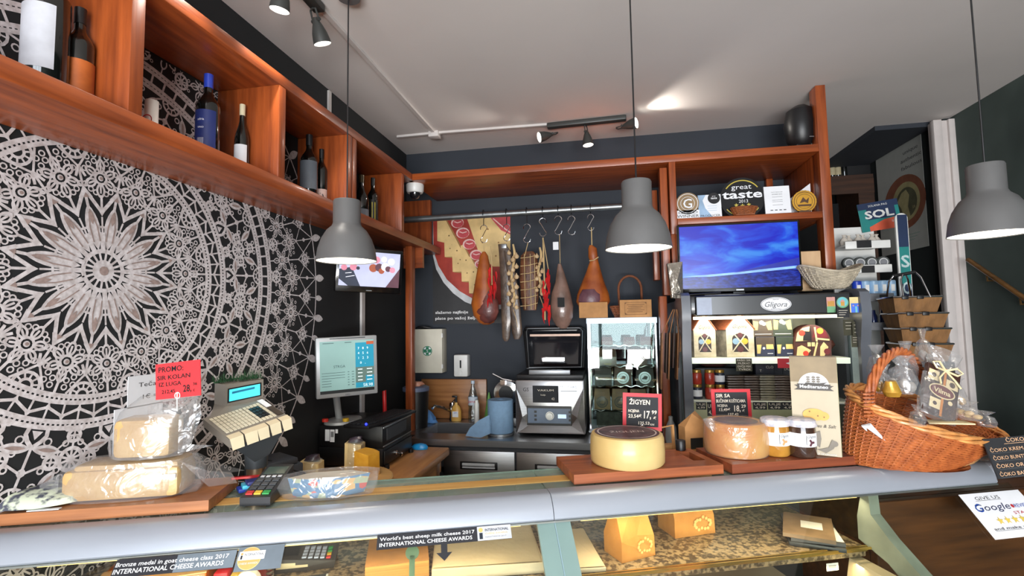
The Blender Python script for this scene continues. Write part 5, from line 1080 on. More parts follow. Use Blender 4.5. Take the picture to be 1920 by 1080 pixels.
# poster on the alcove's right side wall
PX_ = 2.262
p1, p2, p3 = xp(1642, 297, PX_), xp(1725, 248, PX_), xp(1742, 461, PX_)
pw = p1.y-p3.y; ph = p2.z-p3.z
def d_p2(mb, w, h):
    for i, t_ in enumerate(('unique', 'authentic', 'fabulous')): mb.text(t_, w*.28, h*(.40-.07*i), h*.034, 1, w=w*(.3, .42, .42)[i], al='c')
    mb.disc(w*.08, -h*.05, w*.44, 2, 40, h*.25).disc(w*.12, -h*.05, w*.29, 3, 30, h*.18).disc(w*.13, -h*.06, w*.22, 4, 30, h*.14)
    mb.poly([(w*.06, -h*.2), (w*.02, -h*.1), (-w*.06, -h*.03), (w*.04, h*.04), (w*.14, h*.06), (w*.2, 0), (w*.16, -h*.1), (w*.2, -h*.2)], 3)
    mb.text('SIR', w*.28, -h*.12, h*.025, 3)
    for i in range(3): mb.rct(-w*.05, w*(.36-.05*i), -h*(.36+.025*i), -h*(.357+.025*i), 5)
panel('wall_poster', 'tall white poster with round emblem on the alcove side wall', 'poster', (PX_, (p1.y+p3.y)/2, (p2.z+p3.z)/2), (0, -1, 0), Z0, pw, ph, .003, [M('poster_grey_white', (176, 178, 172), .6, var=.03), DGREY, M('poster_brown_ring', (142, 88, 66), .6), M('poster_straw', (176, 166, 120), .6), M('poster_olive', (92, 92, 70), .6), M('poster_green_text', (90, 150, 130), .6)], d_p2)
# salt display stand
SYY = 3.32
TEAL = M('teal_print', (24, 128, 124), .5, var=.05); NAVY = M('navy_print', (20, 42, 78), .5, var=.05); CORAL = M('coral_print', (214, 92, 62), .5, var=.05)
x0_, x1_ = yp(1580, 500, SYY).x, yp(1702, 500, SYY).x
o = thing('salt_display_stand', 'white and teal cardboard salt display stand with curved trays', 'display stand', ((x0_+x1_)/2, SYY, 0)); W2 = (x1_-x0_)/2
zt1, zt2, zt3, zt4 = yp(1620, 458, SYY).z, yp(1620, 503, SYY).z, yp(1640, 556, SYY).z, yp(1640, 610, SYY).z
hd = MB()
def h_at(px, py): p = yp(px, py, SYY+.2); return (p.x-o.location.x, p.z)
hc = [h_at(1611, 384), h_at(1686, 371), h_at(1687, 425), h_at(1612, 437)]
cx_ = sum(a for a, b in hc)/4; cz2 = sum(b for a, b in hc)/4
mesh('backboard', MB().box(-W2*.8, W2*.62, .21, .225, .05, zt1+.14), WHITE, o)
up_ = Vector((hc[3][0]-hc[0][0], 0, hc[3][1]-hc[0][1])).normalized()*-1; rr_ = Vector((hc[1][0]-hc[0][0], 0, hc[1][1]-hc[0][1])).normalized()
hw = (Vector(hc[1])-Vector(hc[0])).length; hh = (Vector(hc[3])-Vector(hc[0])).length
mb = MB().box(-hw/2, hw/2, -.003, .003, -hh/2, hh/2, 0, .002).lay(-.0034)
mb.rct(-hw*.5, hw*.5, hh*.28, hh*.5, 1).rct(-hw*.3, hw*.4, -hh*.1, hh*.3, 1).poly([(-hw*.3, -hh*.5), (hw*.5, -hh*.5), (hw*.5, -hh*.1), (hw*.1, -hh*.15), (-hw*.3, -hh*.35)], 2)
mb.text('SOL', .0, hh*.08, hh*.26, 3, w=hw*.72, bold=.03).text('SOLANA PAG', 0, hh*.38, hh*.07, 3).text('SALT', hw*.35, -hh*.25, hh*.07, 3)
mesh('header_board', mb, [TEAL, NAVY, CORAL, WHITE], o, smooth=False, loc=(cx_, .2, cz2), rot=basis(rr_, (0, 0, 1)).to_euler())
def h2(px, py): p = yp(px, py, SYY); return (p.x-o.location.x, p.z)
a0_, a1_ = h2(1672, 410)[0], h2(1701, 410)[0]; ztp = h2(1680, 400)[1]; m_ = (a0_+a1_)/2+.01; hwid = (a1_-a0_)/2-.008
sd = [(m_-hwid, .3), (m_+hwid, .3), (m_+hwid, ztp-.03)]+[(m_+hwid*cos(pi*i/8), ztp-.03+.03*sin(pi*i/8)) for i in range(1, 8)]+[(m_-hwid, ztp-.03)]
mb = MB().prism(sd, 0, .012, 0).lay(-.0006).rct(m_-hwid*.7, m_+hwid*.9, .5, ztp-.01, 1).rct(m_-hwid*.7, m_+hwid*.9, zt2-.1, zt2+.12, 2)
for i, ch in enumerate('SOL'): mb.text(ch, m_+.005, yp(1685, (490, 540, 575)[i], SYY).z, .07, 3, w=.045, bold=.02)
mesh('side_panel', mb, [WHITE, NAVY, TEAL, M('pale_print', (190, 210, 210), .5)], o, smooth=False)
for zz in (zt1, zt2, zt3, zt4):
    mesh('curved_tray', MB().box(-W2*.95, W2*.45, -.02, .2, zz-.012, zz, 0, .004).box(-W2*.95, W2*.45, -.03, -.02, zz-.03, zz+.018, 0, .006), WHITE if zz > zt3 else GREY, o)
mesh('price_card', MB().box(-W2*.6, -W2*.15, -.034, -.031, zt1-.025, zt1+.02), BLACK, o); mesh('price_card', MB().box(-W2*.5, -W2*.1, -.034, -.031, zt2-.03, zt2+.012), BLACK, o); mesh('price_card', MB().box(W2*.0, W2*.25, -.034, -.031, zt3-.04, zt3+.01), BLACK, o)
SALT = M('linen_salt_bag', (206, 198, 186), .8, bump=.2)
for i in range(6):
    f_ = i/5; x = -W2*.8+W2*1.1*f_; q = thing('salt_bag', 'small white linen salt bag on the stand\'s top tray', 'bag', (o.location.x+x, SYY+.04+.03*(i % 2), zt1+.001), 0, 'salt bags on the top tray')
    mesh('bag_body', MB().loft([(0, 0, 0, .024, .02), (0, 0, .025, .028, .024), (0, 0, .045, .014, .012), (0, 0, .055, .006, .005), (0, 0, .066, .014, .01)], 12, 0, .06), SALT, q)
TIN = M('grey_tin', (96, 100, 98), .3, .5)
for i in range(4):
    x = -W2*.72+W2*1.08*i/3; q = thing('salt_tin', 'round grey tin standing on edge on the second tray', 'tin', (o.location.x+x, SYY+.04, zt2+.001+.036), 0, 'grey tins on the second tray')
    mesh('tin', MB().lathe([(.0, -.012), (.033, -.012), (.036, -.008), (.036, .01), (0, .01)], (0, 0, 0), 24, axis='y'), TIN, q); mesh('lid_print', MB().lay(-.0126).disc(0, 0, .026, 0).ring(0, 0, .022, .003, 1), [GREY, WHITE], q, smooth=False)
for i in range(5):
    x = -W2*.55+W2*1.05*i/4; q = thing('salt_can', ('pale blue salt canister on the third tray' if i > 0 else 'dark blue salt canister on the third tray'), 'canister', (o.location.x+x, SYY+.02, zt3+.001), 0, 'blue canisters on the third tray' if i > 0 else 'dark canister')
    mesh('can_body', MB().lathe([(.026, 0), (.026, .09), (.022, .095)], n=18).lay(-.0265).rct(-.01, .01, .03, .07, 1), [M('pale_blue_can', (150, 186, 218), .4) if i > 0 else BLUEP, WHITE], q, smooth=False)
for i in range(3):
    q = thing('blue_bottle', 'small dark blue bottle on the lowest visible tray', 'bottle', (o.location.x-W2*.1+i*.055, SYY+.02, zt4+.001), 0, 'blue bottles on the lowest tray'); mesh('bottle_body', MB().lathe([(.02, 0), (.022, .05), (.014, .07), (.012, .09)], n=14), M('dark_blue_glass', (24, 36, 80), .15, coat=.8), q)
# stack of shopping baskets
BRW = M('brown_basket_weave', (136, 96, 54), .7, bump=.4, scale=20, stretch=(1, 1, .3), var=.2)
bx = yp(1710, 590, 3.1).x
proto = None; zs = [yp(1710, y_, 3.1).z for y_ in (590, 620, 648, 676)]
for i, (px0, px1, z_) in enumerate(((1655, 1756, zs[0]), (1661, 1765, zs[1]), (1665, 1768, zs[2]), (1668, 1770, zs[3]))):
    x0_, x1_ = yp(px0, 590, 3.1).x, yp(px1, 590, 3.1).x; W2 = (x1_-x0_)/2*.88; h_ = (zs[0]-zs[1])*1.02
    q = thing('shopping_basket', ('brown rectangular shopping basket, topmost of the stack at the alcove', 'brown shopping basket second from the top of the stack', 'brown shopping basket third from the top of the stack', 'brown shopping basket lowest in the stack behind wicker handle')[i], 'basket', ((x0_+x1_)/2, 3.1, z_+.001), -.08)
    mb = MB(); t0 = (W2*.8, .07); t1 = (W2*.96, .10); V_ = lambda s, zz: [(-s[0], -s[1], zz), (s[0], -s[1], zz), (s[0], s[1], zz), (-s[0], s[1], zz)]
    mb.add(V_(t0, 0)+V_(t1, h_)+V_((t0[0]-.01, t0[1]-.01), .008)+V_((t1[0]-.012, t1[1]-.012), h_), [(3, 2, 1, 0), (0, 1, 5, 4), (1, 2, 6, 5), (2, 3, 7, 6), (3, 0, 4, 7), (8, 9, 10, 11), (9, 8, 12, 13), (10, 9, 13, 14), (11, 10, 14, 15), (8, 11, 15, 12), (4, 5, 13, 12), (5, 6, 14, 13), (6, 7, 15, 14), (7, 4, 12, 15)])
    mesh('basket_body', mb, BRW, q, smooth=False)
    mesh('wire_rim', MB().tube([(a*1.0, b*1.0, h_+.004) for a, b in ((-t1[0], -t1[1]), (t1[0], -t1[1]), (t1[0], t1[1]), (-t1[0], t1[1]))], .005, 6, closed=True), CHROME, q)
    for f_ in (-.5, .1): mesh('rim_clip', MB().box(W2*f_-.015, W2*f_+.015, -t1[1]-.007, -t1[1]+.006, h_-.008, h_+.012, 0, .003), BLACK, q)
    if i == 0:
        for (yy, s_) in ((-t1[1], 1), (t1[1], -1)):
            P_ = [(-W2*.55, yy, h_), (-W2*.5, yy*.7, h_+.1), (-W2*.35, yy*.55, h_+.13), (W2*.15, yy*.55, h_+.14), (W2*.3, yy*.7, h_+.11), (W2*.5, yy, h_)]
            hn = mesh('wire_handle', MB().tube(P_, .005, 8), CHROME, q); mesh('grip', MB().tube([P_[2], P_[3]], .009, 10), BLACK, hn)
q = thing('basket_trolley', 'dark metal stand under the stack of brown shopping baskets', 'stand', ((x0_+x1_)/2, 3.1, 0), -.08); mesh('frame', MB().box(-.12, .12, -.08, .08, .0, z_-.002, 0, .004), DGREY, q)
# handrail on the right
r0, r1 = xp(1815, 487, 2.26), xp(1925, 562, 2.26)
o = thing('handrail', 'sloping brown wooden stair handrail on the dark right wall', 'handrail', (2.26, r0.y, r0.z))
mesh('rail', MB().tube([(0, 0, 0), tuple(r1-r0), tuple((r1-r0)*1.8)], .014, 10), wood('rail_wood', (120, 84, 44), (84, 56, 28), 'y'), o)
for f_ in (.35, .9): d_ = (r1-r0)*f_; mesh('bracket', MB().tube([(d_.x, d_.y, d_.z-.01), (d_.x, d_.y, d_.z-.05), (.05, d_.y, d_.z-.05)], .006, 6), M('bracket_brass', (120, 90, 50), .4, .6), o)
# ------------------------------------------------------------------ till table with computer
TT = .87
o = thing('till_table', 'solid pine side table carrying the till and computer', 'table', (XL+.01, 1.75, 0)); tw = .555
mesh('tabletop', MB().box(0, tw, 0, 1.13, TT-.045, TT, 0, .008).box(0, tw-.035, .02, 1.11, TT-.0449, TT-.001), W_TABLE, o)
mesh('apron', MB().box(.04, tw-.04, .04, 1.09, TT-.13, TT-.046), W_TABLE, o)
for (x, y) in ((.05, .06), (tw-.09, .06), (.05, 1.0), (tw-.09, 1.0), (tw-.09, .55)): mesh('leg', MB().box(x, x+.055, y, y+.055, 0, TT-.05, 0, .004), wood('table_leg_pine', (150, 100, 56), (116, 74, 40), 'z'), o)
CX0, CX1, CY0, CY1 = -1.47, -1.12, 2.39, 2.77
o = thing('cash_drawer', 'black cash drawer with key lock on the pine table', 'cash drawer', (CX0, CY0, TT+.001))
w_, d_ = CX1-CX0, CY1-CY0
mesh('drawer_case', MB().box(0, w_, 0, d_, .012, .105, 0, .003), BLACK, o)
mesh('drawer_front', MB().box(w_, w_+.008, .01, d_-.01, .02, .09, 0, .003), BLACK, o)
mesh('key', MB().cyl((w_+.006, .13, .055), (w_+.02, .13, .055), .011, n=16).cyl((w_+.02, .13, .055), (w_+.05, .125, .05), .003).cyl((w_+.045, .122, .05), (w_+.05, .128, .05), .011, n=14), CHROME, o)
for y in (.03, d_-.03): mesh('rubber_foot', MB().cyl((w_+.01, y, 0), (w_+.01, y, .02), .014), BLACK, o)
o = thing('desktop_computer', 'black desktop computer case with silver edge lying on the cash drawer', 'computer', (CX0, CY0, TT+.001+.106)); hp = .108
mesh('case', MB().box(0, w_, 0, d_, 0, hp, 0, .003), BLACK, o)
mesh('front_trim', MB().box(w_, w_+.006, .004, d_-.004, hp-.012, hp-.003, 0, .002).box(w_, w_+.006, .004, d_-.004, .004, .011, 0, .002), M('silver_trim', (170, 172, 174), .3, .9), o)
mesh('sticker', MB().lay(-.0006).rct(.035, .06, .03, hp-.02, 0).rct(.063, .088, .025, hp-.02, 0).rct(.067, .084, .05, hp-.03, 1).rct(.093, .107, .07, .09, 0), [PAPER, GREY], o, smooth=False)
mesh('vent_grille', MB().box(w_, w_+.003, .05, .3, .03, .09), DGREY, o)
CT = TT+.001+.106+hp+.001
# keyboard
o = thing('keyboard', 'black computer keyboard lying along the computer case top', 'keyboard', (-1.20, 2.555, CT), radians(82))
kb = mesh('keyboard_base', MB().box(-.23, .24, -.075, .075, 0, .016, 0, .004), BLACK, o)
mb = MB()
for i in range(20):
    for j in range(5): mb.box(-.21+i*.0212, -.21+i*.0212+.017, -.06+j*.025, -.06+j*.025+.019, .016, .022)
k_ = mesh('key_field', mb, M('dark_keycaps', (34, 35, 38), .5), o)
mesh('status_light', MB().ball((-.215, -.05, .022), .006), M('blue_light', (30, 40, 255), .4, emit=4), o)
# monitor
q = [dp(587, 633, 2.48), dp(700, 630, 2.62), dp(715, 735, 2.62), dp(598, 750, 2.48)]
cM = sum(q, Vector())/4; rM = (q[1]+q[2]-q[0]-q[3]).normalized(); uM = (q[0]+q[1]-q[2]-q[3]).normalized(); wM = ((q[1]-q[0]).length+(q[2]-q[3]).length)/2; hM = ((q[0]-q[3]).length+(q[1]-q[2]).length)/2
o = thing('computer_monitor', 'silver framed monitor showing the till program on computer case', 'monitor', cM, rot=basis(rM, uM))
SILV = M('silver_plastic', (168, 170, 170), .4, .3, var=.03)
mesh('frame', MB().box(-wM/2, wM/2, 0, .04, -hM/2, hM/2, 0, .006).box(-wM*.3, wM*.3, .04, .07, -hM*.3, hM*.3, 0, .01), SILV, o)
S = [M('screen_pale', (126, 160, 155), .4, emit=.28, var=.02), M('screen_teal', (16, 124, 150), .4, emit=.35, var=.02), M('screen_olive', (72, 92, 86), .4, emit=.5, var=.02), M('screen_rust', (150, 70, 40), .4, emit=.5, var=.02), M('screen_dark_text', (50, 74, 76), .5, emit=.3), M('screen_white_text', (220, 240, 240), .5, emit=.4), M('screen_blackbar', (12, 18, 20), .4)]
w2, h2_ = wM*.44, hM*.43; xs = w2*.30
mb = MB().lay(-.0006).rct(-w2, w2, -h2_, h2_, 0).rct(xs, w2, -h2_*.86, h2_*.9, 1).rct(xs, w2, -h2_*.66, -h2_*.06, 2).rct(w2*.68, w2, -h2_*.66, -h2_*.4, 1).rct(w2*.72, w2, h2_*.82, h2_*.94, 3).rct(-w2, w2, -h2_, -h2_*.88, 6)
for r_, row in enumerate(('789', '456', '123', '0,')):
    for c_, ch in enumerate(row): mb.text(ch, xs+w2*(.12+.17*c_+(.08 if r_ == 3 else 0)), h2_*(.68-.19*r_), h2_*.09, 5)
mb.text('58,98', w2*.76, -h2_*.77, h2_*.12, 5).text('STRGA', -w2*.3, h2_*.02, h2_*.1, 4)
for i in range(6):
    mb.rct(-w2*.94, -w2*(.1 if i < 3 else .6), -h2_*(.22+.1*i), -h2_*(.205+.1*i), 4).rct(w2*.0, w2*.06, -h2_*(.22+.1*i), -h2_*(.2+.1*i), 4).rct(w2*.15, w2*.24, -h2_*(.22+.1*i), -h2_*(.2+.1*i), 4)
for i in range(4):
    mb.rct(xs+w2*.08, xs+w2*.25, -h2_*(.16+.14*i), -h2_*(.13+.14*i), 5).rct(xs+w2*.42, xs+w2*.62, -h2_*(.16+.14*i), -h2_*(.13+.14*i), 5)
mb.rct(-w2*.9, -w2*.5, h2_*.92, h2_*.94, 4).rct(-w2*.1, w2*.15, h2_*.92, h2_*.94, 4)
mesh('screen', mb, S, o, smooth=False); mesh('frame_print', MB().lay(-.0006).rct(-wM*.28, wM*.3, hM*.465, hM*.48, 0).text('DELL', .0, -hM*.465, .008, 0), [DGREY], o, smooth=False)
# stand drops to the case: neck and oval foot, in the monitor's own frame
Rm = basis(rM, uM); inv = Rm.transposed(); foot = Vector((-1.395, 2.50, CT)); fl = inv @ (foot-cM)
ft = mesh('stand_foot', MB().lathe([(.12, 0), (.115, .012), (.06, .02), (0, .022)], n=36, sx=.75), SILV, o); ft.matrix_local = inv.to_4x4(); ft.location = fl
mesh('stand_neck', MB().tube([fl+Vector((-.02, .0, .0)), Vector((-.05, .065, -hM*.45)), Vector((-.04, .065, -hM*.2))], .018, 10), SILV, o)
for (dx, dy, c_, lb_) in ((-.055, -.085, M('red_cap', (196, 44, 30), .5), 'small red bottle cap on the monitor foot'), (.05, -.065, M('yellow_cap', (214, 170, 40), .5), 'small yellow bottle cap on the monitor foot')):
    tag(mesh('bottle_cap', MB().lathe([(.016, 0), (.017, .012), (.014, .016), (0, .016)], n=18), c_, loc=(foot.x+dx, foot.y+dy, CT+.013)), lb_, 'cap')
tag(mesh('mouse', MB().loft([(0, 0, 0, .05, .028), (0, 0, .012, .052, .03), (.004, 0, .026, .036, .022), (.006, 0, .031, .012, .008)], 20), M('sky_blue_plastic', (30, 150, 220), .3, coat=.4, var=.03), loc=(zp(795, 836, TT).x, 2.82, TT+.001)), 'small blue computer mouse at the far table corner', 'mouse')
p = xp(705, 765, -1.42)
tag(mesh('red_marker', MB().cyl((0, 0, 0), (-.01, 0, .115), .012, n=12), M('red_plastic', (196, 30, 30), .35)), 'red stick leaning behind the monitor near the post', 'marker').location = (-1.33, 2.85, TT+.10)
bpy.data.objects['red_marker'].location = (-1.3, 2.82, TT+.002); bpy.data.objects['red_marker'].scale = (1, 1, 2.9)
# small television above the monitor
q = [dp(632, 462, 2.62), dp(760, 470, 2.78), dp(748, 553, 2.78), dp(628, 545, 2.62)]
cM = sum(q, Vector())/4; rM = (q[1]+q[2]-q[0]-q[3]).normalized(); uM = (q[0]+q[1]-q[2]-q[3]).normalized(); wM = ((q[1]-q[0]).length+(q[2]-q[3]).length)/2; hM = ((q[0]-q[3]).length+(q[1]-q[2]).length)/2
o = thing('small_television', 'small black television on wall arm showing a camera view', 'television', cM, rot=basis(rM, uM))
mesh('bezel', MB().box(-wM/2, wM/2, 0, .05, -hM/2, hM/2, 0, .006), M('gloss_black'), o)
SC = [M('cctv_lilac', (172, 176, 206), .4, emit=.35, var=.05), M('cctv_dark', (44, 50, 66), .4, emit=.3), M('cctv_rust', (160, 84, 60), .4, emit=.25), M('cctv_pink', (206, 130, 150), .4, emit=.3), M('cctv_white', (225, 226, 240), .4, emit=.4), M('cctv_maroon', (86, 56, 66), .4, emit=.4)]
w2, h2_ = wM*.455, hM*.42
mb = MB().lay(-.0006).rct(-w2, w2, -h2_*.85, h2_, 0).poly([(-w2, h2_*.0), (-w2*.6, h2_*.15), (-w2*.3, -h2_*.85), (-w2*.7, -h2_*.85), (-w2, -h2_*.5)], 1).poly([(w2, h2_*.2), (w2, -h2_*.85), (w2*.55, -h2_*.85)], 5)
for (x_, z_, r_, m_) in ((.2, .6, .12, 3), (.45, .65, .1, 4), (.7, .55, .12, 4), (.1, .15, .14, 2), (.3, .2, .14, 5), (.38, .02, .1, 2), (.5, .25, .14, 4), (.6, .15, .1, 5), (.75, .1, .1, 3), (-.55, .15, .12, 3), (-.4, .1, .06, 1), (-.85, .1, .1, 3)): mb.disc(w2*x_, h2_*z_, w2*r_, m_, 12)
mb.line([(-w2*.8, -h2_*.2), (-w2*.6, -h2_*.15)], .003, 4).line([(-w2*.78, -h2_*.4), (-w2*.5, -h2_*.3)], .003, 4)
mesh('screen', mb, SC, o, smooth=False); mesh('brand_tab', MB().lay(-.0006).rct(-.015, .015, -hM*.455, -hM*.44, 0), [ALU], o, smooth=False)
Rm = basis(rM, uM); wa = Rm.transposed() @ (Vector((XL+.015, cM.y+.1, cM.z))-cM)
mesh('wall_arm', MB().tube([(0, .05, 0), (0, .09, 0), tuple(wa)], .012, 8), BLACK, o); 
# receipt printer
p = zp(560, 885, TT)
o = thing('receipt_printer', 'dark grey receipt printer on the table behind the scale pole', 'printer', (-1.395, 1.925, TT+.001), radians(-28))
mesh('printer_body', MB().box(-.085, .085, -.09, .09, 0, .15, 0, .008), M('printer_grey', (52, 55, 62), .5, var=.05), o)
mesh('top_cover', MB().box(-.08, .08, -.085, .07, .151, .175, 0, .008), M('printer_grey'), o); mesh('paper_slot', MB().box(-.05, .05, -.035, -.028, .1751, .177).box(.055, .068, -.07, -.06, .1751, .178), BLACK, o)
# cheese board with wedges
p = zp(640, 892, TT+.02); BCX, BCY = -1.195, 2.175
RW = M('pale_round_board', (206, 164, 104), .55, c2=(184, 140, 84), scale=3, stretch=(1, 8, 8))
tag(mesh('round_board', MB().lathe([(.205, 0), (.21, .006), (.21, .02), (.203, .026), (0, .026)], n=48), RW, loc=(BCX, BCY, TT+.001)), 'pale round wooden board carrying cheese pieces on the table', 'board')
BZ = TT+.028
CHE = M('pale_cheese', (222, 196, 142), .5, c2=(204, 176, 120), scale=30, coat=.15, bump=.05); CHY = M('yellow_cheese', (226, 168, 60), .45, c2=(212, 150, 44), scale=30)
RIND = M('cheese_rind', (196, 160, 104), .6, var=.15, scale=20)
def wedge(label, x, y, rz, w, d, h, m_, film=False, cap=False):
    q = thing('cheese_wedge', label, 'cheese', (x, y, BZ), rz)
    n = 6; pts = [(-w/2, -d/2), (w/2, -d/2)]+[(w/2-w*k/n, d/2+.12*w*sin(pi*k/n)) for k in range(n+1)]
    mb = MB(); L_ = len(pts); mb.add([(a, b, 0) for a, b in pts]+[(a*.97, b*.97, h+(.012*(-a/w))) for a, b in pts], [tuple(range(L_-1, -1, -1)), tuple(range(L_, 2*L_))]+[(i, (i+1) % L_, L_+(i+1) % L_, L_+i) for i in range(L_)])
    mesh('cheese_body', mb, m_, q, smooth=False)
    if film: mesh('cling_film', MB().loft([(0, 0, .002, w*.62, d*.62), (0, 0, h*.5, w*.6, d*.62), (0, 0, h*1.02, w*.56, d*.58), (w*.1, 0, h*1.16, w*.2, d*.2)], 16, 0, .06), FILM, q)
    if cap: mesh('label_scrap', MB().loft([(w*.0, 0, h+.004, w*.42, d*.3), (w*.05, 0, h+.02, w*.36, d*.25), (w*.2, .0, h+.03, w*.2, d*.12)], 10, 0, .2), M('dark_label_scrap', (60, 48, 62), .35, coat=.4, var=.3), q)
    return q
def bp(px, py): return zp(px, py, BZ)
p = zp(563, 897, BZ); wedge('pale cheese wedge with dark label scrap at board left', -1.325, 2.10, .2, .085, .075, .09, CHE, True, True)
wedge('tall pale cheese wedge with purple label scrap in the middle', -1.215, 2.29, .2, .08, .075, .13, CHE, True, True)
wedge('bright yellow cheese wedge on the round board', -1.115, 2.215, -.25, .085, .08, .11, CHY)
tag(mesh('crumpled_film', MB().loft([(0, 0, 0, .09, .05), (0, 0, .012, .08, .045), (.01, 0, .024, .04, .02)], 14, 0, .3), FILM, loc=(-1.21, 2.12, BZ+.001)), 'crumpled clear cling film lying on the round board', 'film')
# ------------------------------------------------------------------ weighing scale on its pole
P1, P2, P3, P4 = dp(380, 785, 1.62), dp(429, 824, 1.47), dp(545, 783, 1.62), dp(492, 748, 1.78)
oS = dp(487, 880, 1.60); 
o = thing('weighing_scale', 'grey shop scale keyboard and customer display on steel pole', 'scale', (oS.x, oS.y, .901))
def ls(p): return Vector(p)-o.location
def K(s, t, h=0):                      # s across the front 0..1, t front to back 0..1
    a = P2.lerp(P3, s); b = P1.lerp(P4, s); n = (P3-P2).cross(P1-P2).normalized(); return ls(a.lerp(b, t))+n*h
def kq(mb, s0, s1, t0, t1, h0, h1, m=0):
    c = [K(s0, t0, h0), K(s1, t0, h0), K(s1, t1, h0), K(s0, t1, h0), K(s0, t0, h1), K(s1, t0, h1), K(s1, t1, h1), K(s0, t1, h1)]
    return mb.add(c, [(3, 2, 1, 0), (4, 5, 6, 7), (0, 1, 5, 4), (1, 2, 6, 5), (2, 3, 7, 6), (3, 0, 4, 7)], m)
BEI = M('beige_scale_plastic', (130, 124, 114), .5, var=.04); KEY = M('ivory_keys', (214, 206, 180), .5, var=.05); SDK = M('scale_dark_grey', (60, 66, 70), .5, var=.04)
mesh('keyboard_case', kq(MB(), 0, 1, 0, 1, -.028, 0), BEI, o)
mb = MB()
c = [K(.04, .06, -.028), K(.94, .06, -.028), K(.94, .9, -.028), K(.04, .9, -.028)]; e = [K(.45, .25, -.13), K(.7, .25, -.125), K(.7, .6, -.13), K(.45, .6, -.135)]
mb.add(c+e, [(0, 1, 2, 3), (7, 6, 5, 4), (0, 4, 5, 1), (1, 5, 6, 2), (2, 6, 7, 3), (3, 7, 4, 0)]); mesh('lower_housing', mb, SDK, o, smooth=False)
mb = MB()
for i in range(9):
    for j in range(6): kq(mb, .05+i*.058, .05+i*.058+.046, .2+j*.115, .2+j*.115+.09, .001, .004)
mesh('key_field', mb, KEY, o, smooth=False)
mb = MB()
for i in range(5):
    for j in range(6): kq(mb, .58+i*.058, .58+i*.058+.046, .2+j*.115, .2+j*.115+.09, .001, .004, 1 if (1 <= i <= 3 and 1 <= j <= 4) else 0)
mesh('number_keys', mb, [KEY, BLACK], o, smooth=False)
mb = MB()
for (s0, s1, t0, t1) in ((.72, .98, .93, .99),): kq(mb, s0, s1, t0, t1, .001, .002)
mesh('info_card', kq(kq(MB(), .89, .985, .62, .98, .001, .002, 0), .89, .985, .2, .6, .001, .0025, 1), [PAPER, M('brown_photo_card', (72, 62, 50), .4, var=.3)], o, smooth=False)
PT = M('cream_paper_tag', (216, 202, 168), .7, var=.05)
for i, (s0, s1) in enumerate(((.0, .2), (.22, .42), (.42, .6), (.62, .8), (.82, .99))):
    a = [K(s0, .10, .004), K(s1, .10, .004), K(s1, -.04, .003), K(s0, -.04, .003), K(s0+.01, -.08, -.03), K(s1-.01, -.08, -.03)]
    mesh('paper_tag', MB().add(a, [(0, 1, 2, 3), (3, 2, 5, 4)]), PT, o)
D1, D2, D3, D4 = dp(424, 722, 1.70), dp(494, 711, 1.80), dp(494, 748, 1.80), dp(423, 762, 1.70)
n = (D2-D1).cross(D4-D1).normalized(); n = -n if n.dot(CF) < 0 else n
back = n*.05+Vector((-.02, 0, 0)); c = [ls(D1), ls(D2), ls(D3), ls(D4)]; b_ = [v+back for v in c]
disp = mesh('display_head', MB().add(c+b_, [(0, 1, 2, 3), (7, 6, 5, 4), (0, 4, 5, 1), (1, 5, 6, 2), (2, 6, 7, 3), (3, 7, 4, 0)]), BEI, o, smooth=False)
def dq(s, t, k): return ls(D1.lerp(D2, s).lerp(D4.lerp(D3, s), t))-n*k
mesh('lcd_screen', MB().add([dq(.04, .18, .001), dq(.94, .14, .001), dq(.94, .82, .001), dq(.04, .86, .001)], [(0, 1, 2, 3)], 0).add([dq(.08, .24, .0015), dq(.9, .2, .0015), dq(.9, .76, .0015), dq(.08, .8, .0015)], [(0, 1, 2, 3)], 1).add([dq(.15, .36, .002), dq(.75, .3, .002), dq(.75, .4, .002), dq(.15, .46, .002)], [(0, 1, 2, 3)], 2), [BLACK, M('cyan_lcd', (70, 190, 210), .4, emit=.6, var=.02), M('lcd_text', (30, 110, 140), .4, emit=.3)], disp, smooth=False)
mb = MB(); nb = [ls(D4), ls(D3), ls(D3)+back, ls(D4)+back]; kk = [K(.12, .92), K(.75, .95), K(.75, .8), K(.12, .8)]
mb.add(nb+[K(.1, .86), K(.8, .86), K(.82, .99), K(.12, .99)], [(0, 1, 5, 4), (1, 2, 6, 5), (2, 3, 7, 6), (3, 0, 4, 7)]); mesh('display_neck', mb, BEI, o, smooth=False)
zb_ = K(.57, .42, -.11)
mesh('pole_collar', MB().lathe([(.034, 0), (.036, .07)], (zb_.x, zb_.y, zb_.z-.055), 24), SDK, o)
mesh('pole', MB().cyl((zb_.x, zb_.y, .012), (zb_.x, zb_.y, zb_.z-.05), .0295, n=28), M('pole_steel', (160, 140, 120), .3, .9, var=.05), o); mesh('pole_foot', MB().lathe([(.06, .0), (.06, .012)], (zb_.x, zb_.y, 0), 24), STEEL, o)
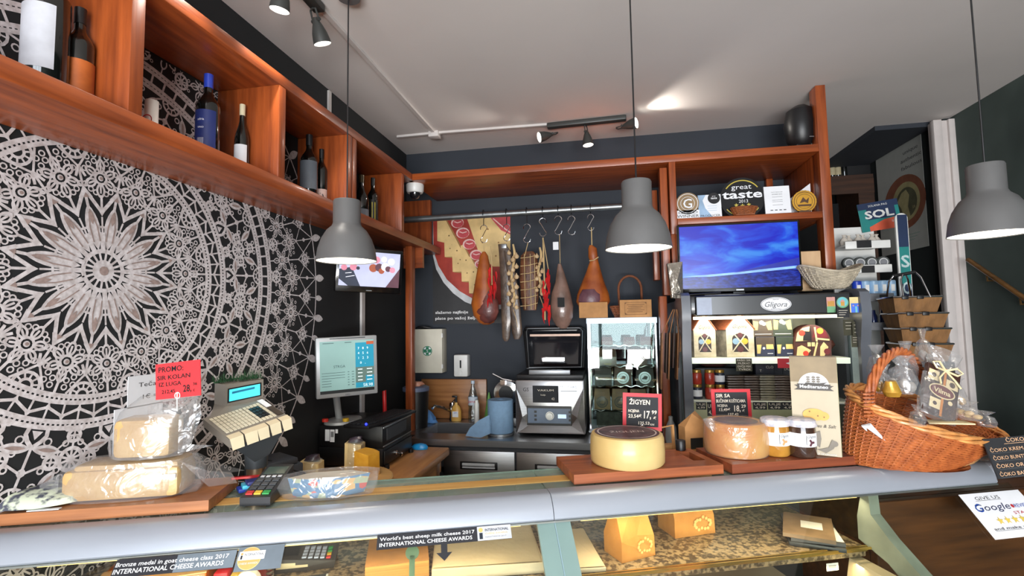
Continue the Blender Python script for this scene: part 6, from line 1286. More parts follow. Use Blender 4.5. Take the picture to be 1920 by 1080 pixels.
# fir garland on the display
rnd = random.Random(4); mb = MB(); g0, g1 = ls(D1)+Vector((-.03, 0, .004)), ls(D2)+Vector((0, 0, .004))
for i in range(320):
    f_ = rnd.random(); b_ = g0.lerp(g1, f_)+back*rnd.random()*.8; d_ = Vector((rnd.uniform(-1, 1), rnd.uniform(-1, 1), rnd.uniform(.1, 1.1))).normalized()*rnd.uniform(.02, .046)
    s_ = d_.cross(Vector((0, 0, 1))).normalized()*.0012; mb.add([b_-s_, b_+s_, b_+d_], [(0, 1, 2)])
mb.tube([g0+back*.4, g0.lerp(g1, .5)+back*.4+Vector((0, 0, .006)), g1+back*.4], .003, 5)
mb.v = [(a+o.location.x, b+o.location.y, c+o.location.z) for a, b, c in mb.v]
tag(mesh('fir_garland', mb, M('fir_green', (40, 88, 52), .6, var=.3, scale=60), smooth=False), 'green artificial fir sprig lying on top of the scale display', 'garland')
# notices on the left wall
p0, p1 = xp(240, 716, XL+.004), xp(300, 760, XL+.004)
def d_n1(mb, w, h):
    mb.text('Tečaj konverzije', -w*.36, h*.2, .014, 1, al='l', w=w*.8).text('1€ = 7,5345 kn', -w*.3, -h*.2, .014, 1, al='l', w=w*.7)
panel('wall_notice', 'white exchange rate notice on the mural behind the red card', 'notice', (XL+.004, p0.y+.13, (p0.z+p1.z)/2+.012), (0, 1, 0), Z0, .26, .1, .002, [PAPER, INK], d_n1)
p0 = xp(214, 772, XL+.004)
def d_n2(mb, w, h):
    for i in range(9): mb.rct(-w*.35, w*(.35-.1*(i % 3)), h*(.36-.07*i), h*(.36-.07*i)+.0015, 1)
panel('wall_notice', 'white typed notice sheet on the mural behind the upper cheese', 'notice', (XL+.004, p0.y+.085, p0.z-.12), (0, 1, 0), Z0, .17, .25, .002, [PAPER, GREY], d_n2)
# ------------------------------------------------------------------ glass display counter
def cthing(name, label, cat, u, v, z, rz=0, group=None): return thing(name, label, cat, cw(u, v, z), ANG+rz, group)
RAILM = M('satin_grey_rail', (158, 164, 174), .32, .25, var=.02, scale=3)
MULL = M('frosted_blue_mullion', (150, 176, 190), .4, var=.03)
o = cthing('display_counter', 'glass deli display counter with wide grey top rail across the front', 'display counter', 0, 0, 0)
prof = [(.034, 1.108), (.034, 1.1195), (.0, 1.1205), (-.012, 1.118), (-.025, 1.110), (-.036, 1.098), (-.044, 1.084), (-.050, 1.066), (-.046, 1.060), (.0, 1.060)]
def railseg(u0, u1):
    n = len(prof); return MB().add([(u0, a, b) for a, b in prof]+[(u1, a, b) for a, b in prof], [tuple(range(n)), tuple(range(2*n-1, n-1, -1))]+[(i, n+i, n+(i+1) % n, (i+1) % n) for i in range(n)])
mesh('top_rail', railseg(-.06, 1.3385), RAILM, o); mesh('top_rail', railseg(1.3405, 2.80), RAILM, o)
mesh('rail_end_cap', MB().lathe([(.0, 0), (.026, .0), (.03, .006), (.03, .03)], (2.80, -.008, 1.09), 24, axis='x').box(2.80, 2.812, -.03, .03, 1.066, 1.112, 0, .004), RAILM, o)
mesh('edge_trim', MB().box(-.06, 2.8, -.051, -.046, 1.056, 1.0605), ALU, o)
for (u0, u1) in ((-.06, 1.3375), (1.3415, 2.34)):
    mesh('glass_top', MB().box(u0, u1, .034, .225, 1.108, 1.116), GLASSG, o)
mesh('timber_batten', MB().box(-.06, 2.3, .098, .15, 1.1162, 1.119), M('yellow_batten', (212, 168, 96), .5, c2=(190, 142, 76), stretch=(1, 10, 10), scale=3), o)
mesh('rear_edge', MB().box(-.06, 2.34, .225, .232, 1.104, 1.117), M('green_glass_edge', (130, 160, 146), .2), o)
Gd = Vector((0, -.7071, -.7071)); G0 = Vector((0, -.05, 1.062)); GN = Vector((0, -.7071, .7071)); GL = .42
def gp(u, g, k=0): p = G0+Gd*g+GN*k; return (u, p.y, p.z)
for (u0, u1) in ((-.06, 1.338), (1.342, 2.84)):
    mesh('front_glass', MB().add([gp(u0, 0), gp(u1, 0), gp(u1, GL), gp(u0, GL), gp(u0, 0, -.006), gp(u1, 0, -.006), gp(u1, GL, -.006), gp(u0, GL, -.006)], [(0, 3, 2, 1), (4, 5, 6, 7), (0, 1, 5, 4), (1, 2, 6, 5), (2, 3, 7, 6), (3, 0, 4, 7)]), clear('front_case_glass', (244, 246, 240), .03, .01), o, smooth=False)
for (u0, u1) in ((1.293, 1.3395), (1.3405, 1.385)):
    mesh('mullion_strip', MB().add([gp(u0, 0, -.02), gp(u1, 0, -.02), gp(u1, GL, -.02), gp(u0, GL, -.02), gp(u0, 0, -.008), gp(u1, 0, -.008), gp(u1, GL, -.008), gp(u0, GL, -.008)], [(0, 1, 2, 3), (7, 6, 5, 4), (0, 4, 5, 1), (1, 5, 6, 2), (2, 6, 7, 3), (3, 7, 4, 0)]), MULL, o, smooth=False)
GRAN = M('speckled_granite', (160, 140, 110), .3, c2=(78, 66, 52), scale=75, sharp=3, coat=.4)
GZ = .9
mesh('granite_shelf', MB().box(-.05, 2.32, -.03, .55, GZ-.03, GZ, 0, .003), GRAN, o)
mesh('gold_trim', MB().box(-.05, 2.32, -.036, -.031, GZ-.012, GZ+.004).box(-.05, 2.32, -.052, -.047, GZ-.0, GZ+.006), M('brass_trim', (200, 166, 90), .25, .8), o)
WSC = M('warm_white_case', (196, 184, 158), .5, var=.03)
mesh('case_floor', MB().box(-.05, 2.33, -.5, .5, .60, .63), WSC, o); mesh('case_back', MB().box(-.05, 2.33, .5, .53, .3, GZ-.03), M('case_back_brown', (130, 96, 60), .5), o); mesh('case_body', MB().box(-.05, 2.33, -.5, .5, .08, .6, 0, .01), GREY, o)
sp = [(-.045, 1.06), (-.02, 1.06), (.0, .98), (-.0, GZ+.01), (-.10, GZ-.02), (-.28, .76), (-.36, .6), (-.42, .6), (-.37, .74), (-.25, .86), (-.11, .95), (-.05, 1.0)]
n = len(sp); mesh('side_post', MB().add([(2.325, a, b) for a, b in sp]+[(2.36, a, b) for a, b in sp], [tuple(range(n)), tuple(range(2*n-1, n-1, -1))]+[(i, n+i, n+(i+1) % n, (i+1) % n) for i in range(n)]), M('greenish_grey_post', (140, 150, 142), .4), o)
mesh('side_glass', MB().box(2.335, 2.341, -.0, .5, GZ, 1.10), GLASS, o)
mesh('case_lamp', MB().box(1.42, 2.3, -.03, -.012, 1.046, 1.056).box(.1, 1.25, -.03, -.012, 1.046, 1.056), M('warm_case_tube', (255, 214, 140), .5, emit=.8, var=0), o)
for (uc, l_) in ((.65, 1.1), (1.86, .9)):
    light('case_light', 'AREA', cw(uc, -.02, 1.04), 1.1, (1, .80, .52), cw(uc, .12, 0), shape='RECTANGLE', size=l_, size_y=.03).rotation_euler.z = ANG
for (uc, l_) in ((.65, 1.1), (1.86, .9)):
    light('lower_case_light', 'AREA', cw(uc, -.06, GZ-.04), .9, (1, .75, .42), cw(uc, -.1, 0), shape='RECTANGLE', size=l_, size_y=.03).rotation_euler.z = ANG
RV = Matrix.Rotation(ANG, 3, 'Z')
def gpanel(name, label, cat, u, g, w, h, mats, draw, k=.0012, t=.0008, tilt=0, group=None):
    r = Vector((1, 0, 0)); up = -Gd; r2 = r*cos(tilt)+up*sin(tilt); up2 = up*cos(tilt)-r*sin(tilt)
    p = Vector(gp(u, g, k)); return panel(name, label, cat, cw(p.x, p.y, p.z), RV @ r2, RV @ up2, w, h, t, mats, draw, group)
DARKS = M('black_sticker', (40, 42, 48), .5, var=.05); WL = M('white_letters', (232, 234, 236), .5, var=.02); GREYS = M('grey_sticker', (112, 124, 134), .5)
def d_s2(mb, w, h):
    mb.text("World's best sheep milk cheese 2017", -w*.48, h*.2, h*.24, 1, al='l', w=w*.70, bold=.01).text('INTERNATIONAL CHEESE AWARDS', -w*.48, -h*.2, h*.25, 1, al='l', w=w*.68, bold=.014)
    mb.rct(w*.24, w*.5, -h*.5, h*.5, 2).rct(w*.255, w*.28, -h*.42, h*.05, 3).disc(w*.267, h*.25, h*.16, 4).rct(w*.245, w*.29, -h*.48, -h*.4, 1)
    mb.text('INTERNATIONAL', w*.30, h*.22, h*.18, 3, al='l', w=w*.18, bold=.02).text('CHEESE AWARDS', w*.30, -h*.04, h*.13, 4, al='l', w=w*.17).text('NANTWICH 2017', w*.30, -h*.28, h*.1, 5, al='l', w=w*.16)
sm = [DARKS, WL, M('pale_grey_label', (196, 200, 206), .5), M('navy_letters', (36, 44, 56), .5), M('gold_letters', (206, 184, 110), .5), GREY]
gpanel('glass_sticker', 'black sticker reading best sheep milk cheese on the front glass', 'sticker', 1.046, .019, .344, .036, sm, d_s2)
def d_s1(mb, w, h):
    mb.rct(w*.0, w*.5, -h*.5, h*.5, 2)
    mb.text('Bronze medal in goat cheese class 2017', -w*.49, h*.2, h*.24, 1, al='l', w=w*.93, bold=.01).text('INTERNATIONAL CHEESE AWARDS', -w*.49, -h*.18, h*.26, 1, al='l', w=w*.9, bold=.014)
gpanel('glass_sticker', 'dark sticker reading bronze medal in goat cheese on left glass', 'sticker', .413, .027, .262, .040, [DARKS, WL, GREYS], d_s1)
def d_s1b(mb, w, h):
    mb.disc(-w*.22, 0, h*.46, 1, 36).ring(-w*.22, 0, h*.46, h*.03, 2, 36).rct(-w*.46, w*.1, -h*.06, h*.3, 3).rct(-w*.42, -w*.38, -h*.02, h*.14, 4).disc(-w*.40, h*.2, h*.05, 1).text('INTERNATIONAL', -w*.34, h*.16, h*.1, 4, al='l', w=w*.42).text('CHEESE AWARDS', -w*.22, -h*.2, h*.08, 3, w=w*.4)
gpanel('glass_sticker', 'grey sticker with round gold bronze award seal on the glass', 'sticker', .600, .030, .105, .056, [GREYS, M('seal_gold', (206, 170, 100), .4), M('seal_edge', (226, 200, 140), .4), WL, DARKS], d_s1b)
aw = MB().lay(0); aw.poly([(-.008, .022), (.008, .022), (.008, -.002), (.02, -.002), (0, -.022), (-.02, -.002), (-.008, -.002)], 0)
q = thing('arrow_sticker', 'dark grey downward arrow sticker below the sheep cheese sticker', 'sticker', cw(*gp(1.042, .055, .0012)), rot=basis(RV @ Vector((1, 0, 0)), RV @ -Gd)); mesh('arrow', aw, [DARKS], q, smooth=False)
q = thing('glass_hanger', 'translucent green plastic hanger strip on the inside of the glass', 'hanger', cw(*gp(.962, .07, -.016)), rot=basis(RV @ Vector((1, 0, 0)), RV @ -Gd))
mesh('strip', MB().box(-.007, .007, -.002, .002, -.11, .02, 0, .001).lathe([(0, -.002), (.017, -.002), (.017, .002), (0, .002)], (0, 0, .026), 20, axis='y'), M('translucent_green', (128, 158, 126), .3, coat=.4), q)
# review card on the right-hand glass
g1_, g2_, g3_ = (2.611, .026), (2.845, .030), (2.634, .162)
def d_g(mb, w, h):
    mb.text('GIVE US', -w*.1, h*.38, h*.075, 1, w=w*.4).rct(-w*.32, w*.1, h*.32, h*.326, 1)
    for i, (ch, m_) in enumerate(zip('Google', (2, 3, 4, 2, 5, 3))): pass
    mb.text('Google', -w*.14, h*.17, h*.15, 6, w=w*.56, shear=.2).text('G', -w*.36, h*.17, h*.19, 2, shear=.2).disc(w*.18, h*.15, w*.025, 3, 10).text('REVIEW', w*.34, h*.15, h*.08, 2, w=w*.26).text('STARS', w*.25, h*.0, h*.06, 3, w=w*.28)
    for i in range(5): mb.poly([(w*(-.2+.12*i)+w*.055*(1 if k % 2 == 0 else .42)*sin(pi*k/5), -h*.14+w*.055*(1 if k % 2 == 0 else .42)*cos(pi*k/5)) for k in range(10)], 4)
    mb.text('and make us even', 0, -h*.3, h*.055, 1, w=w*.8).rct(-w*.4, w*.4, -h*.35, -h*.345, 1)
gpanel('review_card', 'white review card with coloured letters and stars on the right glass', 'card', 2.735, .094, .225, .135, [PAPER, INK, M('print_blue', (40, 80, 170), .5), M('print_red', (190, 50, 60), .5), M('print_yellow', (222, 196, 90), .5), M('print_green', (60, 140, 80), .5), M('print_navy', (44, 52, 90), .5)], d_g, tilt=0)
# things on the granite shelf inside the case
def kz(px, py, z): return cz(px, py, z)
Zg = GZ+.001
u, v = kz(560, 1050, .92)
q = cthing('card_terminal', 'dark payment terminal lying inside the case on granite', 'payment terminal', .66, .19, Zg, .05)
mesh('terminal_body', MB().add([(-.09, -.04, 0), (.07, -.04, 0), (.07, .045, 0), (-.09, .045, 0), (-.09, -.04, .04), (.075, -.045, .022), (.075, .05, .03), (-.09, .045, .055)], [(3, 2, 1, 0), (4, 5, 6, 7), (0, 1, 5, 4), (1, 2, 6, 5), (2, 3, 7, 6), (3, 0, 4, 7)]), M('terminal_grey', (62, 58, 56), .45), q, smooth=False)
mesh('display', MB().add([(-.085, -.02, .0435), (-.03, -.022, .0375), (-.03, .036, .046), (-.085, .036, .0525)], [(0, 1, 2, 3)]), BLACK, q, smooth=False)
mb = MB()
for i in range(4):
    for j in range(5):
        x, y = -.012+j*.0165, -.028+i*.0165; z = .0405-(x+.09)*.115+(y+.04)*.1; mb.box(x-.006, x+.006, y-.006, y+.006, z, z+.004, (0 if j < 4 else (1, 2, 3, 3)[i]))
mesh('keys', mb, [M('blue_white_keys', (170, 180, 206), .5), M('red_key', (206, 50, 50), .4), M('yellow_key', (230, 190, 60), .4), M('green_key', (50, 160, 80), .4)], q)
mesh('paper_strip', MB().add([(-.085, -.0405, .012), (.0, -.043, .012), (.0, -.0425, .024), (-.085, -.0405, .028)], [(0, 1, 2, 3)]), PT, q)
mb = MB(); mb.tube([(.0+.008*cos(i*.9), -.008*sin(i*.9)-.03*0, .12-.0016*i) for i in range(90)], .003, 5)
q = cthing('coiled_cable', 'coiled grey cable hanging beside the case payment terminal', 'cable', .575, .10, Zg, 0); mesh('coil', mb, M('cable_brown_grey', (90, 78, 68), .5), q)
q = cthing('flyer_stack', 'colourful price flyer lying at the bottom of the left glass', 'flyer', .64, .06, Zg, .05)
mesh('flyer', MB().box(-.09, .09, -.05, .03, 0, .012).add([(-.09, -.05, .0125), (-.01, -.05, .0125), (-.01, .03, .0125), (-.09, .03, .0125)], [(0, 1, 2, 3)], 1).add([(.0, -.05, .0126), (.085, -.05, .0126), (.085, .03, .0126), (.0, .03, .0126)], [(0, 1, 2, 3)], 2).add([(-.07, -.03, .013), (-.04, -.03, .013), (-.04, .01, .013), (-.07, .01, .013)], [(0, 1, 2, 3)], 3), [PAPER, CREAM, DGREY, REDF], q, smooth=False)
q = cthing('paper_stack', 'thick stack of brown wrapping papers with script print in the case', 'paper', .915, .13, Zg, .04)
mesh('stack', MB().box(-.085, .085, -.1, .13, 0, .05, 0, .002), M('stacked_paper_edges', (214, 158, 84), .7, c2=(176, 120, 58), stretch=(.5, .5, 60), scale=3), q); mesh('top_sheet', MB().box(-.085, .085, -.1, .13, .0505, .0515).add(*(lambda v_, f_, b_: ([(-.055+(a-b_[0])/(b_[1]-b_[0])*.10, .03+b*.045, .0518) for a, b in v_], f_))(*glyphs('Gligora', .35)), 1), [KRAFT, INK], q, smooth=False)
SHT = M('white_wrapping_paper', (222, 206, 178), .7, bump=.2, var=.04)
for i, (u0, u1, v0, v1, z_, lb_) in enumerate(((1.02, 1.33, .01, .34, .03, 'large white wrapping paper pile left of the case mullion'), (1.365, 1.50, -.02, .24, .012, 'white wrapping paper corner right of the case mullion'))):
    q = cthing('wrapping_paper', lb_, 'paper', (u0+u1)/2, (v0+v1)/2, Zg, -.06); a, b = (u1-u0)/2, (v1-v0)/2
    mesh('sheets', MB().box(-a, a, -b, b, 0, z_, 0, .002).add([(-a*.98, -b*.96, z_+.002), (a*.95, -b*.99, z_+.003), (a*.97, b*.94, z_+.006), (0, b*.9, z_+.008), (-a*.96, b*.97, z_+.003)], [(0, 1, 2, 3, 4)]), SHT, q, smooth=False)
BAGM = M('amber_kraft_bag', (206, 148, 76), .65, c2=(182, 122, 56), scale=10, bump=.3)
def pbag(label, u, v, rz, w, d, h, script):
    q = cthing('paper_bag', label, 'paper bag', u, v, Zg, rz)
    mb = MB().add([(-w/2, -d/2, 0), (w/2, -d/2, 0), (w/2, d/2, 0), (-w/2, d/2, 0), (-w/2, -d*.5, h*.4), (w/2, -d*.46, h*.4), (w*.48, d*.5, h*.45), (-w*.5, d*.5, h*.4), (-w*.46, -d*.1, h), (w*.46, -d*.04, h*.97), (w*.46, d*.12, h), (-w*.46, d*.1, h*.98), (0, -d*.42, h*.45), (0, -d*.16, h*.99)],
        [(3, 2, 1, 0), (0, 1, 5, 12, 4), (1, 2, 6, 5), (2, 3, 7, 6), (3, 0, 4, 7), (4, 12, 13, 8), (12, 5, 9, 13), (5, 6, 10, 9), (6, 7, 11, 10), (7, 4, 8, 11)])
    mesh('bag_body', mb, BAGM, q, smooth=False)
    m2 = MB().lay(-d*.53); m2.text(script, -w*.18, h*.52, h*.12, 0, w=w*.5, shear=.35); mesh('script_print', m2, [INK], q, smooth=False, rot=(-.3, 0, 0), loc=(0, .02, h*.12))
    m3 = MB().lay(-d*.52)
    for i in range(16): m3.disc(w*.18+w*.2*cos(i*.4+3.4), h*.25+h*.12*sin(i*.4+3.4)*((i % 3)*.2+.8), w*.035, 0, 8)
    mesh('crumb_print', m3, [M('pale_print_dots', (226, 190, 120), .6)], q, smooth=False); return q
pbag('tall amber paper bag standing in the case right of the mullion', 1.60, .07, .25, .12, .09, .145, 'Gligora'); pbag('amber paper bag second from the mullion inside the case', 1.85, .19, .1, .15, .1, .145, 'Gligora')
q = cthing('magazine_pile', 'pile of dark magazines and booklets on granite at case right', 'magazines', 2.22, .07, Zg, 1.0)
mesh('magazine', MB().box(-.11, .11, -.075, .075, 0, .012, 0, .001), [DGREY], q); mesh('magazine', MB().box(-.1, .11, -.07, .075, .0125, .022).box(-.09, .02, -.069, .07, .0222, .0226, 1), [M('grey_magazine', (84, 82, 84), .4), PAPER], q, rot=(0, 0, .06)); mesh('magazine', MB().box(-.11, .08, -.06, .08, .0228, .034).box(-.04, .02, -.03, .03, .0342, .0345, 1), [M('taupe_magazine', (140, 116, 92), .5, var=.2), PAPER], q, rot=(0, 0, -.1))
for i, (px, lb_) in enumerate(((1588, 'left small dark menu frame standing inside the case'), (1614, 'right small dark menu frame standing inside the case'))):
    u, z = cv(px, 946, .28)
    q = cthing('menu_frame', lb_, 'menu', u, .28, Zg, 0); h_ = z-Zg+.03
    mb = MB().box(-.045, .04, 0, .005, 0, h_, 1).lay(-.0004).rct(-.038, .03, .02, h_-.008, 0)
    for k in range(4): mb.rct(-.03, .02-.008*(k % 2), h_-.03-k*.014, h_-.027-k*.014, 2)
    mesh('frame', mb, [SLATE, M('pale_frame', (170, 172, 162), .5), CHALK], q, smooth=False)
q = cthing('grey_ledge_box', 'grey green box behind the magazines inside the case', 'box', 2.25, .38, Zg, 0); mesh('box_body', MB().box(-.08, .07, -.04, .05, 0, .07, 0, .004), M('grey_green_box', (110, 118, 106), .5), q)
q = cthing('price_tab', 'white printed price tab clipped under the granite edge', 'card', 2.19, -.04, GZ-.032, 0); mesh('tab', MB().box(-.02, .02, -.004, -.002, -.022, .0, 0, .001).lay(-.0044).rct(-.014, .012, -.014, -.006, 1), [PAPER, GREY], q, smooth=False)
# lower case goods
CG = M('orange_cheese', (226, 150, 54), .45, c2=(206, 124, 36), scale=10, coat=.3)
q = cthing('wrapped_cheese', 'golden film wrapped cheese piece standing below the granite edge', 'cheese', 1.80, -.20, .631, .2)
mesh('cheese_body', MB().box(-.05, .06, -.04, .05, 0, .19, 0, .01), CG, q); mesh('loose_film', MB().loft([(0, 0, .0, .075, .06), (0, 0, .15, .072, .06), (0, 0, .2, .05, .03), (-.03, 0, .255, .03, .02), (-.05, 0, .27, .012, .03)], 16, 0, .2), FILM, q)
q = cthing('chalk_sign', 'dark chalk sign with yellow letters PARM in the lower case', 'sign', 1.93, -.24, .631, 0)
mesh('board', MB().box(-.08, .09, 0, .006, .08, .215, 0).box(-.01, .01, 0, .008, 0, .08).lay(-.0004).text('PARMIGIANO', .0, .19, .026, 1, w=.15), [SLATE, M('yellow_chalk', (226, 180, 60), .7)], q, smooth=False)
for i, (u, v, r_, h_, lb_) in enumerate(((2.12, -.22, .09, .12, 'cut orange cheese half behind the lower right glass'), (1.5, -.2, .1, .08, 'round orange cheese near the mullion in the lower case'), (.33, .02, .0, .0, ''))):
    if not lb_: continue
    q = cthing('cut_cheese', lb_, 'cheese', u, v, .631, 0); mesh('cheese_body', MB().lathe([(r_*.95, 0), (r_, .01), (r_, h_-.01), (r_*.95, h_), (0, h_)], n=32), CG if i else M('dark_rind_cheese', (60, 44, 30), .5), q)
    if i == 0: mesh('cut_face', MB().lathe([(r_*.6, h_+.001), (r_*.92, h_+.001)], n=32, cap=False, a0=2.2, a1=5.2).lathe([(r_*.6, h_+.003), (r_*.92, h_+.003)], n=32, cap=False, a0=2.2, a1=5.2), CG, q)
q = cthing('grey_divider', 'pale slanted divider panel at the right end of lower case', 'divider', 2.27, -.16, .631, 0); mesh('panel', MB().prism([(-.05, 0), (.03, 0), (.04, .235), (.0, .235)], -.01, .14), WSC, q)
q = cthing('orange_pot', 'orange glazed pot inside the case at far left', 'pot', .235, .16, Zg+.055, 0); OR = M('orange_glaze', (214, 112, 30), .3, coat=.5, var=.06)
mesh('pot_body', MB().lathe([(.045, 0), (.05, .01), (.05, .09), (.046, .1)], n=28), OR, q)
q = cthing('orange_box', 'orange wooden box under the orange pot in the case', 'box', .27, .15, Zg, .15); mesh('box_body', MB().box(-.12, .14, -.09, .09, 0, .05, 0, .004).box(-.12, .14, -.092, -.0, .0502, .0538, 1), [OR, M('pale_box_top', (214, 176, 130), .5)], q)
for i, (u, v, w_, h_, m_, lb_) in enumerate(((.46, .09, .035, .05, REDF, 'small red packet inside the case near the orange box'), (.50, .08, .03, .045, M('yellow_tag', (214, 180, 90), .5), 'small yellow price packet beside the red packet'), (.545, .13, .06, .06, M('dark_red_box', (140, 44, 36), .4), 'dark red box inside the case left of the coiled cable'))):
    q = cthing('small_packet', lb_, 'packet', u, v, Zg, .1*i); mesh('packet', MB().box(-w_/2, w_/2, -.02, .02, 0, h_, 0, .003), m_, q)
q = cthing('white_sticker_roll', 'white round sticker roll standing inside the left glass', 'roll', .535, .05, Zg, 0); mesh('roll', MB().lathe([(.012, -.01), (.03, -.01), (.03, .01), (.012, .01)], (0, 0, .031), 24, axis='y'), PAPER, q)
# brown wooden cabinet past the counter's end
BWD = wood('brown_cabinet_wood', (98, 58, 28), (68, 38, 18), 'x', .4)
q = cthing('wooden_cabinet', 'brown wooden cabinet front behind the right end of the glass', 'cabinet', 2.42, .03, 0); mesh('front_panel', MB().box(0, 1.3, 0, .03, .06, 1.0, 0, .004).box(0, 1.3, -.01, 0, .52, .54), BWD, q); mesh('cabinet_body', MB().box(0, 1.3, .031, .34, .06, 1.0), BWD, q); mesh('plinth', MB().box(.02, 1.28, .03, .32, 0, .06), BLACK, q)
for i, (du, dz, lb_) in enumerate(((.12, .35, 'pale rounded stone like dish low in front of the brown cabinet'),)): pass
# ------------------------------------------------------------------ goods standing on the counter
def sboard(label, u0, u1, v0, v1, slot, mat, th=.028):
    q = cthing('serving_board', label, 'board', u0, v0, 1.1215); w, d = u1-u0, v1-v0
    s0, s1, t0, t1 = slot
    mb = MB()
    for (a0, a1, b0, b1) in ((0, s0, 0, d), (s1, w, 0, d), (s0, s1, 0, t0), (s0, s1, t1, d)): mb.box(a0, a1, b0, b1, 0, th)
    mesh('board', mb, mat, q, smooth=False); return q
sboard('brown serving board with handle slot under the wrapped cheeses', -.07, .437, .045, .25, (.375, .415, .06, .16), W_OAK); sboard('reddish serving board with handle slot under the left wheel', 1.425, 1.905, .045, .25, (.415, .455, .06, .16), W_TEAK)
sboard('dark reddish serving board under the second wheel and jars', 1.93, 2.50, .038, .25, (.515, .545, .07, .17), wood('dark_teak_board', (142, 72, 42), (104, 50, 30), 'x', .5))
BT = 1.1505
Rr = .117
q = cthing('round_cheese', 'large pale cheese wheel with dark printed top label on board', 'cheese', 1.632, .143, BT)
WHC = M('pale_wheel_rind', (214, 188, 128), .45, c2=(194, 162, 100), scale=6, coat=.2, bump=.04)
Hh = .092
mesh('cheese_body', MB().lathe([(Rr*.95, 0), (Rr*.99, .006), (Rr*1.0, Hh*.4), (Rr*.985, Hh*.85), (Rr*.95, Hh*.97), (Rr*.88, Hh), (0, Hh)], n=64), WHC, q)
lb = mesh('top_label', MB().lathe([(Rr*.87, Hh+.0006), (0, Hh+.0008)], n=48, cap=False), M('dark_printed_label', (96, 66, 68), .55, c2=(40, 26, 34), scale=30, coat=.05), q, label='dark brown printed paper label')
def flat_text(par, name, t, h, w, m_, z, rz=0, y=0, shear=0):
    v_, f_, b_ = glyphs(t, shear); k = h/.7; kx = w/(b_[1]-b_[0])
    return mesh(name, MB().add([((a-(b_[0]+b_[1])/2)*kx, y+(b-.35)*k, z) for a, b in v_], f_), m_, par, smooth=False, rot=(0, 0, rz))
flat_text(lb, 'label_letters', 'ŽIGLJEN', .022, .11, M('silver_letters', (200, 186, 180), .4), Hh+.0012, -.15)
mesh('label_ring', MB().lathe([(Rr*.8, Hh+.001), (Rr*.76, Hh+.001)], n=48, cap=False), M('silver_letters'), lb)
R2_ = .100; H2 = .105
q = cthing('round_cheese', 'film wrapped orange cheese wheel with herbs beside the jars', 'cheese', 2.03, .165, BT)
mesh('cheese_body', MB().lathe([(R2_*.95, 0), (R2_, .008), (R2_*1.02, H2*.5), (R2_*.98, H2*.9), (R2_*.9, H2), (0, H2)], n=64), M('herbed_cheese', (220, 170, 84), .45, c2=(190, 112, 44), scale=7, bump=.1, coat=.3), q)
mesh('top_label', MB().lathe([(R2_*.7, H2+.0006), (0, H2+.0008)], n=40, cap=False), M('dark_red_label', (84, 48, 42), .4, c2=(44, 24, 24), scale=30), q)
mesh('cling_film', MB().loft([(0, 0, .001, R2_*1.0, R2_*1.0), (0, 0, H2*.4, R2_*1.04, R2_*1.04), (0, 0, H2*.95, R2_*1.03, R2_*1.03), (0, 0, H2*1.04, R2_*.9, R2_*.9), (0, 0, H2*1.03, R2_*.4, R2_*.4)], 40, 0, .012), FILM, q)
mesh('film_twist', MB().loft([(-R2_*1.0, -.03, H2*.75, .006, .006), (-R2_*1.08, -.03, H2*.95, .016, .01), (-R2_*1.15, -.03, H2*1.15, .02, .012)], 8, 0, .2), FILM, q)
# price boards
def price(label, px0, py0, px1, py1, d, lines, tilt=0, foot=None, name='price_board'):
    c_ = dp((px0+px1)/2, (py0+py1)/2, d); r = Vector((cos(.12), sin(.12), 0)); n_ = (c_-EYE); n_.z = 0
    w = (px1-px0)/FPX*d*1.0; h = (py1-py0)/FPX*d
    r = Matrix.Rotation(tilt, 3, Vector((0, 1, 0))) @ r
    def dr(mb, w_, h_):
        mb.rct(-w_*.41, w_*.41, -h_*.40, h_*.40, 1)
        for (t_, x_, z_, hh_, ww_, al_) in lines: mb.text(t_, w_*x_, h_*z_, h_*hh_, 2, w=w_*ww_, al=al_, shear=.05, bold=.015)
    q = panel(name, label, 'price board', c_, r, (0, .06, 1), w, h, .004, [REDF, SLATE, CHALK], dr, part='board')
    if foot: mesh('clip_stand', MB().tube([(0, -.004, -h/2+.02), (0, -.006, -h/2), (0, 0, -h/2-foot)], .0022, 6).tube([(.009*cos(a_), -.005, -h/2+.008+.009*sin(a_)) for a_ in [2*pi*i/12 for i in range(12)]], .0015, 5, closed=True), CHROME, q)
    return q
price('red framed chalk price board reading ŽIGYEN above the pale wheel', 1168, 738, 1240, 806, 1.74, [('ŽIGYEN', -.34, .26, .13, .54, 'l'), ('NCIJENA', -.36, .02, .07, .28, 'l'), ('23,54€', -.36, -.12, .09, .34, 'l'), ('17,', .04, -.07, .2, .18, 'l'), ('99', .24, .0, .1, .13, 'l'), ('€', .28, -.16, .08, .07, 'l'), ('135,53', -.1, -.3, .08, .28, 'l'), ('KN', .2, -.33, .05, .1, 'l')], .045, .012)
price('red framed chalk price board reading SIR SA BUČINIM above herbed wheel', 1335, 730, 1407, 787, 1.93, [('SIR SA', -.38, .29, .11, .36, 'l'), ('BUČINIM KOŠTICAMA', -.38, .12, .1, .74, 'l'), ('NCIJENA', -.36, -.03, .08, .26, 'l'), ('13,49€', -.32, -.16, .09, .28, 'l'), ('18,', .06, -.12, .19, .16, 'l'), ('29', .24, -.05, .1, .12, 'l'), ('€', .26, -.2, .08, .06, 'l'), ('137,42', -.1, -.31, .08, .26, 'l')], .0, .03)
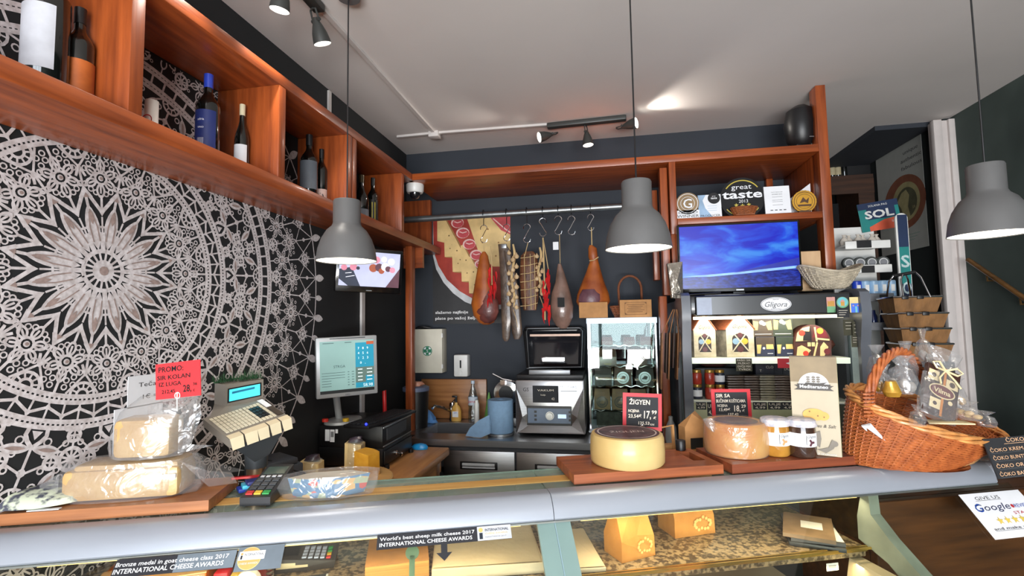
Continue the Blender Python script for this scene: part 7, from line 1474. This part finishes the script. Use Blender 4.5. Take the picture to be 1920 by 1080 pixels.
# jars with cloth caps
def cjar(px, label, body, seed):
    u, v = cz(px, (859, 861)[seed-1], BT); r = .0425; h = .118; q = cthing('spread_jar', label, 'jar', u+.027, v+r, BT, -.35)
    mesh('glass_jar', MB().lathe([(r*.9, 0), (r, .006), (r, h*.75), (r*.94, h*.84)], n=32), M('clear_jar_'+str(seed), body[0], .1, c2=body[1], scale=20, coat=1), q)
    lb = MB().lathe([(r*1.012, h*.3), (r*1.012, h*.66)], n=32, cap=False)
    m2 = MB().lay(-r); m2.text('Gligora', .018, h*.58, .009, 1, w=.03, shear=.35); m2.rct(-.0008, .0008, h*.36, h*.62, 1)
    for i in range(5): m2.rct(-.034, -.01, h*(.6-.045*i), h*(.6-.045*i)+.001, 1)
    for i in range(9): m2.disc(.016+.011*cos(i*2.1)*(i/9), h*.42+.010*sin(i*2.1)*(i/9), .004, 2, 7)
    o_ = len(lb.v); lb.v += [(r*1.02*sin(x/r), -r*1.02*cos(x/r), z) for x, y, z in m2.v]; lb.f += [tuple(i+o_ for i in f) for f in m2.f]; lb.m += m2.m
    mesh('paper_label', lb, [PAPER, INK, M('berry_'+str(seed), body[2], .5)], q)
    mesh('cloth_cap', MB().loft([(0, 0, h*.82, r*1.06, r*1.06), (0, 0, h*.86, r*1.1, r*1.1), (0, 0, h*.9, r*1.04, r*1.04), (0, 0, h*.985, r*1.02, r*1.02), (0, 0, h*1.02, r*.86, r*.86), (0, 0, h*1.03, .001, .001)], 36, 0, .012), M('printed_cloth_cap', (224, 214, 214), .8, c2=(176, 178, 190), scale=60, sharp=2), q)
cjar(1458, 'honey coloured spread jar with white cloth cap, left of pair', ((196, 144, 60), (160, 108, 40), (206, 160, 110)), 1); cjar(1509, 'dark brown spread jar with white cloth cap, right of pair', ((74, 52, 40), (50, 34, 28), (90, 50, 62)), 2)
# cracker carton
(ul, vl), (ur, vr) = cz(1489, 849, BT), cz(1579, 858, BT); uc = (ul+ur)/2; VC = (vl+vr)/2; w = hypot(ur-ul, vr-vl); h = cv(1530, 669, VC)[1]-BT
q = cthing('cracker_carton', 'tall beige cracker carton with ship emblem and olive side', 'carton', uc, VC, BT, atan2(vr-vl, ur-ul))
def up2(px, py): u_, z_ = cv(px, py, VC); return u_-uc, z_-BT
mb = MB().box(-w/2, w/2, 0, .055, 0, h, 0, .001).lay(-.0006)
mb.rct(-w/2, w/2, h*.74, h, 1)
cx_, cz3 = 0, h*.70; R_ = w*.33
mb.poly([(R_*cos(pi*i/20), cz3+R_*sin(pi*i/20)) for i in range(21)], 2)
mb.poly([(-R_*.6, cz3+R_*.14), (R_*.62, cz3+R_*.14), (R_*.9, cz3+R_*.32), (R_*.3, cz3+R_*.22), (-R_*.5, cz3+R_*.26)], 4)
for k_, (x_, hh_) in enumerate(((-.35, .62), (0, .78), (.3, .6))):
    mb.line([(R_*x_, cz3+R_*.2), (R_*x_, cz3+R_*hh_)], .0016, 4)
    for j in range(3): mb.poly([(R_*(x_-.13), cz3+R_*(.28+.16*j)), (R_*(x_+.14), cz3+R_*(.28+.16*j)), (R_*(x_+.10), cz3+R_*(.40+.16*j)), (R_*(x_-.09), cz3+R_*(.40+.16*j))], 5)
mb.poly([(-w*.42, cz3-R_*.3), (-w*.33, cz3-R_*.12), (-w*.42, cz3+R_*.06), (w*.42, cz3+R_*.06), (w*.33, cz3-R_*.12), (w*.42, cz3-R_*.3)], 4)
mb.poly([(-w*.35, cz3-R_*.22), (w*.35, cz3-R_*.22), (w*.35, cz3+R_*.16), (-w*.35, cz3+R_*.16)], 4).text('Mediteraneo', 0, cz3-R_*.03, R_*.24, 2, w=w*.6, bold=.02)
mb.disc(-w*.03, h*.41, w*.24, 3, 30, h*.062).disc(w*.16, h*.40, w*.13, 3, 20, h*.045).disc(-w*.12, h*.44, w*.02, 6, 8).disc(w*.05, h*.40, w*.02, 6, 8).disc(w*.18, h*.39, w*.018, 6, 8)
mb.text('Black Olives & Salt', 0, h*.30, h*.032, 4, w=w*.84, shear=.3)
for pts in ([(.02, .235), (.1, .25), (.12, .17), (.08, .08), (.02, .1)], [(.02, .06), (.2, .03), (.36, .08), (.44, .15), (.34, .17), (.26, .09), (.12, .07)]): mb.poly([(w*(a-.02), h*b) for a, b in pts], 5)
mb.disc(w*.36, h*.13, w*.08, 5, 14, h*.03).text('PRODUCT OF CROATIA', w*.1, h*.02, h*.014, 2, w=w*.6)
mesh('carton_body', mb, [M('beige_carton', (184, 172, 148), .55, var=.04), M('tan_carton_top', (142, 124, 94), .55), PAPER, M('printed_cracker', (220, 174, 88), .55), M('dark_print', (60, 54, 48), .5), M('grey_print', (120, 112, 100), .5), M('cracker_spot', (140, 92, 40), .5)], q, smooth=False)
mesh('side_face', MB().box(w/2, w/2+.0008, .001, .054, .001, h-.001), M('olive_carton_side', (128, 130, 78), .5), q, label='olive green side')
# small things behind the boards
q = cthing('small_paper_bag', 'small folded kraft bag tag behind the pale wheel', 'paper bag', 1.84, .30, GZ+.001); mesh('bag_body', MB().tube([(-.04, 0, .15), (-.04, 0, .31), (.03, 0, .32), (.035, 0, .15)], .006, 4).box(-.04, .04, 0, .03, .0, .25), KRAFT, q)
q = cthing('black_jar', 'black capped small jar behind the first serving board', 'jar', 1.865, .235, BT); mesh('jar_body', MB().lathe([(.017, 0), (.017, .03), (.015, .033), (0, .033)], n=20), BLACK, q)
q = cthing('paper_gift_bag', 'brown kraft gift bag behind the wrapped herbed wheel', 'paper bag', 1.99, .34, GZ+.001); mesh('bag_body', MB().add([(-.05, 0, 0), (.05, 0, 0), (.05, .05, 0), (-.05, .05, 0), (-.05, 0, .3), (.05, 0, .3), (.05, .05, .3), (-.05, .05, .3), (-.02, .0, .35), (.02, .05, .35)], [(0, 1, 5, 4), (1, 2, 6, 5), (2, 3, 7, 6), (3, 0, 4, 7), (4, 5, 8), (6, 7, 9), (5, 6, 9, 8), (7, 4, 8, 9), (3, 2, 1, 0)]), KRAFT, q, smooth=False)
mesh('black_label', MB().lay(-.001).rct(-.03, .02, .22, .26, 0), BLACK, q, smooth=False)
# payment terminal on the counter
q = cthing('card_terminal', 'black payment terminal standing on the counter glass at left', 'payment terminal', .545, .06, 1.1215, -.12)
c = [(-.04, 0, 0), (.04, 0, 0), (.035, .17, 0), (-.035, .17, 0), (-.04, 0, .022), (.04, 0, .022), (.037, .17, .062), (-.037, .17, .062)]
mesh('terminal_body', MB().add(c, [(3, 2, 1, 0), (4, 5, 6, 7), (0, 1, 5, 4), (1, 2, 6, 5), (2, 3, 7, 6), (3, 0, 4, 7)]), M('terminal_black', (34, 36, 40), .4, coat=.3), q, smooth=False)
def tq(mb, x0, x1, y0, y1, hgt, m_=0):
    z = lambda y: .022+y*.04/.17
    return mb.add([(x0, y0, z(y0)+.0005), (x1, y0, z(y0)+.0005), (x1, y1, z(y1)+.0005), (x0, y1, z(y1)+.0005), (x0, y0, z(y0)+hgt), (x1, y0, z(y0)+hgt), (x1, y1, z(y1)+hgt), (x0, y1, z(y1)+hgt)], [(4, 5, 6, 7), (0, 1, 5, 4), (1, 2, 6, 5), (2, 3, 7, 6), (3, 0, 4, 7)], m_)
mesh('display', tq(MB(), -.03, .03, .115, .155, .001), M('green_grey_lcd', (70, 84, 78), .2, coat=.5), q, smooth=False)
mb = MB()
for i in range(3):
    for j in range(3): tq(mb, -.031+i*.022, -.031+i*.022+.017, .036+j*.02, .036+j*.02+.013, .003, 0)
for i, m_ in enumerate((1, 2, 3)): tq(mb, -.031+i*.022, -.031+i*.022+.018, .012, .026, .004, m_)
for i in range(4): tq(mb, -.03+i*.016, -.03+i*.016+.011, .098, .106, .002, 4)
mesh('keys', mb, [M('grey_keys', (70, 74, 78), .4), M('red_key'), M('yellow_key'), M('green_key'), M('pale_keys', (190, 192, 194), .4)], q, smooth=False)
mesh('cable', MB().tube([(0, .17, .03), (.01, .2, .04), (.05, .22, .02), (.08, .2, .002)], .003, 6), BLACK, q)
# wrapped label segment
q = cthing('wrapped_cheese_half', 'half round cheese in clear wrap with colourful label on the counter', 'cheese', .725, .115, 1.1215, .02)
a = .112; pts = [(-a, .0)]+[(-a+2*a*i/12, -.035*sin(pi*i/12)) for i in range(1, 12)]+[(a, 0), (a*.5, .04), (-a*.5, .04)]
n = len(pts); mb = MB().add([(x*.86, y*.9, 0) for x, y in pts]+[(x, y, .052) for x, y in pts], [tuple(range(n-1, -1, -1))]+[(i, (i+1) % n, n+(i+1) % n, n+i) for i in range(n)], 0).add([(x, y, .0521) for x, y in pts], [tuple(range(n))], 1)
def map_mat():
    m = bpy.data.materials.new('printed_map_label'); m.use_nodes = True; nt = m.node_tree; N = nt.nodes; L = nt.links; b_ = N['Principled BSDF']; b_.inputs['Roughness'].default_value = .35; b_.inputs['Coat Weight'].default_value = .5
    tc = N.new('ShaderNodeTexCoord'); mp = N.new('ShaderNodeMapping'); mp.inputs['Scale'].default_value = (1, 1, 2.2); L.new(tc.outputs['Object'], mp.inputs[0]); vo = N.new('ShaderNodeTexVoronoi'); vo.inputs['Scale'].default_value = 34; L.new(mp.outputs[0], vo.inputs[0])
    sp_ = N.new('ShaderNodeSeparateColor'); L.new(vo.outputs['Color'], sp_.inputs[0]); cr = N.new('ShaderNodeValToRGB'); cr.color_ramp.interpolation = 'CONSTANT'; e = cr.color_ramp.elements; e[0].color = (*lin((96, 132, 162)), 1); e[1].position = .35; e[1].color = (*lin((170, 180, 150)), 1)
    for p_, c_ in ((.5, (196, 96, 90)), (.65, (84, 126, 160)), (.85, (214, 176, 120))): x = e.new(p_); x.color = (*lin(c_), 1)
    L.new(sp_.outputs[0], cr.inputs[0]); L.new(cr.outputs[0], b_.inputs['Base Color']); return m
mesh('cheese_body', mb, [map_mat(), M('pale_cheese_top', (224, 214, 196), .5)], q, smooth=False); mesh('clear_wrap', MB().loft([(0, 0, .0, a*1.1, .05), (0, -.0, .03, a*1.2, .055), (.01, 0, .06, a*1.15, .05), (.0, 0, .062, a*.8, .03)], 24, 0, .06), FILM, q)
# two wrapped cheese blocks
FILM2 = clear('thick_clear_bag', (246, 246, 246), .13, .18, .6, 16, False, .09)
CBL = M('creamy_wrapped_cheese', (212, 182, 128), .35, c2=(186, 148, 92), scale=9, coat=.5, bump=.5, bscale=26)
q = cthing('wrapped_cheese_block', 'long vacuum wrapped cream cheese loaf, lower of two on board', 'cheese', .205, .145, BT, .0)
mesh('cheese_body', MB().box(-.14, .14, -.06, .055, .0, .082, 0, .016).box(-.12, .135, -.05, .05, .04, .094, 0, .014), CBL, q)
mesh('clear_bag', MB().loft([(0, 0, .0, .17, .075), (-.01, 0, .02, .19, .08), (0, 0, .06, .175, .078), (0, 0, .095, .16, .07), (0, 0, .1, .1, .05)], 26, 0, .05), FILM2, q)
mesh('bag_flap', MB().add([(.14, -.05, .09), (.2, -.04, .06), (.25, .0, .04), (.27, .05, .03), (.2, .06, .05), (.14, .05, .09), (.2, -.02, .01), (.26, .02, .004)], [(0, 1, 4, 5), (1, 2, 3, 4), (1, 6, 7, 2), (0, 6, 1)]), FILM2, q)
mesh('bag_flap', MB().add([(-.14, -.06, .08), (-.19, -.05, .05), (-.2, -.03, .01), (-.14, -.065, .0), (-.18, .03, .03)], [(0, 1, 2, 3), (0, 4, 1)]), FILM2, q)
mesh('white_label', MB().box(.1, .135, -.064, -.0625, .05, .062), PAPER, q)
q = cthing('wrapped_cheese_block', 'smaller wrapped cream cheese block, upper of the two', 'cheese', .25, .135, BT+.103, .0)
mesh('cheese_body', MB().box(-.073, .07, -.045, .045, .0, .105, 0, .018), CBL, q)
mesh('clear_bag', MB().loft([(0, 0, .0, .09, .055), (.0, 0, .03, .1, .06), (.01, 0, .08, .1, .058), (.02, 0, .12, .095, .05), (.05, 0, .16, .075, .02)], 24, 0, .06), FILM2, q)
mesh('bag_flap', MB().add([(.07, 0, .1), (.11, .02, .16), (.12, .02, .1), (.1, .01, .02), (.15, .03, .01), (.07, 0, .0)], [(0, 1, 2), (0, 2, 3, 5), (3, 4, 5)]), FILM2, q)
c_ = dp(334, 712, 1.335); w = 92/FPX*1.335*1.06; h = 66/FPX*1.335
def d_pr(mb, w_, h_):
    mb.text('PROMO:', -w_*.43, h_*.33, h_*.15, 1, al='l', bold=.018, w=w_*.56).text('SIR KOLAN', -w_*.46, h_*.1, h_*.12, 1, al='l', bold=.018, w=w_*.74).text('IZ LUGA', -w_*.42, -h_*.09, h_*.11, 1, al='l', bold=.018, w=w_*.5).text('212,45', -w_*.36, -h_*.3, h_*.1, 1, al='l', bold=.018, w=w_*.3).text('28,', w_*.12, -h_*.26, h_*.19, 1, al='l', bold=.018, w=w_*.18).text('36', w_*.34, -h_*.16, h_*.08, 1, al='l', bold=.018, w=w_*.09).text('€', w_*.36, -h_*.34, h_*.07, 1)
q = panel('promotion_card', 'bright red handwritten promotion card above the wrapped cheeses', 'card', c_, (cos(-.08), 0, sin(.10)), (0, .05, 1), w, h, .002, [M('bright_red_card', (232, 50, 56), .6, var=.03), INK], d_pr, part='card')
mesh('clip_stand', MB().tube([(.0, -.003, -h/2+.014), (0, -.004, -h/2-.0), (-.004, 0, -h/2-.035)], .0018, 6).tube([(.008*cos(a_), -.003, -h/2+.006+.008*sin(a_)) for a_ in [2*pi*i/12 for i in range(12)]], .0014, 5, closed=True), WHITE, q)
# floral cloth bundle
u, v = cz(60, 960, BT)
FLO = M('floral_cloth', (206, 214, 190), .6, c2=(70, 74, 88), scale=34, sharp=4, coat=.2)
q = cthing('floral_pouch', 'pale green floral pouch lying at the left counter end', 'pouch', .0, .13, BT, 0); mesh('pouch_body', MB().loft([(0, 0, .0, .10, .07), (0, 0, .006, .125, .085), (.0, 0, .02, .12, .08), (-.01, 0, .034, .09, .06), (-.02, 0, .04, .05, .03)], 30, 0, .02), FLO, q)
mesh('white_tag', MB().box(.02, .09, -.082, -.07, -.0, .002), PAPER, q)
# pens and packets behind the board
for i, (u, v, rz, m_, lb_) in enumerate(((.50, .235, .5, M('royal_blue_card', (30, 70, 180), .4), 'royal blue card lying behind the serving board handle'), (.515, .225, .45, M('cyan_card', (60, 180, 210), .4), 'cyan card on top of the blue card'), (.53, .215, .5, M('navy_red_box', (40, 46, 110), .4), 'navy pen box beside the blue cards'))):
    q = cthing('card_packet', lb_, 'card', u, v-.02, 1.1215+.012*i, rz); mesh('card', MB().box(-.05, .05, -.02, .02, 0, .011, 0, .002), m_, q)
q = cthing('red_strip', 'thin red strip lying behind the serving board', 'strip', .47, .262-.04, 1.1505, .05); mesh('strip', MB().box(-.04, .05, -.006, .006, 0, .006), M('red_plastic'), q)
# chalk menu at the counter end
def d_ck(mb, w_, h_):
    mb.text('ČOKO', 0, h_*.42, h_*.1, 1, w=w_*.3).rct(-w_*.2, w_*.2, h_*.33, h_*.34, 1)
    for i, t_ in enumerate(('ČOKO KREMA', 'ČOKO BUNTER', 'ČOKO ORAH', 'ČOKO BADEM')): mb.text(t_, -w_*.46, h_*(.2-.2*i), h_*.09, 1, al='l', w=w_*(.6-.02*i)).text(('5,60', '4,90', '5,20', '6,10')[i], w_*.3, h_*(.2-.2*i), h_*.09, 2, al='l', w=w_*.16).rct(-w_*.46, w_*.2, h_*(.12-.2*i), h_*(.124-.2*i), 3)
q = panel('chalk_menu', 'black chalkboard price menu at the right end of the counter', 'chalkboard', cw(2.80, -.12, 1.165), RV @ Vector((1, .0, .02)), RV @ (Vector((0, .3, 1))), .23, .115, .004, [SLATE, M('peach_chalk', (226, 180, 140), .7), M('yellow_chalk'), GREY], d_ck)
# ------------------------------------------------------------------ gift basket
WIK = M('honey_wicker', (190, 108, 54), .5, c2=(150, 76, 36), scale=40, bump=.2, coat=.25); WIKL = M('light_wicker', (216, 148, 82), .5, var=.2, scale=30, coat=.25)
Bc = Vector((.955, 1.86, 1.1225))
o = thing('gift_basket', 'large honey brown wicker gift basket with high left handle', 'basket', Bc)
def bk(t, k):
    a = .15+(.245-.15)*k**.8; b = .10+(.155-.10)*k**.8; cx_ = -.03+.125*k; cy_ = .0+.075*k
    zt = .14-.065*cos(t)+.045*sin(t); x = cx_+a*cos(t); y = cy_+b*sin(t)+.06*k*cos(t)*1.0
    return (x, y, k*zt+.004)
mb = MB(); NS = 40
for j in range(34):
    k = j/33; pts = []
    for i in range(NS*2):
        t = pi*i/NS; p = Vector(bk(t, k)); n_ = Vector((cos(t), sin(t)*1.6, 0)).normalized()
        pts.append(p+n_*(.0035*(1 if (i//2+j) % 2 else -1) if i % 2 == 0 else 0))
    mb.tube(pts, .0029, 4, 0, closed=True)
for i in range(NS): t = 2*pi*(i)/NS; mb.tube([bk(t, k/7) for k in range(8)], .0035, 4, 0)
mesh('woven_body', mb, WIK, o); mesh('base', MB().lathe([(0, 0), (.165, 0)], n=30, sy=.6, cap=False).lathe([(0, .004), (.165, .004)], n=30, sy=.6, cap=False), WIK, o)
mb = MB()
for s_ in range(4):
    mb.tube([Vector(bk(2*pi*i/64, 1))+Vector((cos(2*pi*i/64), sin(2*pi*i/64), 0))*.009*cos(i*.55+s_*pi/2)+Vector((0, 0, .009*sin(i*.55+s_*pi/2)+.006)) for i in range(64)], .0058, 6, 0, closed=True)
mesh('braided_rim', mb, WIKL, o)
h0, h1 = Vector(bk(radians(205), 1)), Vector(bk(radians(62), 1)); mb = MB(); hs = []
for i in range(41):
    f_ = i/40; p = h0.lerp(h1, f_)+Vector((-.0, 0, .185*sin(pi*f_**.8)**.7)); p.x += .02*sin(pi*f_); hs.append(p)
for s_ in range(5): mb.tube([p+Vector((cos(i*.5+s_*1.257)*.011, 0, sin(i*.5+s_*1.257)*.011)) for i, p in enumerate(hs)], .0062, 6)
mesh('twisted_handle', mb, WIK, o)
mesh('handle_wrap', MB().tube([h0+Vector((.018*cos(i*.9), .014*sin(i*.9), -.03+i*.0016)) for i in range(50)], .004, 5), WIK, o)
mesh('white_tie', MB().tube([h0+Vector((-.03, -.03, -.06)), h0+Vector((-.02, -.035, -.05)), h0+Vector((.03, -.03, -.10))], [.012, .01, .002], 7), PAPER, o)
# goods in the basket: stand on a hidden crumpled paper bed
q = thing('paper_filler', 'brown paper filling under the gifts in the wicker basket', 'filler', Bc+Vector((.06, .04, .006))); mesh('filler', MB().loft([(0, 0, 0, .15, .09), (.03, .02, .05, .18, .10), (.03, .02, .075, .14, .08), (0.03, .02, .08, .05, .03)], 24, 0, .08), KRAFT, q)
FB = Bc+Vector((0, 0, .088))
CHOC = M('dark_chocolate', (62, 38, 32), .35, var=.15, coat=.4); CRM = M('cream_tile', (226, 208, 164), .5)
def film_bag(par, w_, h_, top=.5, seed=1): 
    return mesh('clear_bag', MB().loft([(0, 0, -.002, w_*.5, w_*.4), (0, 0, h_*.3, w_*.6, w_*.45), (0, 0, h_*.62, w_*.42, w_*.3), (0, 0, h_*.72, w_*.12, w_*.1), (0, 0, h_*.84, w_*.3, w_*.15), (0, 0, h_, w_*.5, w_*.22)], 22, 0, .12), FILM2, par)
p = dp(1762, 735, 1.66)
q = thing('chocolate_gift', 'dark chocolate bar gift with oval label and cream bow', 'chocolate', p, rot=basis((cos(.35), sin(.1), -sin(.45)), (.35, .35, .9)))
mb = MB().box(-.055, .055, -.008, .008, -.085, .085, 0, .002).lay(-.0085)
mb.rct(-.05, -.015, .03, .065, 1).rct(.01, .05, .02, .05, 1).rct(-.035, -.0, -.065, -.03, 1).disc(-.032, .048, .008, 0, 8).disc(.03, .035, .01, 0, 8).disc(-.018, -.048, .007, 0, 8).rct(.0, .008, -.085, .085, 3).disc(.0, .0, .043, 1, 30, .024).disc(0, 0, .039, 2, 30, .02).text('Vilma', 0, 0, .016, 1, w=.056, bold=.02).disc(.03, -.03, .008, 1, 8)
mesh('bar', mb, [CHOC, CRM, M('oval_maroon', (104, 42, 40), .4), M('orange_ribbon', (206, 130, 50), .4)], q, smooth=False)
mb = MB(); 
for s_ in (-1, 1): mb.tube([(0, -.012, .075), (s_*.03, -.02, .095), (s_*.05, -.02, .085), (s_*.035, -.02, .07), (0, -.012, .075)], .0035, 5)
mb.tube([(0, -.012, .075), (-.02, -.018, .04), (-.015, -.02, .02)], .003, 5).tube([(0, -.012, .075), (.03, -.018, .05), (.05, -.02, .03)], .003, 5)
mesh('bow', mb, M('cream_ribbon', (232, 216, 172), .4, coat=.4), q)
mesh('clear_bag', MB().loft([(0, 0, -.095, .06, .014), (0, 0, -.05, .066, .02), (0, 0, .05, .062, .018), (0, 0, .075, .02, .012), (0, 0, .11, .045, .02), (0, 0, .15, .06, .02)], 20, 0, .08), FILM2, q)
GW = M('gold_wrap', (214, 164, 64), .3, .4, bump=.4, coat=.3)
items = ((1655, 720, 1.99, .055, .10, 'clear bag with gold sweets at the left of the basket', 'g'), (1645, 690, 2.04, .06, .12, 'clear bag with dark chocolates behind the handle', 'd'), (1700, 690, 2.05, .07, .14, 'crinkled clear bag with dark pieces in basket middle', 'd'), (1672, 735, 1.92, .045, .05, 'gold wrapped sweet resting at the near basket rim', 'w'),
         (1732, 662, 2.08, .06, .13, 'tall crinkled clear bag behind the cream bow', 'n'), (1720, 785, 1.84, .05, .06, 'small clear bag with dark nuts below chocolate bar', 'd'), (1815, 775, 1.93, .07, .06, 'clear wrapped pale pastry at the right of the basket', 'p'), (1850, 790, 1.97, .05, .05, 'small clear bag with dark sweets at the basket tip', 'd'), (1690, 715, 1.98, .075, .13, 'big crinkled clear bag left of the chocolate bar', 'n'), (1790, 745, 2.02, .06, .10, 'clear bag with pale sweets right of the chocolate bar', 'p'))
for i, (px, py, d_, w_, h_, lb_, kd) in enumerate(items):
    d_ -= .31; w_ *= .95; h_ *= .95; p = dp(px, py, d_); q = thing('gift_bag' if kd != 'w' else 'wrapped_sweet', lb_, 'gift' if kd != 'w' else 'sweet', p-Vector((0, 0, h_*.3)), .3*i)
    if kd == 'w': mesh('sweet', MB().loft([(0, 0, 0, .02, .02), (0, 0, .015, .032, .026), (0, 0, .035, .026, .02), (0, 0, .05, .03, .012)], 14, 0, .12), GW, q)
    else:
        mm = {'g': GW, 'd': CHOC, 'p': M('pale_pastry', (226, 190, 130), .5), 'n': M('silver_sweet', (170, 166, 160), .4)}[kd]
        for j in range(4): mesh('sweet', MB().ball(((j-1.5)*w_*.22, (j % 2)*w_*.2-.01, h_*.16+(j % 2)*.01), w_*.2, w_*.2, h_*.14, 10, 0, .06), mm, q)
        film_bag(q, w_, h_)
q = thing('paper_card', 'cream card lying under the chocolate bar in the basket', 'card', dp(1770, 790, 1.62)); mesh('card', MB().box(-.06, .07, -.03, .03, -.004, 0), CRM, q)
